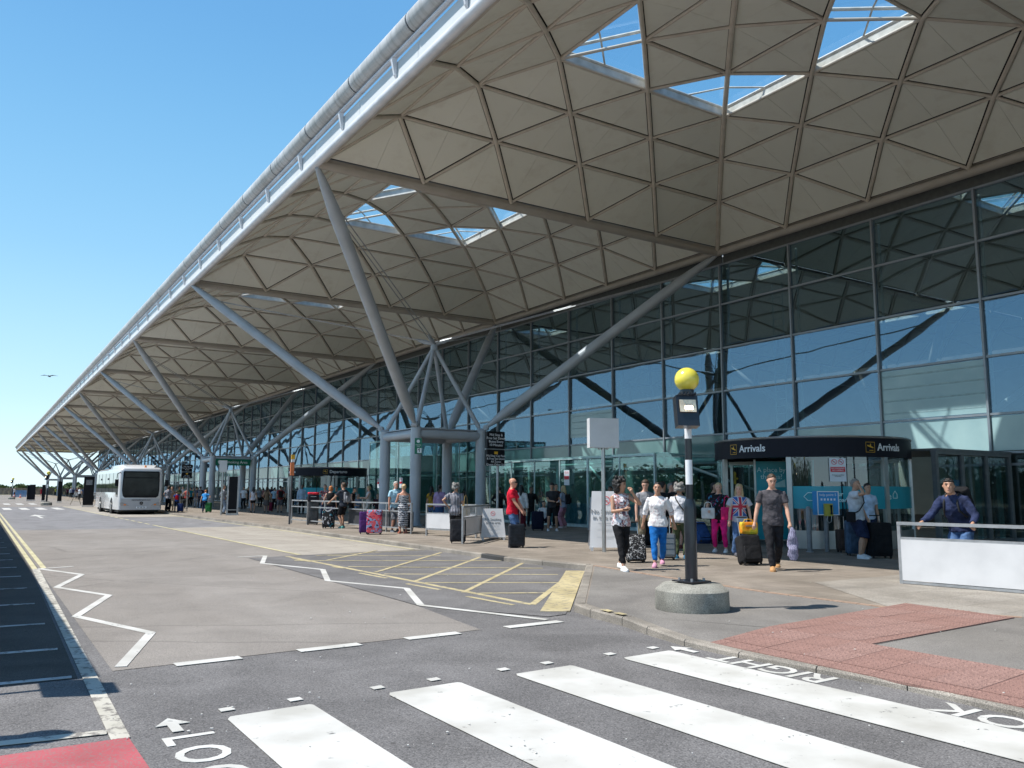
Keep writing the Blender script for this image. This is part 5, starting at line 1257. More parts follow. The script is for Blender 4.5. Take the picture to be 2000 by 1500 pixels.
for i, (px, D, w_, h, rz, lb) in enumerate(((66.5, 105, 0.5, 1.95, 0.1, 'left of two black banner boards at the far left of the pavement'), (72.5, 104, 0.62, 2.0, -0.1, 'right of two black banner boards at the far left of the pavement'),
        (94, 98, 0.35, 1.95, 0, 'narrow black banner board beside the farthest column legs'), (125.5, 92, 0.42, 2.3, 0, 'black banner totem between the far column legs'), (181, 70, 0.78, 2.5, 0, 'large black notice board immediately left of the bus'))):
    b0 = AT(px, D); t = thing('banner_board', lb, 'banner', b0, rz, 'black banner boards')
    MB().box((0, 0, h/2+0.06), (w_, 0.12, h-0.12)).obj('board', M['black'], t); MB().box((0, 0, 0.04), (w_+0.12, 0.35, 0.08)).obj('foot', M['galv'], t)
    if w_ > 0.7:
        for k in range(5): MB().box((0, -0.065, h*0.88-0.09*k), (w_*0.6, 0.008, 0.03)).obj('printed_line', MATS['faint_print'], t)
# trees: far hedge line and the wood across the road (seen in the glass)
def hedge(name, x0, x1, y0, y1, z0, h, n, sz, seed):
    rg = random.Random(seed); mb = MB()
    for i in range(n):
        f = rg.random(); x = x0+(x1-x0)*f; y = y0+(y1-y0)*rg.random()
        top = h*(0.55+0.35*math.sin(f*37+seed)+0.25*math.sin(f*91+2*seed)+0.12*math.sin(f*233)); top = max(h*0.35, top)
        z = z0+top*rg.random()**0.7; s_ = sz*rg.uniform(.5, 1.3)
        a, b_ = rg.uniform(0, 6.28), rg.uniform(-0.9, 0.9)
        u = Vector((math.cos(a), math.sin(a), 0))*s_; v = Vector((-math.sin(a)*math.sin(b_), math.cos(a)*math.sin(b_), math.cos(b_)))*s_; c = Vector((x, y, z))
        mb.add([c-u, c+v*0.9, c+u, c-v*0.8], [(0, 1, 2, 3)])
    return tag(mb.obj(name, M['leaf']), kind='stuff')
o = hedge('far_treeline', -120, 260, 600, 640, 0, 5.5, 15000, 1.6, 3)
o = hedge('wood_across_the_road', -95, -88, -90, 260, 0, 6.5, 45000, 0.45, 5)
# soaring bird
t = thing('gliding_bird', 'dark gull gliding in the clear sky left of the canopy edge', 'bird', tuple(CAM+60*((96-1000)/FPX*CR-(735-750)/FPX*CU+CF)), R(-25))
mb = MB(); mb.tube([(0, -0.25, 0), (0, -0.15, 0.01), (0, 0.1, 0), (0, 0.3, -0.01)], [0.015, 0.05, 0.05, 0.01], 8); mb.obj('body', mat('bird_grey', (0.08, 0.08, 0.085)), t, smooth=True)
for s_ in (-1, 1):
    mb = MB(); mb.add([(0, -0.1, 0.02), (s_*0.28, -0.14, 0.09), (s_*0.62, 0.02, 0.04), (s_*0.28, 0.03, 0.07), (0, 0.08, 0.02), (0, -0.1, 0.0), (s_*0.28, -0.14, 0.075), (s_*0.62, 0.02, 0.035), (s_*0.28, 0.03, 0.055), (0, 0.08, 0.0)], [(0, 1, 3, 4), (1, 2, 3), (9, 8, 6, 5), (8, 7, 6), (0, 5, 6, 1), (1, 6, 7, 2), (2, 7, 8, 3), (3, 8, 9, 4)]); mb.obj('wing', MATS['bird_grey'], t)

# ================================================================== PEOPLE
def cloth(name, c, var=0.12, sc=9.0, c2=None, rough=0.85): return mat('cloth_'+name, c, rough, 0, var+.1, sc, 0.9, 11, c2=c2, spec=0.2)
def stripe_mat(name, c1, c2, freq, axis=2, wav=0.0):
    key = 'cloth_'+name
    if key in MATS: return MATS[key]
    m = mat(key, c1, 0.85, spec=0.2); n = m.node_tree.nodes; l = m.node_tree.links; b = n['Principled BSDF']
    tc = n.new('ShaderNodeTexCoord'); wv = n.new('ShaderNodeTexWave'); wv.bands_direction = 'XYZ'[axis]; wv.inputs['Scale'].default_value = freq; wv.inputs['Distortion'].default_value = wav; wv.inputs['Detail Scale'].default_value = 3
    l.new(tc.outputs['Object'], wv.inputs['Vector'])
    r = n.new('ShaderNodeValToRGB'); l.new(wv.outputs['Fac'], r.inputs[0]); r.color_ramp.elements[0].position = 0.45; r.color_ramp.elements[1].position = 0.55
    r.color_ramp.elements[0].color = (*c1, 1); r.color_ramp.elements[1].color = (*c2, 1); l.new(r.outputs[0], b.inputs['Base Color']); return m
def print_mat(name, base, cols, sc=14.0, th=0.5, zmask=None, center=None):
    """cloth with an irregular coloured print"""
    key = 'cloth_'+name
    if key in MATS: return MATS[key]
    m = mat(key, base, 0.85, spec=0.2); n = m.node_tree.nodes; l = m.node_tree.links; b = n['Principled BSDF']
    tc = n.new('ShaderNodeTexCoord'); prev = None
    for i, c in enumerate(cols):
        mp = n.new('ShaderNodeMapping'); mp.inputs['Location'].default_value = (i*3.7, i*1.3, i*2.1); l.new(tc.outputs['Object'], mp.inputs[0])
        t = n.new('ShaderNodeTexNoise'); t.inputs['Scale'].default_value = sc; t.inputs['Detail'].default_value = 3; t.inputs['Distortion'].default_value = 1.5; l.new(mp.outputs[0], t.inputs['Vector'])
        r = n.new('ShaderNodeValToRGB'); l.new(t.outputs['Fac'], r.inputs[0]); r.color_ramp.elements[0].position = th; r.color_ramp.elements[1].position = th+0.03
        fac = r.outputs[0]
        if zmask:
            sx = n.new('ShaderNodeSeparateXYZ'); l.new(tc.outputs['Object'], sx.inputs[0])
            g = n.new('ShaderNodeMapRange'); g.inputs[1].default_value = zmask[0]; g.inputs[2].default_value = zmask[1]; l.new(sx.outputs[2], g.inputs[0])
            mm = n.new('ShaderNodeMath'); mm.operation = 'MULTIPLY'; l.new(fac, mm.inputs[0]); l.new(g.outputs[0], mm.inputs[1]); fac = mm.outputs[0]
        x = n.new('ShaderNodeMix'); x.data_type = 'RGBA'; l.new(fac, x.inputs[0])
        if prev is None: x.inputs[6].default_value = (*base, 1)
        else: l.new(prev, x.inputs[6])
        x.inputs[7].default_value = (*c, 1); prev = x.outputs[2]
    l.new(prev, b.inputs['Base Color']); return m
SKIN = dict(light=mat('skin_light', (0.62, 0.36, 0.26), 0.5, 0, 0.06, 20), tan=mat('skin_tan', (0.47, 0.26, 0.17), 0.5, 0, 0.06, 20), brown=mat('skin_brown', (0.20, 0.11, 0.075), 0.5, 0, 0.06, 20), red=mat('skin_red', (0.56, 0.28, 0.19), 0.5, 0, 0.06, 20))
HAIR = dict(black=mat('hair_black', (0.012, 0.010, 0.010), 0.45, 0, 0.3, 60, 0.8, 50), brown=mat('hair_brown', (0.06, 0.035, 0.02), 0.5, 0, 0.4, 60, 0.8, 50), blonde=mat('hair_blonde', (0.42, 0.29, 0.13), 0.5, 0, 0.4, 50, 0.8, 50, c2=(0.62, 0.48, 0.28)),
            grey=mat('hair_grey', (0.12, 0.115, 0.11), 0.6, 0, 0.5, 60, 1.0, 60, c2=(0.35, 0.34, 0.32)), ginger=mat('hair_ginger', (0.45, 0.15, 0.035), 0.5, 0, 0.3, 50, 0.8, 50), white=mat('hair_white', (0.5, 0.48, 0.45), 0.6, 0, 0.2, 60, 0.8, 50))
JOBS = []
def rings(mb, rs, f, n=16):
    """closed loft of ellipses (z, rx, ry, yoff), each point passed through f"""
    vs = []; fs = []
    for z, rx, ry, yo in rs:
        for k in range(n): a = 2*math.pi*k/n; vs.append(f(Vector((rx*math.cos(a), ry*math.sin(a)+yo, z))))
    for i in range(len(rs)-1):
        for k in range(n): fs.append((i*n+k, i*n+(k+1) % n, (i+1)*n+(k+1) % n, (i+1)*n+k))
    fs.append(tuple(reversed(range(n)))); fs.append(tuple((len(rs)-1)*n+k for k in range(n))); mb.add(vs, fs)
def ik(a, t, l1, l2, pole):
    d = t-a; L = min(d.length, (l1+l2)*0.995); d.normalize(); t = a+d*L
    c = max(-1, min(1, (l1*l1+L*L-l2*l2)/(2*l1*L))); p = pole-d*pole.dot(d)
    if p.length < 1e-5: p = Vector((0, 1, 0))
    p.normalize(); return a+d*l1*c+p*l1*math.sqrt(1-c*c), t
def person(px, py, H, face, label, skin='light', hair='brown', hairstyle='short', top=None, sleeve='short', bottom=None, btype='trousers', shoe=(0.05, 0.05, 0.05),
           fem=False, pos=None, fdir=None, whl=None, whr=None, lean=0.0, hl=None, hr=None, fl=None, fr_=None, hyaw=0.0, hpitch=0.0, build=1.0, hem=None, seat=False, D=None, straps=None, coll=False, gl=False, beard=False, z0=0.0, hip=None, cat='person', curl=0.5, kneez=None):
    b0 = PX(px, py, z0) if D is None else AT(px, D, z0)
    if pos: b0 = np.array([pos[0], pos[1], z0])
    dist = float(np.linalg.norm(b0-CAM)); v = np.array([CAM[0]-b0[0], CAM[1]-b0[1]]); v /= np.linalg.norm(v)
    r_ = np.array([-v[1], v[0]]);
    if r_@CR[:2] < 0: r_ = -r_
    d = v*math.cos(R(face))+r_*math.sin(R(face)); rz = math.atan2(-d[0], d[1])
    if fdir: rz = math.atan2(-fdir[0], fdir[1])
    def w2l(p): x, y = p[0]-b0[0], p[1]-b0[1]; return ((x*math.cos(rz)+y*math.sin(rz))/H, (-x*math.sin(rz)+y*math.cos(rz))/H, p[2]/H)
    if whl: hl = w2l(whl)
    if whr: hr = w2l(whr)
    t = thing('person', label, cat, b0, rz)
    B = build; hz = 0.50 if hip is None else hip
    sh_f = 0.93 if fem else 1.0
    def TL(p):   # lean and scale torso points
        k = max(0.0, min(1.0, (p.z-0.50)/0.12)); a = -lean*k
        q = Vector((p.x, p.y, p.z-0.50)); q = Vector((q.x, q.y*math.cos(a)-q.z*math.sin(a), q.y*math.sin(a)+q.z*math.cos(a)))
        return Vector((q.x, q.y, q.z+hz))*H
    TOR = [(0.452, .070, .052, 0), (0.475, .088*B, .066*B, 0), (0.515, (.100 if fem else .094)*B, .072*B, -.004), (0.56, (.088 if fem else .086)*B, .064*B, 0), (0.61, (.070 if fem else .080)*B, .055*B, .002), (0.67, (.080 if fem else .088)*B, .060*B, .003),
           (0.73, (.088 if fem else .098)*B, (.070 if fem else .066)*B, .006 if fem else 0.0), (0.775, .098*sh_f*B, .056*B, 0), (0.805, .100*sh_f*B, .045, -.002), (0.828, .074*sh_f, .037, -.004), (0.845, .045, .035, -.002), (0.868, .0325, .033, .003), (0.905, .032, .033, .008)]
    body = MB(); rings(body, TOR, TL)
    # head
    hc = TL(Vector((0, 0.012, 0.932))); Rh = Matrix.Rotation(hyaw, 3, 'Z') @ Matrix.Rotation(hpitch-lean*0.3, 3, 'X')
    def HD(p): return hc+Rh @ (p*H)
    rings(body, [(-.070, .012, .014, .034), (-.062, .024, .026, .026), (-.045, .034, .040, .012), (-.02, .040, .050, .004), (.005, .043, .055, 0), (.030, .043, .056, -.004), (.050, .036, .046, -.006), (.062, .022, .030, -.006), (.067, .006, .008, -.006)], HD, 18)
    body.tube([HD(Vector((0, .050, .012))), HD(Vector((0, .062, -.014))), HD(Vector((0, .056, -.022)))], [.004*H, .009*H, .007*H], 8)
    body.tube([HD(Vector((-.012, .050, -.036))), HD(Vector((.012, .050, -.036)))], .006*H, 6)
    for s_ in (-1, 1):
        body.tube([HD(Vector((s_*.040, .0, .012))), HD(Vector((s_*.048, -.006, .004))), HD(Vector((s_*.042, 0, -.014)))], [.006*H, .009*H, .004*H], 6)
        body.tube([HD(Vector((s_*.008, .050, .018))), HD(Vector((s_*.028, .044, .018)))], .005*H, 6)
    for s_, nm in ((-1, 'eye'), (1, 'eye')):
        e = MB(); e.ball(HD(Vector((s_*.018, .0485, .006))), .0062*H, 8); e.obj('eye', mat('eye_dark', (0.02, 0.015, 0.012), 0.2), t, smooth=True)
        e = MB(); e.tube([HD(Vector((s_*.008, .0555, .018))), HD(Vector((s_*.020, .054, .021))), HD(Vector((s_*.030, .046, .017)))], .0026*H, 5); e.obj('eyebrow', HAIR[hair if hair in HAIR else 'brown'], t) if dist < 40 else None
    if dist < 40:
        e = MB(); e.tube([HD(Vector((-.013, .0535, -.036))), HD(Vector((0, .0575, -.0355))), HD(Vector((.013, .0535, -.036)))], [.002*H, .0035*H, .002*H], 6); e.obj('mouth', mat('lips', (0.42, 0.14, 0.12), 0.4), t, smooth=True)
    if gl:
        e = MB(); 
        for s_ in (-1, 1): e.ball(HD(Vector((s_*.019, .052, .007))), .014*H, 10, 0, (1, 1, 1)); e.tube([HD(Vector((s_*.033, .046, .009))), HD(Vector((s_*.046, -.004, .010)))], .002*H, 5)
        e.obj('sunglasses', M['black'], t)
    # limbs
    tops = MB(); bots = MB(); shoes = []
    hem_ = hem if hem is not None else 0.475
    UA, FA, TH_, SHN = 0.170*H, 0.148*H, 0.238*H, 0.236*H
    for s_, hand, foot in ((-1, hl, fl), (1, hr, fr_)):
        sh = TL(Vector((s_*0.100*sh_f*(0.55+0.45*B), 0, 0.797)))
        hand = hand or (s_*0.140*max(1, B*.95), 0.025, 0.475)
        tg = Vector(hand)*H
        el, wr = ik(sh, tg, UA, FA, Vector((s_*0.5, -0.4, -0.8)))
        Rr = [.036*B*H, .029*B*H, .024*H, .022*H, .0155*H]
        mid = el+(wr-el)*0.35
        body.tube([sh+(sh-el).normalized()*0.008*H, sh, sh+(el-sh)*.5, el, mid, wr], [.02*H, .033*(B if B > 1 else 1)*H*(.88 if fem else 1), .028*H*(.88 if fem else 1.02), .023*H, .023*H*(.9 if fem else 1), .0145*H], 12)
        fd = (wr-el).normalized(); side = fd.cross(Vector((0, 1, 0)));
        if side.length < .1: side = Vector((1, 0, 0))
        side.normalize(); palm_n = side.cross(fd).normalized()
        pc = wr+fd*.045*H
        body.tube([wr-fd*.01*H, wr+fd*.012*H, pc], [.014*H, .0175*H, .019*H], 8)
        fing = dist < 26
        if fing:
            for k in range(4):
                o_ = side*(k-1.5)*.0098*H; ln = (.034, .040, .037, .029)[k]*H; b1_ = wr+fd*.042*H+o_
                cv = palm_n*(-1)*ln*curl
                body.tube([b1_-fd*.01*H, b1_+fd*ln*.45+cv*.15, b1_+fd*ln*.8+cv*.6, b1_+fd*ln*.9+cv*1.05], [.0056*H, .0052*H, .0048*H, .0042*H], 6)
            tb_ = wr+fd*.015*H-side*s_*.012*H; body.tube([tb_, tb_+fd*.02*H-side*s_*.012*H, tb_+fd*.040*H-side*s_*.014*H-palm_n*.008*H], [.007*H, .006*H, .005*H], 6)
        else: body.tube([pc, wr+fd*.085*H], [.016*H, .010*H], 8)
        # sleeves
        if top is not None and sleeve:
            TS = Vector((-s_*.035*H, 0, -.012*H))
            if sleeve == 'short': e_ = sh+(el-sh)*.62; tops.tube([sh+TS, sh+(el-sh)*.04, sh+(el-sh)*.2, e_], [.034*H, .041*H*max(1, B), .040*H*max(1, B), .039*H*max(.95, B*.95)], 14)
            elif sleeve == 'elbow': tops.tube([sh+TS, sh+(el-sh)*.04, sh+(el-sh)*.2, el, el+(wr-el)*.25], [.034*H, .041*H, .039*H, .036*H, .036*H], 14)
            else: tops.tube([sh+TS, sh+(el-sh)*.04, sh+(el-sh)*.2, el, wr-fd*.005*H], [.034*H, .047*H, .042*H, .036*H, .027*H], 14)
        # legs
        hp = Vector((s_*.047, 0, hz-.008))*H
        foot = foot or (s_*.062, 0.0, 0.0)
        ft = Vector(foot)*H; ank = ft+Vector((0, 0, .045*H))
        kn, ank = ik(hp, ank, TH_, SHN, Vector((s_*.15, 1, 0.1)) if not seat else Vector((s_*.1, 1, .6)))
        cf = kn+(ank-kn)*.3-Vector((0, .004*H, 0))
        body.tube([hp+Vector((0, 0, .02*H)), hp+(kn-hp)*.3, kn, cf, ank], [.049*B*H, .045*B*H, .0295*H, .030*H*B**.5, .020*H], 14)
        sd_ = (kn-hp); toe = Vector((s_*.018, 1, 0)).normalized()
        fz = ank.z-.045*H
        body.tube([ank-toe*.022*H+Vector((0, 0, -.022*H)), ank+toe*.03*H+Vector((0, 0, -.026*H)), ank+toe*.085*H+Vector((0, 0, -.034*H))], [.017*H, .018*H, .010*H], 10)
        sm = MB()
        def sf(p, ank=ank, toe=toe): 
            rt = Vector((toe.y, -toe.x, 0)); return ank+rt*p.x+toe*p.y+Vector((0, 0, p.z-.045*H))
        out = [(-.036, .014), (-.030, .024), (0, .026), (.05, .029), (.085, .029), (.108, .020), (.115, .008)]
        vs = []; n_ = len(out)
        for (y, w_), zt in zip(out, (.035, .052, .062, .044, .033, .026, .018)):
            for (fx, fz_) in ((-1, .0), (-1.08, .010), (-.85, zt*.75/1), (-.3, zt/1), (.3, zt/1), (.85, zt*.75/1), (1.08, .010), (1, .0)): vs.append(sf(Vector((fx*w_*H, y*H, fz_*H))))
        fs = []
        for i in range(n_-1):
            for k in range(8): fs.append((i*8+k, i*8+(k+1) % 8, (i+1)*8+(k+1) % 8, (i+1)*8+k))
        fs.append(tuple(reversed(range(8)))); fs.append(tuple((n_-1)*8+k for k in range(8)))
        sm.add(vs, [tuple(reversed(f_)) for f_ in fs]); sm.obj('shoe', cloth('shoe_%02d%02d%02d' % tuple(int(99*x) for x in shoe), shoe, 0.1), t, smooth=True)
        # trousers
        def leg(rs, end): 
            pts = [hp+Vector((0, 0, .02*H)), hp+(kn-hp)*.35]
            if end > .5: pts += [kn, kn+(ank-kn)*((end-.5)*2)*.5, kn+(ank-kn)*((end-.5)*2)]
            else: pts += [hp+(kn-hp)*(.35+(end*2-.35)*.5), hp+(kn-hp)*(end*2)]
            k = len(pts); bots.tube(pts, [r*H for r in (rs+[rs[-1]]*5)[:k]], 16)
        if btype == 'leggings': leg([.056*B, .053*B, .0385, .0375, .028], .93)
        elif btype == 'trousers': leg([.056*B, .053*B, .041, .038, .035], .99)
        elif btype == 'jeans': leg([.055*B, .051*B, .038, .035, .031], .99)
        elif btype == 'wide': leg([.057*B, .056*B, .050, .052, .056], 1.0)
        elif btype == 'capri': leg([.053*B, .050*B, .036, .035, .030], .85)
        elif btype == 'shorts': leg([.058*B, .058*B, .054*B, .053*B], .42)
        elif btype == 'longshorts': leg([.058*B, .057*B, .051*B, .049*B], .52)
    if bottom is not None and btype in ('skirt', 'longskirt', 'miniskirt', 'dress'):
        zb = {'skirt': .26, 'miniskirt': .38, 'longskirt': .07, 'dress': .14}[btype]; w0 = .085 if btype != 'longskirt' else .095
        zt_ = .60 if btype != 'dress' else .775
        rr = [(zb, w0*1.15, w0, 0), (zb+.01, w0*1.17, w0*1.02, 0), (.36 if zb < .36 else .40, .100*B, .084*B, 0)]
        for z, rx, ry, yo in TOR:
            if z > .47 and z <= zt_: rr.append((z, rx+.009, ry+.009, yo))
        rings(bots, rr, lambda p: TL(p) if p.z > .5 else Vector((p.x, p.y, p.z+(hz-.5)*min(1, p.z/.4)))*H, 20)
        if btype == 'dress':
            for s_ in (-1, 1): bots.tube([TL(Vector((s_*.055, .055, .77))), TL(Vector((s_*.055, .01, .826))), TL(Vector((s_*.05, -.05, .77)))], .006*H, 6)
    elif bottom is not None:
        rr = [(z, rx+.006, ry+.006, yo) for z, rx, ry, yo in TOR if z < .57]; rr[0] = (.455, .080*B, .060*B, 0); rings(bots, rr, TL)
    if top is not None and btype != 'dress':
        inf = .011; rr = [(hem_, .105*B, .080*B, 0)]
        for z, rx, ry, yo in TOR:
            if hem_+.01 < z < .83: rr.append((z, max(rx+inf, .092*B if not fem else 0), ry+inf, yo))
        rr.append((.838, .056, .044, -.004)) if sleeve else rr.append((.832, .060, .040, -.004))
        rings(tops, rr, TL)
        if coll: tops.tube([TL(Vector((0, -.002, .832))), TL(Vector((0, 0, .862)))], [.045*H, .038*H], 14)
    # hair
    hm = MB()
    if hairstyle != 'bald':
        sc = {'short': 1.14, 'buzz': 1.06, 'curlyshort': 1.22, 'curly': 1.25, 'long': 1.13, 'bob': 1.14, 'pony': 1.10, 'updo': 1.12, 'cornrow': 1.06}.get(hairstyle, 1.1)
        off = -.010
        rings(hm, [(-.030, .030, .020, -.034), (-.015, .038*sc, .028*sc, -.030), (.004, .043*sc, .034*sc, -.026), (.022, .0445*sc, .044*sc, -.020), (.038, .0435*sc, .052*sc, -.013), (.054, .037*sc, .046*sc, -.007), (.067, .026*sc, .033*sc, -.006), (.068+.008*sc, .008, .010, -.006)], HD, 16)
        if hairstyle == 'messy':
            rg = random.Random(5)
            for i in range(26):
                a = rg.uniform(0, 6.28); rr_ = rg.uniform(.2, .95); hm.ball(HD(Vector((.038*rr_*math.cos(a), .044*rr_*math.sin(a)+.0, .062-.026*rr_**2+rg.uniform(0, .006)))), rg.uniform(.009, .013)*H, 8)
            hm.tube([HD(Vector((-.030, .036, .045))), HD(Vector((.0, .050, .046))), HD(Vector((.028, .040, .048)))], .010*H, 6)
        if hairstyle in ('curlyshort', 'curly'):
            rg = random.Random(px)
            for i in range(80 if hairstyle == 'curly' else 44):
                a = rg.uniform(0, 6.28); z = rg.uniform(-.085 if hairstyle == 'curly' else -.04, .070)
                if math.sin(a) > 0.40 and z < .045: continue
                rad = math.sqrt(max(.05, 1-(z/.095)**2)); q_ = 1.12 if hairstyle == 'curly' else 1.05; hm.ball(HD(Vector((.058*q_*rad*math.cos(a), .064*q_*rad*math.sin(a)-.016, z+.008))), rg.uniform(.017, .025)*H, 8)
        if hairstyle == 'curly':
            for s_ in (-1, 1): hm.tube([HD(Vector((s_*.045, -.012, .0))), HD(Vector((s_*.050, -.02, -.06))), HD(Vector((s_*.046, -.02, -.10)))], [.020*H, .026*H, .014*H], 8)
            hm.tube([HD(Vector((0, -.04, .0))), HD(Vector((0, -.045, -.07))), HD(Vector((0, -.04, -.11)))], [.04*H, .04*H, .02*H], 10)
        if hairstyle == 'long':
            for s_ in (-1, 1): hm.tube([HD(Vector((s_*.036, .004, .03))), HD(Vector((s_*.046, .0, -.02))), HD(Vector((s_*.046, .006, -.09))), HD(Vector((s_*.042, .020, -.17)))], [.010*H, .015*H, .017*H, .008*H], 8)
            hm.tube([HD(Vector((0, -.035, .02))), HD(Vector((0, -.048, -.05))), HD(Vector((0, -.056, -.13))), HD(Vector((0, -.060, -.20)))], [.036*H, .038*H, .036*H, .018*H], 12)
        if hairstyle == 'bob':
            for s_ in (-1, 1): hm.tube([HD(Vector((s_*.036, .0, .03))), HD(Vector((s_*.046, -.004, -.02))), HD(Vector((s_*.042, -.002, -.055)))], [.012*H, .018*H, .012*H], 8)
            hm.tube([HD(Vector((0, -.03, .02))), HD(Vector((0, -.042, -.03))), HD(Vector((0, -.036, -.065)))], [.036*H, .036*H, .022*H], 12)
        if hairstyle == 'pony': hm.tube([HD(Vector((0, -.055, .03))), HD(Vector((0, -.085, .0))), HD(Vector((0, -.080, -.09))), HD(Vector((0, -.075, -.17)))], [.014*H, .020*H, .018*H, .006*H], 10)
        if hairstyle == 'updo': hm.ball(HD(Vector((0, -.058, .035))), .026*H, 10); hm.tube([HD(Vector((0, -.03, -.01))), HD(Vector((0, -.04, -.03)))], [.03*H, .02*H], 8)
    if beard: hm.tube([HD(Vector((-.03, .018, -.035))), HD(Vector((-.012, .042, -.056))), HD(Vector((.012, .042, -.056))), HD(Vector((.03, .018, -.035)))], .012*H, 8)
    vx = max(.0085, min(.030, dist*.00062))
    JOBS.append((t, 'body', body, SKIN[skin], vx if dist < 26 else max(vx, .016), 2))
    if tops.v: JOBS.append((t, 'top', tops, top, max(vx, .012), 3))
    if bots.v: JOBS.append((t, {'skirt': 'skirt', 'miniskirt': 'skirt', 'longskirt': 'skirt', 'dress': 'dress', 'shorts': 'shorts', 'longshorts': 'shorts'}.get(btype, 'trousers'), bots, bottom, max(vx, .012), 2))
    if hm.v: JOBS.append((t, 'hair', hm, HAIR[hair], max(vx, .010), 1))
    t['_h'] = H
    return t, TL, HD, rz, b0
def run_jobs():
    tmp = []
    for (t, nm, mb, m, vx, sm) in JOBS:
        me = mb.mesh(nm, m); o = bpy.data.objects.new('tmp_'+nm, me); COL.objects.link(o)
        r = o.modifiers.new('r', 'REMESH'); r.mode = 'VOXEL'; r.voxel_size = vx; r.adaptivity = 0.0; r.use_smooth_shade = True
        s_ = o.modifiers.new('s', 'SMOOTH'); s_.iterations = sm; s_.factor = 0.5
        if nm in ('top', 'trousers', 'dress', 'skirt', 'hair', 'shorts'):
            tx = bpy.data.textures.get('fold_'+nm) or bpy.data.textures.new('fold_'+nm, 'CLOUDS'); tx.noise_scale = 0.09 if nm != 'hair' else 0.03
            d = o.modifiers.new('d', 'DISPLACE'); d.texture = tx; d.strength = 0.03 if nm != 'hair' else 0.025; d.mid_level = 0.5; d.texture_coords = 'GLOBAL' if False else 'LOCAL'
        tmp.append(o)
    dg = bpy.context.evaluated_depsgraph_get(); dg.update()
    for o, (t, nm, mb, m, vx, sm) in zip(tmp, JOBS):
        me = bpy.data.meshes.new_from_object(o.evaluated_get(dg)); me.materials.clear(); me.materials.append(m)
        me.polygons.foreach_set('use_smooth', [True]*len(me.polygons)); me.polygons.foreach_set('material_index', [0]*len(me.polygons))
        n = bpy.data.objects.new(nm, me); COL.objects.link(n); n.parent = t
    for o in tmp: bpy.data.objects.remove(o)

# ---------------- luggage
def rbox(w_, d, h, r=0.05, n=4):
    """box with rounded vertical edges and softened top and bottom"""
    mb = MB(); pr = []
    for cx, cy, a0 in ((w_/2-r, d/2-r, 0), (-w_/2+r, d/2-r, 90), (-w_/2+r, -d/2+r, 180), (w_/2-r, -d/2+r, 270)):
        for k in range(n+1): a = R(a0+90*k/n); pr.append((cx+r*math.cos(a), cy+r*math.sin(a)))
    N = len(pr); vs = []; lv = [(0, .90), (0.02, .98), (0.05, 1.0), (h-.05, 1.0), (h-.02, .98), (h, .90)]
    for z, s_ in lv: vs += [(x*s_, y*s_, z) for x, y in pr]
    fs = [(i*N+k, i*N+(k+1) % N, (i+1)*N+(k+1) % N, (i+1)*N+k) for i in range(len(lv)-1) for k in range(N)]
    fs += [tuple(reversed(range(N))), tuple((len(lv)-1)*N+k for k in range(N))]
    return mb.add(vs, fs)
def suitcase(p, rz, w_, d, h, m, label, handle=0.35, tilt=0.0, ribs=0, trim=None, hard=False, tilt_ax='y'):
    t = thing('suitcase', label, 'suitcase', p, rz); t.rotation_euler = (tilt, 0, rz)
    b = rbox(w_, d, h-.05); o = b.obj('shell', m, t, smooth=True); o.location = (0, 0, .05)
    for x in (-w_/2+.05, w_/2-.05):
        for y in (-d/2+.04, d/2-.04):
            mb = MB(); mb.tube([(x-.012, y, .028), (x+.012, y, .028)], .028, 12); mb.obj('wheel', M['rubber'], t)
            MB().box((x, y, .052), (.05, .04, .02)).obj('wheel_mount', M['rubber'], t)
    if handle > 0:
        hh = MB()
        for x in (-w_*.22, w_*.22): hh.tube([(x, d/2-.03, h-.02), (x, d/2-.03, h+handle)], .009, 6)
        hh.obj('pull_handle', M['steel'], t); g = MB(); g.tube([(-w_*.24, d/2-.03, h+handle), (w_*.24, d/2-.03, h+handle)], .014, 8); g.obj('grip', M['rubber'], t)
    g = MB(); g.tube([(-.07, 0, h), (-.06, 0, h+.03), (.06, 0, h+.03), (.07, 0, h)], .010, 6); g.obj('top_handle', M['rubber'], t)
    MB().box((0, 0, h*.5), (w_+.006, .012, h-.12)).obj('zip_line', M['rubber'], t)
    for i in range(ribs):
        z = .12+(h-.2)*i/(max(1, ribs-1)); MB().box((0, -d/2-.004, z), (w_-.08, .014, .028)).obj('moulded_rib', m if hard else M['rubber'], t)
    if not hard:
        mb = MB(); mb.add(*(lambda q: (q.v, q.f))(rbox(w_*.78, .05, h*.45, .02))); o = mb.obj('front_pocket', m, t, smooth=True); o.location = (0, -d/2-.015, h*.16)
    return t
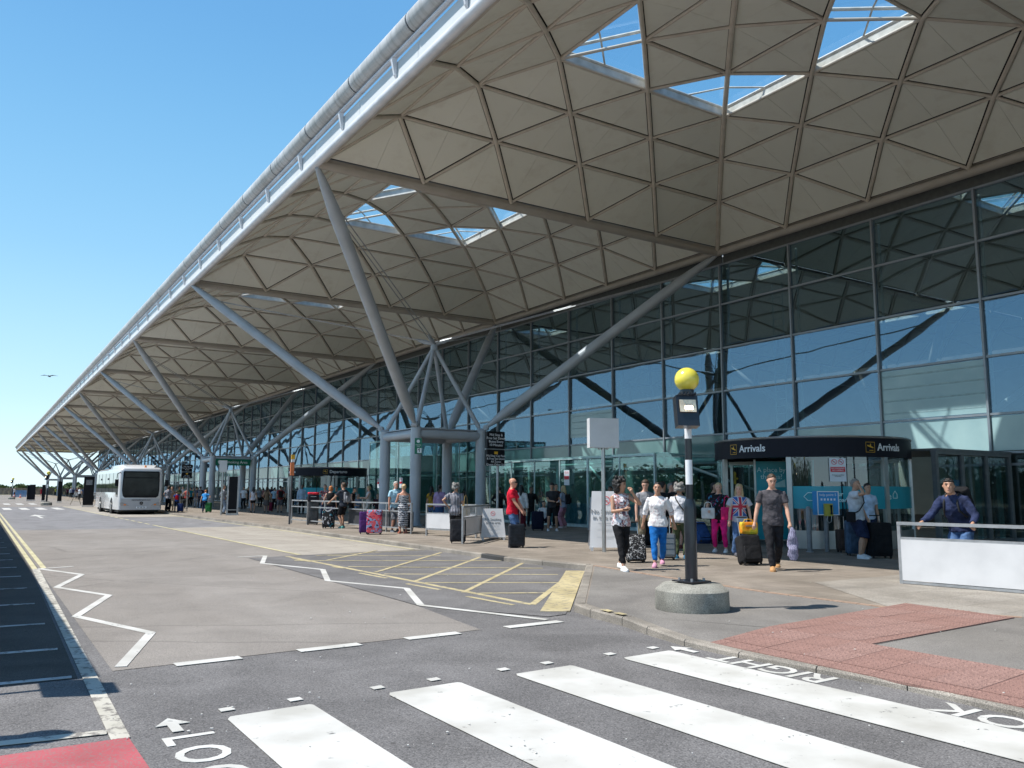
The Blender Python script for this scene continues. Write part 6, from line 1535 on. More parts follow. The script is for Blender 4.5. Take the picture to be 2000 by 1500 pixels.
def backpack(par, TLf, rz, b0, m, label, H=1.7, size=1.0, z=.69, hipz=None):
    t = thing('backpack', label, 'backpack', b0, rz); Hh = H
    c = TLf(Vector((0, -.105, z))); up = (TLf(Vector((0, -.1, .8)))-TLf(Vector((0, -.1, .6)))).normalized(); a = math.atan2(-up.y, up.z)
    mb = rbox(.30*size, .17*size, .46*size, .07); o = mb.obj('bag', m, t, smooth=True); off = Matrix.Rotation(a, 3, 'X') @ Vector((0, -.02, -.23*size)); o.location = c+off; o.rotation_euler = (a, 0, 0)
    mb = rbox(.22*size, .08, .24*size, .03); o = mb.obj('pocket', m, t, smooth=True); o.location = c+off+Matrix.Rotation(a, 3, 'X') @ Vector((0, -.11*size, .04)); o.rotation_euler = (a, 0, 0)
    for s_ in (-1, 1):
        g = MB(); g.tube([TLf(Vector((s_*.05, -.07, .81))), TLf(Vector((s_*.058, -.01, .85))), TLf(Vector((s_*.060, .060, .79))), TLf(Vector((s_*.070, .078, .72))), TLf(Vector((s_*.098, .03, .64))), TLf(Vector((s_*.07, -.07, .62)))], .016, 8); g.obj('strap', M['rubber'], t, smooth=True)
    return t
def bag(p, rz, w_, d, h, m, label, strap=0.25, cat='bag', name='handbag'):
    t = thing(name, label, cat, p, rz); rbox(w_, d, h, .03).obj('body', m, t, smooth=True)
    g = MB(); g.tube([(-w_*.3, 0, h-.01), (-w_*.22, 0, h+strap*.8), (0, 0, h+strap), (w_*.22, 0, h+strap*.8), (w_*.3, 0, h-.01)], .009, 6); g.obj('strap', m, t, smooth=True)
    MB().box((0, -d/2-.003, h*.7), (w_*.5, .006, .02)).obj('clasp', M['steel'], t)
    return t
def loc(t, v, rz, b0):
    """local point of a figure to world"""
    return Vector((b0[0]+v[0]*math.cos(rz)-v[1]*math.sin(rz), b0[1]+v[0]*math.sin(rz)+v[1]*math.cos(rz), b0[2]+v[2]))

W_ = (0.72, 0.73, 0.76); K_ = (0.012, 0.012, 0.014); NV = (0.015, 0.022, 0.055); GR = (0.09, 0.09, 0.095); JN = (0.08, 0.15, 0.30)
Wc, Kc, NVc, GRc, JNc = cloth('white', W_, .05), cloth('black', K_), cloth('navy', NV), cloth('charcoal', GR), cloth('denim', JN, .25, 5)
# ---- nearest walkers
T1 = person(1214, 1113, 1.69, 22, 'woman with curly black hair, floral sleeveless top and black leggings beside the sign post', 'tan', 'black', 'curly', print_mat('floral_top', (.72, .72, .75), [(.35, .12, .10), (.08, .06, .10), (.5, .3, .3)], 11, .55), None,
       Kc, 'leggings', (.75, .75, .75), True, hr=(.03, .17, .66), hl=(-.09, .13, .84), fl=(-.04, -.14, .015), fr_=(.04, .16, .0), hyaw=.7, hpitch=-.15, build=1.02)
ph = loc(None, (.03*1.69, .215*1.69, .665*1.69), T1[3], T1[4]); t = thing('phone', 'dark phone in the hand of the curly haired woman', 'phone', ph, T1[3]); MB().box((0, 0, 0), (.065, .13, .01)).obj('case', M['black'], t); MB().box((0, 0, .0065), (.058, .118, .002)).obj('screen', M['black'], t)
T2 = person(1287, 1106, 1.62, -4, 'woman in white printed top and bright blue leggings walking towards the crossing', 'tan', 'black', 'cornrow', print_mat('white_print_top', (.74, .73, .74), [(.55, .42, .42), (.58, .52, .54)], 9, .60), 'elbow',
       cloth('blue_leggings', (.01, .13, .42)), 'leggings', (.62, .3, .42), True, hl=(-.20, -.08, .46), hr=(.20, -.08, .46), fl=(-.035, -.15, .02), fr_=(.035, .16, 0), build=1.12, hpitch=.05, hem=.47)
T3 = person(1262, 1080, 1.72, 20, 'young man in grey tee and khaki shorts stepping forward with head down', 'light', 'brown', 'short', cloth('grey_tee', (.25, .25, .27)), 'short', cloth('khaki', (.16, .14, .10)), 'longshorts', (.5, .5, .5), hl=(-.2, .0, .42), fl=(-.06, .2, .12), fr_=(.06, -.1, 0), hpitch=-.35, hyaw=-.5)
T4 = person(1193, 1052, 1.60, -20, 'woman in a white tank top behind the large no smoking board', 'brown', 'black', 'buzz', Wc, None, Kc, 'trousers', (.02, .02, .02), True)
T5 = person(1330, 1091, 1.62, 172, 'grey curly haired person seen from behind in white tee and olive trousers by the beacon', 'tan', 'grey', 'curlyshort', cloth('white_soft', (.60, .60, .64), .04), 'short', cloth('olive', (.065, .085, .045)), 'trousers', (.05, .22, .38), True, hl=(-.13, .05, .47), build=1.12)
T6 = person(1322, 1071, 1.72, 160, 'man in black tee and tan shorts half hidden behind the grey haired person', 'red', 'black', 'short', Kc, 'short', cloth('black_shorts', K_), 'shorts', (.12, .03, .03))
T7 = person(1312, 1064, 1.68, 60, 'bald man in a pale blue shirt hidden behind the black tee man', 'red', 'grey', 'buzz', cloth('pale_blue', (.32, .42, .6)), 'short', NVc, 'shorts', (.05, .05, .05))
T8 = person(1407, 1078, 1.66, -8, 'short blonde woman in black tunic and bright pink leggings carrying a white handbag', 'light', 'blonde', 'short', print_mat('black_print', K_, [(.35, .05, .15), (.03, .2, .35)], 12, .62, (.8, 1.1)), 'short',
       cloth('pink_leggings', (.72, .02, .20)), 'leggings', (.75, .75, .75), True, hr=(.14, .1, .60), build=1.12, hem=.42, hyaw=.1, fl=(-.09, .05, 0), fr_=(.07, 0, 0))
T9 = person(1447, 1088, 1.62, 12, 'woman with long blonde hair in a flag print tee and wide blue jeans', 'light', 'blonde', 'long', None, 'short', JNc, 'wide', (.1, .1, .12), True, hl=(-.15, .05, .46), hr=(.16, .06, .46), build=1.02, fl=(-.05, .12, 0), fr_=(.04, -.12, .02), hyaw=-.35, hpitch=-.12)
T10 = person(1513, 1113, 1.78, 4, 'dark haired young man in charcoal tee and black trousers pulling a black suitcase', 'light', 'brown', 'buzz', cloth('charcoal_tee', (.075, .07, .08), .15, 7), 'short', cloth('black_trousers', (.018, .018, .022)), 'trousers', (.5, .27, .12), hr=(.20, .02, .44), hl=(-.17, .10, .45), fl=(-.035, -.14, .02), fr_=(.03, .14, 0), build=1.1, lean=.05, hyaw=.15, hpitch=-.25, hem=.46)
T11 = person(1676, 1090, 1.74, 70, 'heavy man in pale tee holding a phone to his ear outside the arrivals drum', 'tan', 'grey', 'buzz', cloth('pale_tee', (.50, .54, .60), .04), 'short', NVc, 'longshorts', (.68, .68, .7), hr=(.06, .09, .90), hl=(-.16, .08, .5), build=1.3, fl=(-.09, .02, 0), fr_=(.09, .06, 0))
T11b = person(1700, 1078, 1.66, 30, 'person in a light blue tee mostly hidden by the man on the phone', 'tan', 'black', 'short', cloth('light_blue_tee', (.45, .55, .7)), 'short', NVc, 'trousers', (.05, .05, .05))
# man leaning on the white barrier
bl = PX(1762, 1140)[:2]; ld_ = Vector((5.05-bl[0], -20.2-bl[1], 0)).normalized()
T12 = person(1872, 1116, 1.74, -14, 'dark haired man in a navy jacket leaning with both hands on the white panelled barrier', 'tan', 'black', 'messy', cloth('navy_jacket', (.025, .035, .085), .35, 7), 'long', JNc, 'jeans', (.1, .1, .1), pos=(5.10, -16.66), fdir=(-1, -.05), whr=(4.52, -16.36, .985), whl=(4.66, -17.08, .985), lean=.42, build=1.1, hyaw=.45, hpitch=.22, coll=True, curl=1.0)
backpack(T12[0], T12[1], T12[3], T12[4], Kc, 'large black backpack on the man leaning at the white barrier', 1.76, 1.15, .70)
# ---- middle group
T14 = person(1000, 1069, 1.78, 72, 'bald man in a red polo shirt and blue jeans with a ribbed black case', 'red', 'brown', 'bald', cloth('red_polo', (.62, .015, .04), .08), 'short', JNc, 'jeans', (.05, .05, .06), hl=(-.06, .16, .52), hr=(.10, .17, .53), gl=True, build=1.04, coll=True)
T15 = person(1018, 1036, 1.66, 165, 'dark haired woman in white blouse and dark red skirt behind the red polo man', 'brown', 'black', 'long', cloth('blouse_white', (.6, .6, .62)), 'long', cloth('maroon', (.10, .01, .02)), 'longskirt', (.05, .05, .05), True)
T16 = person(1062, 1030, 1.62, 10, 'person in a white shirt sitting low against the glass with dark hair', 'tan', 'black', 'short', Wc, 'short', NVc, 'trousers', (.6, .6, .6), seat=True, hip=.15, fl=(-.12, .30, 0), fr_=(.10, .32, 0), hl=(-.1, .25, .3), hr=(.1, .25, .3))
T17 = person(1078, 1037, 1.74, 5, 'young man in charcoal tee and black shorts looking down at his phone in the shade', 'tan', 'black', 'short', cloth('dark_tee', (.035, .035, .04)), 'short', Kc, 'shorts', (.6, .6, .62), hl=(-.18, .1, .56), hr=(.0, .17, .62), hpitch=-.45, fl=(-.10, 0, 0), fr_=(.08, 0, 0))
T18 = person(1101, 1031, 1.66, -120, 'woman with long fair hair in striped top and loose pink trousers with a black backpack', 'light', 'blonde', 'long', stripe_mat('stripe_top', (.45, .5, .6), (.10, .12, .2), 8), 'elbow', cloth('dusty_pink', (.42, .20, .26)), 'wide', (.6, .5, .5), True, hl=(-.1, .15, .6))
backpack(T18[0], T18[1], T18[3], T18[4], Kc, 'black backpack worn by the woman in pink trousers', 1.66, .85, .68)
T19 = person(1086, 1028, 1.74, 20, 'dark haired person standing just behind the man with the phone in the shade', 'tan', 'black', 'short', cloth('rust_brown', (.10, .04, .03)), 'short', Kc, 'trousers', (.05, .05, .05))
T20 = person(889, 1056, 1.66, 170, 'person with big grey curly hair from behind in a striped tee and black trousers', 'tan', 'grey', 'curlyshort', stripe_mat('grey_stripe', (.38, .38, .42), (.04, .04, .06), 7, 0), 'short', Kc, 'trousers', (.55, .1, .15), True, hl=(-.13, -.03, .60), build=1.15, hem=.44)
bag(loc(None, (.30, .0, .72), T20[3], T20[4]), T20[3]+1.2, .32, .10, .30, cloth('straw', (.42, .30, .12), .2, 30), 'woven straw bag on the arm of the grey curly haired person', .30)
T21 = person(858, 1030, 1.68, 160, 'woman in a lilac shirt and denim skirt behind the white hoarding rail', 'tan', 'black', 'pony', cloth('lilac', (.34, .24, .40)), 'long', cloth('denim_skirt', (.03, .07, .16)), 'skirt', (.1, .1, .1), True, build=1.1)
T21b = person(842, 1027, 1.62, 150, 'dark haired person in black and mustard left of the lilac shirt', 'tan', 'black', 'long', cloth('mustard_black', (.03, .03, .03), .1, 6, (.45, .26, .02)), 'short', JNc, 'jeans', (.1, .1, .1), True)
T22 = person(771, 1039, 1.76, 28, 'grey bearded man in a light blue shirt facing the woman in the patterned dress', 'red', 'white', 'short', cloth('sky_shirt', (.36, .58, .70), .05), 'short', cloth('grey_shorts', (.17, .175, .19)), 'longshorts', (.22, .23, .25), hl=(-.17, .0, .45), beard=True, build=1.12, coll=True)
T22b = person(787, 1042, 1.66, 195, 'woman with blonde hair pinned up in a black and white patterned strappy dress', 'red', 'blonde', 'updo', None, None, stripe_mat('zigzag_dress', (.55, .56, .58), (.02, .02, .04), 5, 2, 5.0), 'dress', (.35, .12, .08), True, hl=(-.08, .14, .68), hr=(.14, .12, .52), build=1.15)
T23 = person(719, 1017, 1.66, -80, 'blonde woman in pale sleeveless top reading her phone behind the railing', 'light', 'blonde', 'bob', cloth('pale_grey_top', (.50, .48, .46)), None, cloth('cream_trousers', (.45, .42, .38)), 'trousers', (.3, .3, .3), True, hl=(-.02, .2, .66), hr=(.05, .2, .65), hpitch=-.4)
T24 = person(669, 1032, 1.74, -142, 'man in dark grey tee and black shorts with bare legs at the railing', 'tan', 'brown', 'short', cloth('slate_tee', (.04, .045, .06)), 'short', cloth('black_sport', K_), 'shorts', (.15, .42, .38), hl=(-.22, .22, .56), hr=(.12, .05, .5), fl=(-.05, -.04, 0), fr_=(.06, .05, 0))
backpack(T24[0], T24[1], T24[3], T24[4], cloth('grey_pack', (.25, .25, .27), .6, 4), 'grey and black backpack on the man in black shorts', 1.74, .85, .68)
T24b = person(684, 1019, 1.60, 60, 'dark haired woman stretching an arm over the railing behind the backpack man', 'tan', 'black', 'short', Kc, None, Kc, 'trousers', (.05, .05, .05), True, hr=(.30, .22, .58), lean=.25)
T25 = person(644, 1027, 1.62, 168, 'ginger haired woman in a black vest and blue flowered trousers', 'light', 'ginger', 'bob', Kc, None, print_mat('blue_flower', (.05, .06, .28), [(.6, .6, .68)], 16, .52), 'wide', (.4, .4, .4), True, hl=(-.25, .20, .55), hr=(.13, .1, .5), build=1.1)
T26 = person(633, 1016, 1.72, -5, 'bearded man in a red and white shirt raising one hand behind the ginger haired woman', 'tan', 'black', 'buzz', print_mat('red_white_shirt', (.6, .55, .55), [(.5, .04, .05), (.03, .03, .04)], 10, .5), 'short', NVc, 'jeans', (.1, .1, .1), hr=(.25, .22, .68), beard=True)
T27 = person(588, 1004, 1.78, 5, 'man in a pale blue long sleeved shirt standing before the departures door', 'brown', 'black', 'short', cloth('office_blue', (.36, .48, .62), .05), 'long', Kc, 'trousers', (.03, .03, .03), coll=True, beard=True)
# seated people behind the railing
T27b = person(698, 1012, 1.62, 30, 'grey haired person sitting behind the railing in a pale top', 'tan', 'grey', 'curlyshort', cloth('faded_blue', (.2, .26, .36)), 'short', Kc, 'trousers', (.05, .05, .05), seat=True, hip=.27, fl=(-.06, .22, 0), fr_=(.06, .22, 0), hl=(-.1, .2, .4), hr=(.1, .2, .4))
T27c = person(737, 1012, 1.66, 0, 'dark dressed person sitting behind the railing beside the tall grey column', 'tan', 'brown', 'short', cloth('dark_maroon', (.05, .02, .03)), 'long', Kc, 'trousers', (.05, .05, .05), seat=True, hip=.27, fl=(-.06, .22, 0), fr_=(.06, .22, 0), hl=(-.1, .2, .4), hr=(.1, .2, .4))
# ---- shade crowd by the departures entrance
crowd = [
 (475, 994, 1.70, -20, 'man in white shirt with hands clasped left of the white vest woman', 'tan', 'black', 'short', Wc, 'short', Kc, 'trousers', False),
 (493, 1001, 1.62, 175, 'woman with dark hair in white vest and black mini skirt just outside the shade', 'tan', 'black', 'long', cloth('vest_white', (.6, .6, .66)), None, Kc, 'miniskirt', True),
 (506, 990, 1.66, 30, 'person in a pale shirt standing between the two long haired women in the shade', 'tan', 'black', 'short', cloth('pale_shirt', (.35, .42, .52)), 'short', Kc, 'trousers', False),
 (520, 1001, 1.66, 170, 'woman with long hair and bare back in a grey brown skirt in the shade', 'tan', 'brown', 'long', cloth('tan_top', (.2, .14, .09)), None, cloth('grey_brown', (.10, .09, .09)), 'skirt', True),
 (535, 994, 1.64, 160, 'person in light blue tee and black trousers in the shade crowd', 'tan', 'black', 'short', cloth('ice_blue', (.35, .5, .62)), 'short', Kc, 'trousers', False),
 (546, 1001, 1.72, 185, 'man in red and grey shorts wearing a dark backpack in the shade crowd', 'tan', 'black', 'short', cloth('brick_red', (.25, .04, .04)), 'short', cloth('mid_grey', (.14, .14, .16)), 'longshorts', False),
 (550, 985, 1.76, 10, 'tall dark haired person at the back of the shade crowd', 'brown', 'black', 'short', Kc, 'short', Kc, 'trousers', False),
 (555, 989, 1.74, 0, 'fair haired person in grey hoodie at the back of the shade crowd', 'light', 'brown', 'short', cloth('hoodie_grey', (.25, .27, .3)), 'long', Kc, 'trousers', False),
 (563, 994, 1.70, 20, 'person in a patterned grey top holding papers by the leaning stop post', 'tan', 'brown', 'short', print_mat('grey_pattern', (.3, .32, .36), [(.08, .09, .1)], 12), 'short', Kc, 'trousers', True),
 (571, 987, 1.70, -30, 'dark dressed person just right of the leaning stop post', 'tan', 'black', 'short', Kc, 'short', Kc, 'trousers', False),
 (484, 989, 1.70, 20, 'dark dressed person behind the white vest woman near the columns', 'tan', 'black', 'short', Kc, 'short', Kc, 'trousers', False),
 (513, 987, 1.66, 170, 'person in dusty rose top deep in the shade between the crowd', 'tan', 'brown', 'bob', cloth('dusty_rose', (.30, .13, .14)), 'short', Kc, 'trousers', True),
 (529, 987, 1.74, 10, 'tall man in navy tee deep in the shade left of the red backpack man', 'brown', 'black', 'short', NVc, 'short', cloth('mid_grey'if False else 'stone', (.25, .24, .2)), 'trousers', False),
 (579, 995, 1.66, 165, 'person in black jacket between the stop post and the pale blue shirt man', 'tan', 'black', 'bob', Kc, 'long', JNc, 'jeans', True),
 (604, 1000, 1.68, 30, 'person in a green top right of the pale blue shirt man', 'tan', 'brown', 'short', cloth('moss', (.06, .13, .05)), 'short', Kc, 'trousers', False),
 (656, 1008, 1.66, -30, 'person in dark teal behind the railing between ginger woman and backpack man', 'tan', 'black', 'short', cloth('deep_teal', (.02, .09, .10)), 'short', Kc, 'trousers', False),
 (747, 1010, 1.62, 20, 'person in maroon top sitting area right edge, beside the tall column', 'tan', 'brown', 'bob', cloth('wine', (.13, .02, .04)), 'short', Kc, 'trousers', True),
 (975, 1026, 1.62, 170, 'dark dressed person behind the small no smoking board', 'tan', 'black', 'short', Kc, 'long', Kc, 'trousers', False),
 (1037, 1028, 1.62, 10, 'dark dressed person in shade between the red polo man and the dark case', 'brown', 'black', 'short', Kc, 'long', Kc, 'trousers', False),
 (1398, 1062, 1.70, 20, 'dark haired person half hidden behind the short blonde woman', 'tan', 'black', 'bob', Kc, 'short', Kc, 'trousers', True),
 (1296, 1070, 1.70, 150, 'dark clothed person seen between the two women walking in front', 'tan', 'black', 'short', Kc, 'short', Kc, 'trousers', False),
 (377, 984, 1.68, 10, 'person in a mustard top at the back of the bus queue', 'tan', 'brown', 'short', cloth('mustard', (.40, .27, .05)), 'short', Kc, 'trousers', False),
 (406, 985, 1.70, 0, 'person in black standing in shade behind the blue tee boy', 'tan', 'black', 'short', Kc, 'short', Kc, 'trousers', False),
 # queue by the bus
 (434, 1004, 1.74, 100, 'grey haired man in a grey shirt and pale jeans left of the black totem', 'tan', 'grey', 'buzz', cloth('shirt_grey', (.26, .28, .32)), 'long', cloth('washed_denim', (.20, .25, .32)), 'jeans', False),
 (446, 1004, 1.72, -60, 'person in white tee and blue jeans partly hidden by the black totem', 'tan', 'white', 'short', Wc, 'short', JNc, 'jeans', False),
 (399, 1001, 1.52, 175, 'boy in bright blue tee and navy joggers beside the green suitcase', 'light', 'ginger', 'short', cloth('bright_blue', (.04, .25, .60)), 'short', NVc, 'trousers', False),
 (390, 992, 1.70, 175, 'man with a grey backpack and dark trousers left of the columns', 'tan', 'black', 'short', NVc, 'short', cloth('dark_slate', (.05, .055, .07)), 'trousers', False),
 (382, 991, 1.70, 160, 'person with dark hair and pale jeans next to the man with the grey backpack', 'tan', 'black', 'short', cloth('slate_shirt', (.08, .09, .11)), 'short', cloth('pale_jeans', (.3, .32, .36)), 'jeans', False),
 (371, 988, 1.64, -140, 'person in a teal jacket behind the sign post by the bus', 'tan', 'black', 'short', cloth('teal_jacket', (.02, .26, .33)), 'long', Kc, 'trousers', False),
 (363, 993, 1.62, 180, 'woman in a coral vest left of the sign post by the bus', 'tan', 'black', 'bob', cloth('coral', (.50, .10, .09)), None, Kc, 'trousers', True),
 (355, 988, 1.74, 20, 'man in white shirt with a dark strap in the bus queue', 'light', 'grey', 'short', Wc, 'short', Kc, 'trousers', False),
 (348, 990, 1.72, 30, 'person in a camouflage top in the bus queue', 'tan', 'brown', 'curlyshort', print_mat('camouflage', (.20, .22, .10), [(.06, .08, .03), (.34, .32, .18)], 9), 'short', cloth('beige', (.35, .3, .24)), 'trousers', False),
 (344, 999, 1.36, 180, 'child in a blue tee carrying a small red backpack in the bus queue', 'light', 'brown', 'short', cloth('royal_blue', (.02, .08, .35)), 'short', NVc, 'trousers', False),
 (334, 997, 1.66, -10, 'woman with brown hair in a beige top in the bus queue', 'light', 'brown', 'bob', cloth('beige_top', (.36, .26, .2)), 'short', cloth('cream_t', (.45, .4, .32)), 'trousers', True),
 (327, 998, 1.70, 160, 'person in pale grey shirt and black trousers right beside the bus door', 'light', 'brown', 'bob', cloth('pale_blue_grey', (.34, .36, .42)), 'short', Kc, 'wide', True),
 # far beyond the bus
 (173, 980, 1.70, 175, 'person in grey tee bending with a dark suitcase left of the bus', 'tan', 'black', 'short', cloth('light_grey_t', (.35, .36, .40)), 'short', Kc, 'shorts', False),
 (163, 977, 1.70, 10, 'person in dark blue by the far doors left of the bus', 'tan', 'black', 'short', cloth('ink_blue', (.03, .06, .15)), 'short', Kc, 'trousers', False),
 (155, 976, 1.68, -20, 'person in white with one leg forward beside the far wooden stand', 'tan', 'black', 'short', Wc, 'short', Kc, 'trousers', False),
 (150, 975, 1.72, 20, 'person in dark clothes behind the far wooden stand', 'tan', 'black', 'short', cloth('plum', (.08, .03, .05)), 'short', Kc, 'trousers', False),
 (142, 972, 1.70, 160, 'person in navy shirt right of the pair in pale shirts, far left', 'tan', 'black', 'short', cloth('navy_b', (.04, .05, .12)), 'short', Kc, 'trousers', False),
 (138, 972, 1.74, 10, 'person in pale blue shirt behind the far railing', 'light', 'grey', 'short', cloth('pale_blue_b', (.4, .46, .6)), 'long', Kc, 'trousers', False),
 (131, 970, 1.66, 30, 'person in maroon behind the far railing', 'tan', 'black', 'short', cloth('maroon_b', (.12, .02, .05)), 'short', Kc, 'trousers', False),
 (108, 968, 1.70, 0, 'person in a yellow vest between the farthest column legs', 'tan', 'black', 'short', cloth('hi_vis', (.5, .55, .08)), 'short', Kc, 'trousers', False),
 (80, 969, 1.68, 175, 'person in a dark red dress right of the black banner boards', 'brown', 'black', 'short', cloth('dark_red', (.28, .01, .03)), 'short', cloth('dark_red', (.28, .01, .03)), 'skirt', True),
 (85, 968, 1.62, 170, 'person in a pink beige top right of the dark red dress', 'tan', 'black', 'short', cloth('pink_beige', (.5, .3, .26)), 'short', cloth('pink_beige', (.5, .3, .26)), 'skirt', True),
 (27.5, 971, 1.72, 60, 'lone pedestrian in a white top walking at the far crossing', 'tan', 'black', 'short', Wc, 'short', Kc, 'shorts', False)]
CR_ = {}
rgc = random.Random(4)
for (px, py, H, fc, lb, sk, hr_, hs, tp, sl, bt, bty, fm) in crowd:
    dx = rgc.uniform(-.04, .04)
    kw = dict(fl=(-.06, rgc.uniform(-.06, .08), 0), fr_=(.06, rgc.uniform(-.08, .06), 0), hl=(-.14+dx, rgc.uniform(0, .12), rgc.uniform(.46, .6)), hr=(.14+dx, rgc.uniform(0, .1), rgc.uniform(.46, .56)), hyaw=rgc.uniform(-.4, .4))
    if px in (173, 399): kw['lean'] = .5
    if px == 27.5: kw.update(fl=(-.05, -.16, 0), fr_=(.05, .16, 0))
    CR_[px] = person(px, py, H, fc, lb, sk, hr_, hs, tp, sl, bt, bty, (.06, .06, .06), fm, **kw)
for px, lb, m_, sz in ((546, 'dark backpack on the man in shorts in the shade crowd', Kc, .9), (390, 'grey backpack worn left of the columns near the bus', cloth('pack_grey', (.2, .21, .24)), .95), (344, 'small red backpack on the child in the bus queue', cloth('pack_red', (.65, .02, .03)), .62)):
    q = CR_[px]; backpack(q[0], q[1], q[3], q[4], m_, lb, 1.7, sz, .68)
# flag print tee for the long haired woman: built with its own pattern
def flag_tee():
    key = 'cloth_flag_tee'; m = mat(key, (.5, .5, .54), 0.85, spec=.2); n = m.node_tree.nodes; l = m.node_tree.links; b = n['Principled BSDF']
    tc = n.new('ShaderNodeTexCoord'); sx = n.new('ShaderNodeSeparateXYZ'); l.new(tc.outputs['Object'], sx.inputs[0])
    def M_(op, a, b2=None, c=None):
        x = n.new('ShaderNodeMath'); x.operation = op
        for i, v in enumerate((a, b2, c)):
            if v is None: continue
            if isinstance(v, (int, float)): x.inputs[i].default_value = v
            else: l.new(v, x.inputs[i])
        return x.outputs[0]
    X = sx.outputs[0]; Z = M_('SUBTRACT', sx.outputs[2], 1.12); aX = M_('ABSOLUTE', X); aZ = M_('ABSOLUTE', Z)
    diag = M_('ABSOLUTE', M_('SUBTRACT', M_('MULTIPLY', aX, 1.1), aZ)); mn = M_('MINIMUM', aX, aZ)
    inb = M_('MULTIPLY', M_('LESS_THAN', aX, .155), M_('MULTIPLY', M_('LESS_THAN', aZ, .21), M_('GREATER_THAN', sx.outputs[1], 0)))
    red = M_('MAXIMUM', M_('LESS_THAN', mn, .028), M_('LESS_THAN', diag, .014)); wh = M_('MAXIMUM', M_('LESS_THAN', mn, .05), M_('LESS_THAN', diag, .035))
    def mx(f, a, c):
        x = n.new('ShaderNodeMix'); x.data_type = 'RGBA'; l.new(f, x.inputs[0])
        for i, v in ((6, a), (7, c)):
            if isinstance(v, tuple): x.inputs[i].default_value = (*v, 1)
            else: l.new(v, x.inputs[i])
        return x.outputs[2]
    fl_ = mx(red, mx(wh, (.05, .13, .38), (.6, .6, .62)), (.5, .05, .08)); l.new(mx(inb, (.5, .5, .54), fl_), b.inputs['Base Color']); return m
q = T9; mbt = MB()
TORt = [(0.475, .105, .080, 0), (.515, .112, .083, -.004), (.56, .10, .075, 0), (.61, .088, .068, .002), (.67, .092, .072, .003), (.73, .099, .081, .006), (.775, .102, .067, 0), (.805, .104, .056, -.002), (.832, .066, .044, -.004)]
rings(mbt, TORt, q[1])
for s_ in (-1, 1): mbt.tube([q[1](Vector((s_*.07, 0, .80))), q[1](Vector((s_*.115, 0, .775))), q[1](Vector((s_*.150, 0, .70)))], [.05, .062, .07], 12)
JOBS.append((q[0], 'top', mbt, flag_tee(), .014, 2))
run_jobs()

# ---- luggage and held things
def near(px, D): return AT(px, D)
cam_rz = math.atan2(CR[1], CR[0])
suitcase(PX(1009, 1070), cam_rz+.1, .42, .24, .60, cloth('hard_black', (.02, .022, .028), .1, rough=.35), 'ribbed black hard suitcase standing in front of the man in the red polo', .42, ribs=6, hard=True)
suitcase(PX(1243, 1099), cam_rz+.05, .40, .26, .56, print_mat('case_print', (.02, .02, .022), [(.5, .5, .5)], 22, .56), 'black and white patterned suitcase pulled by the woman in blue leggings', .30, tilt=-.25, hard=True)
suitcase(PX(1303, 1094), cam_rz-.1, .38, .25, .55, mat('case_silver', (.16, .17, .18), .35, .3), 'silver grey suitcase on the right of the woman in blue leggings', .38, tilt=-.2, ribs=4, hard=True)
suitcase(PX(1270, 1068), cam_rz+.2, .42, .26, .66, Kc, 'black suitcase behind the patterned suitcase', .3, tilt=-.2)
suitcase(PX(1467, 1104), cam_rz+.15, .44, .28, .58, cloth('case_black', (.018, .018, .02)), 'black soft suitcase pulled by the dark haired young man', .42, tilt=-.28)
p_ = PX(1472, 1104); bag((p_[0]+.10, p_[1]+.19, .60), cam_rz, .34, .20, .24, cloth('orange_bag', (.75, .22, .015), .1, 6, (.6, .55, .05)), 'orange and yellow bag strapped on top of the black soft suitcase', .06, name='orange_bag')
suitcase(PX(1378, 1062), cam_rz+.3, .42, .26, .68, cloth('case_blue', (.04, .10, .28)), 'blue suitcase leaning at an angle behind the beacon', .1, tilt=-.7, ribs=3)
q = T8; bag(loc(None, (.24, .17, .80), q[3], q[4]), q[3]+.1, .32, .12, .26, cloth('bag_white', (.66, .68, .68), .03), 'white structured handbag carried by the woman in pink leggings', .14)
q = T9; bag(loc(None, (.27, -.02, .82), q[3], q[4]), q[3]+.3, .26, .14, .28, cloth('bag_pink', (.62, .02, .14)), 'bright pink bag on the arm of the flag tee woman', .26)
# jacket over the arm of the young man
q = T10; t = thing('folded_jacket', 'crumpled lilac grey checked jacket hanging from the young man\'s left hand', 'jacket', loc(None, (-.17*1.78-.02, .12*1.78, .1), q[3], q[4]), q[3])
mbj = MB(); rings(mbj, [(.10, .05, .03, 0.02), (.18, .10, .05, 0), (.30, .085, .06, .02), (.38, .11, .05, -.01), (.5, .085, .055, .01), (.64, .05, .035, 0), (.70, .02, .02, 0)], lambda p: p, 14)
JOBS.clear(); JOBS.append((t, 'top', mbj, stripe_mat('check_jacket', (.30, .30, .42), (.16, .15, .24), 10, 0, 6.0), .012, 1)); run_jobs()
for c_ in t.children: c_.name = 'cloth_drape'
suitcase(AT(1638, 20.3), cam_rz+.1, .32, .22, .55, cloth('case_brown', (.06, .04, .035)), 'small brown suitcase right of the help point', .32)
suitcase(AT(1662, 19.3), cam_rz-.1, .44, .27, .80, cloth('case_slate', (.06, .10, .16)), 'large slate blue suitcase behind the man on the phone', .1)
suitcase(AT(1706, 18.6), cam_rz+.1, .50, .32, .78, cloth('case_black2', (.012, .012, .014)), 'large black holdall suitcase right of the man on the phone', .15)
suitcase(PX(894, 1061), cam_rz+.1, .44, .24, .66, cloth('case_black3', (.03, .03, .035)), 'black soft suitcase beside the grey curly haired person', .0)
suitcase(PX(797, 1040), cam_rz+.1, .34, .26, .72, cloth('case_navy', (.015, .02, .05)), 'dark navy suitcase right of the patterned dress', .1)
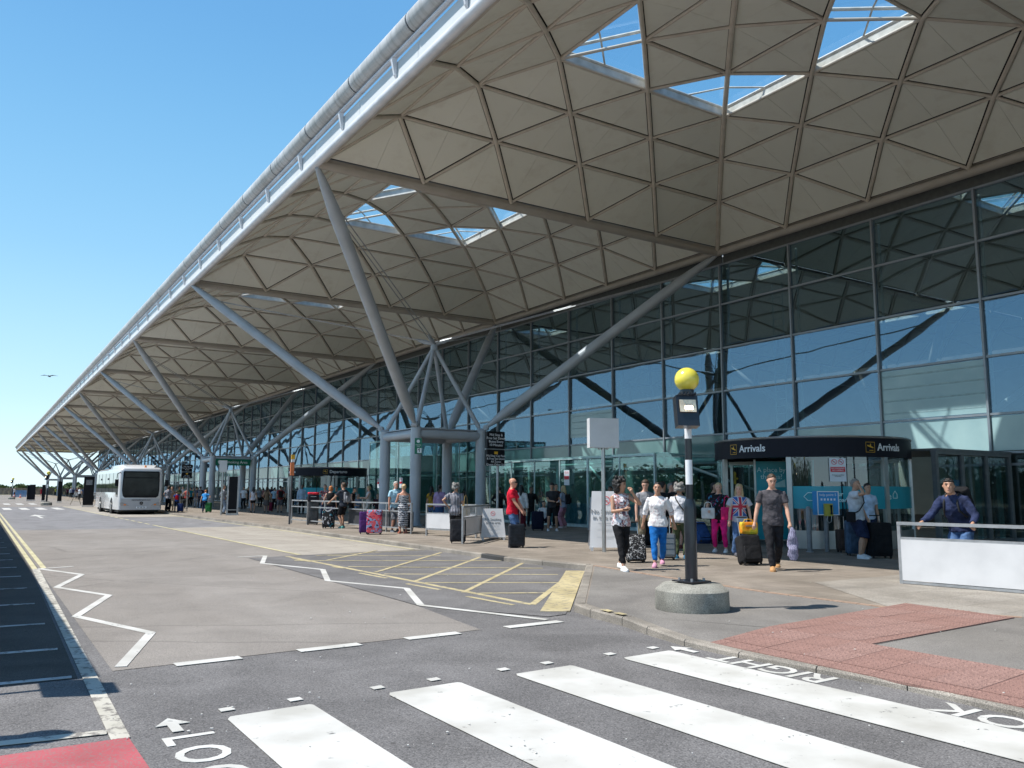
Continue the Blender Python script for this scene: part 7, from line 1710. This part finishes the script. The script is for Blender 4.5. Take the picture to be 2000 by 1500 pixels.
suitcase(PX(710, 1043), cam_rz+.15, .30, .24, .74, cloth('case_purple', (.08, .03, .14)), 'dark purple suitcase left of the flowered suitcase', .42)
suitcase(PX(731, 1044), cam_rz, .50, .28, .80, print_mat('case_flower', (.02, .02, .06), [(.6, .03, .08), (.25, .36, .55), (.65, .1, .12)], 6, .5), 'large suitcase with red and blue flower print', .22, hard=True)
suitcase(PX(610, 1025), cam_rz+.3, .46, .32, .96, cloth('case_tall', (.05, .052, .055), .3, 3, (.14, .14, .14)), 'tall dark grey suitcase with a red topped bag on it by the railing', 0)
p_ = PX(610, 1025); bag((p_[0], p_[1], .97), cam_rz+.3, .46, .34, .30, cloth('bag_dark', (.025, .022, .03)), 'dark bag with red lid resting on the tall grey suitcase', .02, name='holdall'); 
t = thing('red_cap', 'red flat lid bag lying on top of the dark holdall', 'bag', (p_[0], p_[1], 1.27), cam_rz); rbox(.46, .34, .09, .1).obj('cover', cloth('red_lid', (.65, .03, .05)), t, smooth=True); MB().box((0, -.1, .085), (.2, .08, .012)).obj('pale_label', M['lettw'], t)
suitcase(PX(641, 1032), cam_rz-.2, .42, .30, .72, print_mat('pack_black_blue', (.015, .015, .018), [(.03, .25, .35), (.4, .4, .42)], 5, .58), 'bulging black backpack style case with grey and turquoise patches', .0)
suitcase(PX(1050, 1036), cam_rz+.1, .44, .28, .70, cloth('case_navy2', (.01, .012, .03)), 'navy black suitcase in the shade left of the man with the phone', .3)
suitcase(PX(407, 1001), cam_rz, .36, .24, .62, cloth('case_green', (.02, .14, .04)), 'green suitcase beside the boy in the blue tee', .12, ribs=3)
suitcase(PX(352, 1000), cam_rz, .36, .24, .55, cloth('case_navy4', (.02, .04, .14)), 'small blue suitcase beside the child with the red backpack', .1)
suitcase(PX(527, 999), cam_rz, .36, .24, .62, cloth('case_red', (.16, .015, .04)), 'dark red suitcase in the shade beside the long haired woman', .2)
suitcase(PX(178, 980), cam_rz, .5, .3, .70, cloth('case_black5', (.02, .02, .02)), 'dark suitcase beside the bending person left of the bus', .1)
q = T22; bag(loc(None, (-.30, .1, .62), q[3], q[4]), q[3]+.6, .30, .12, .32, cloth('bag_charcoal', (.04, .04, .045)), 'charcoal shoulder bag between the bearded man and the patterned dress', .35)
# shoulder strap of the white tee person
for q, lb, x in ((T5, 'thin black shoulder strap bag of the grey haired person in white tee', 1), (T11, 'black cross body bag worn by the man on the phone', 1)):
    t = thing('crossbody_bag', lb, 'bag', q[4], q[3]); g = MB(); f = q[1]; bb_ = 1.3 if q is T11 else 1.12
    g.tube([f(Vector((-.06, .0, .845))), f(Vector((-.045, -.062*bb_, .80))), f(Vector((.02, -.088*bb_, .70))), f(Vector((.085*bb_, -.06*bb_, .60))), f(Vector((.118*bb_, .0, .55)))], .014, 6)
    g.tube([f(Vector((-.06, .0, .845))), f(Vector((-.045, .062*bb_, .80))), f(Vector((.02, .090*bb_, .70))), f(Vector((.085*bb_, .065*bb_, .60))), f(Vector((.118*bb_, .0, .55)))], .014, 6); g.obj('strap', M['rubber'], t, smooth=True)
    o = rbox(.08, .20, .22, .03).obj('pouch', Kc, t, smooth=True); o.location = f(Vector((.135*bb_, 0, .46)))
# far folding stand by the doors
t = thing('folding_stand', 'weathered wooden A frame stand on the pavement left of the bus', 'stand', AT(157.5, 78)); 
for s_ in (-1, 1): MB().tube([(s_*.45, 0, 0), (0, 0, 1.25)], .03, 6).obj('leg', M['wood'], t)
MB().box((0, 0, 1.0), (.35, .03, .35)).obj('board', M['wpanel'], t)
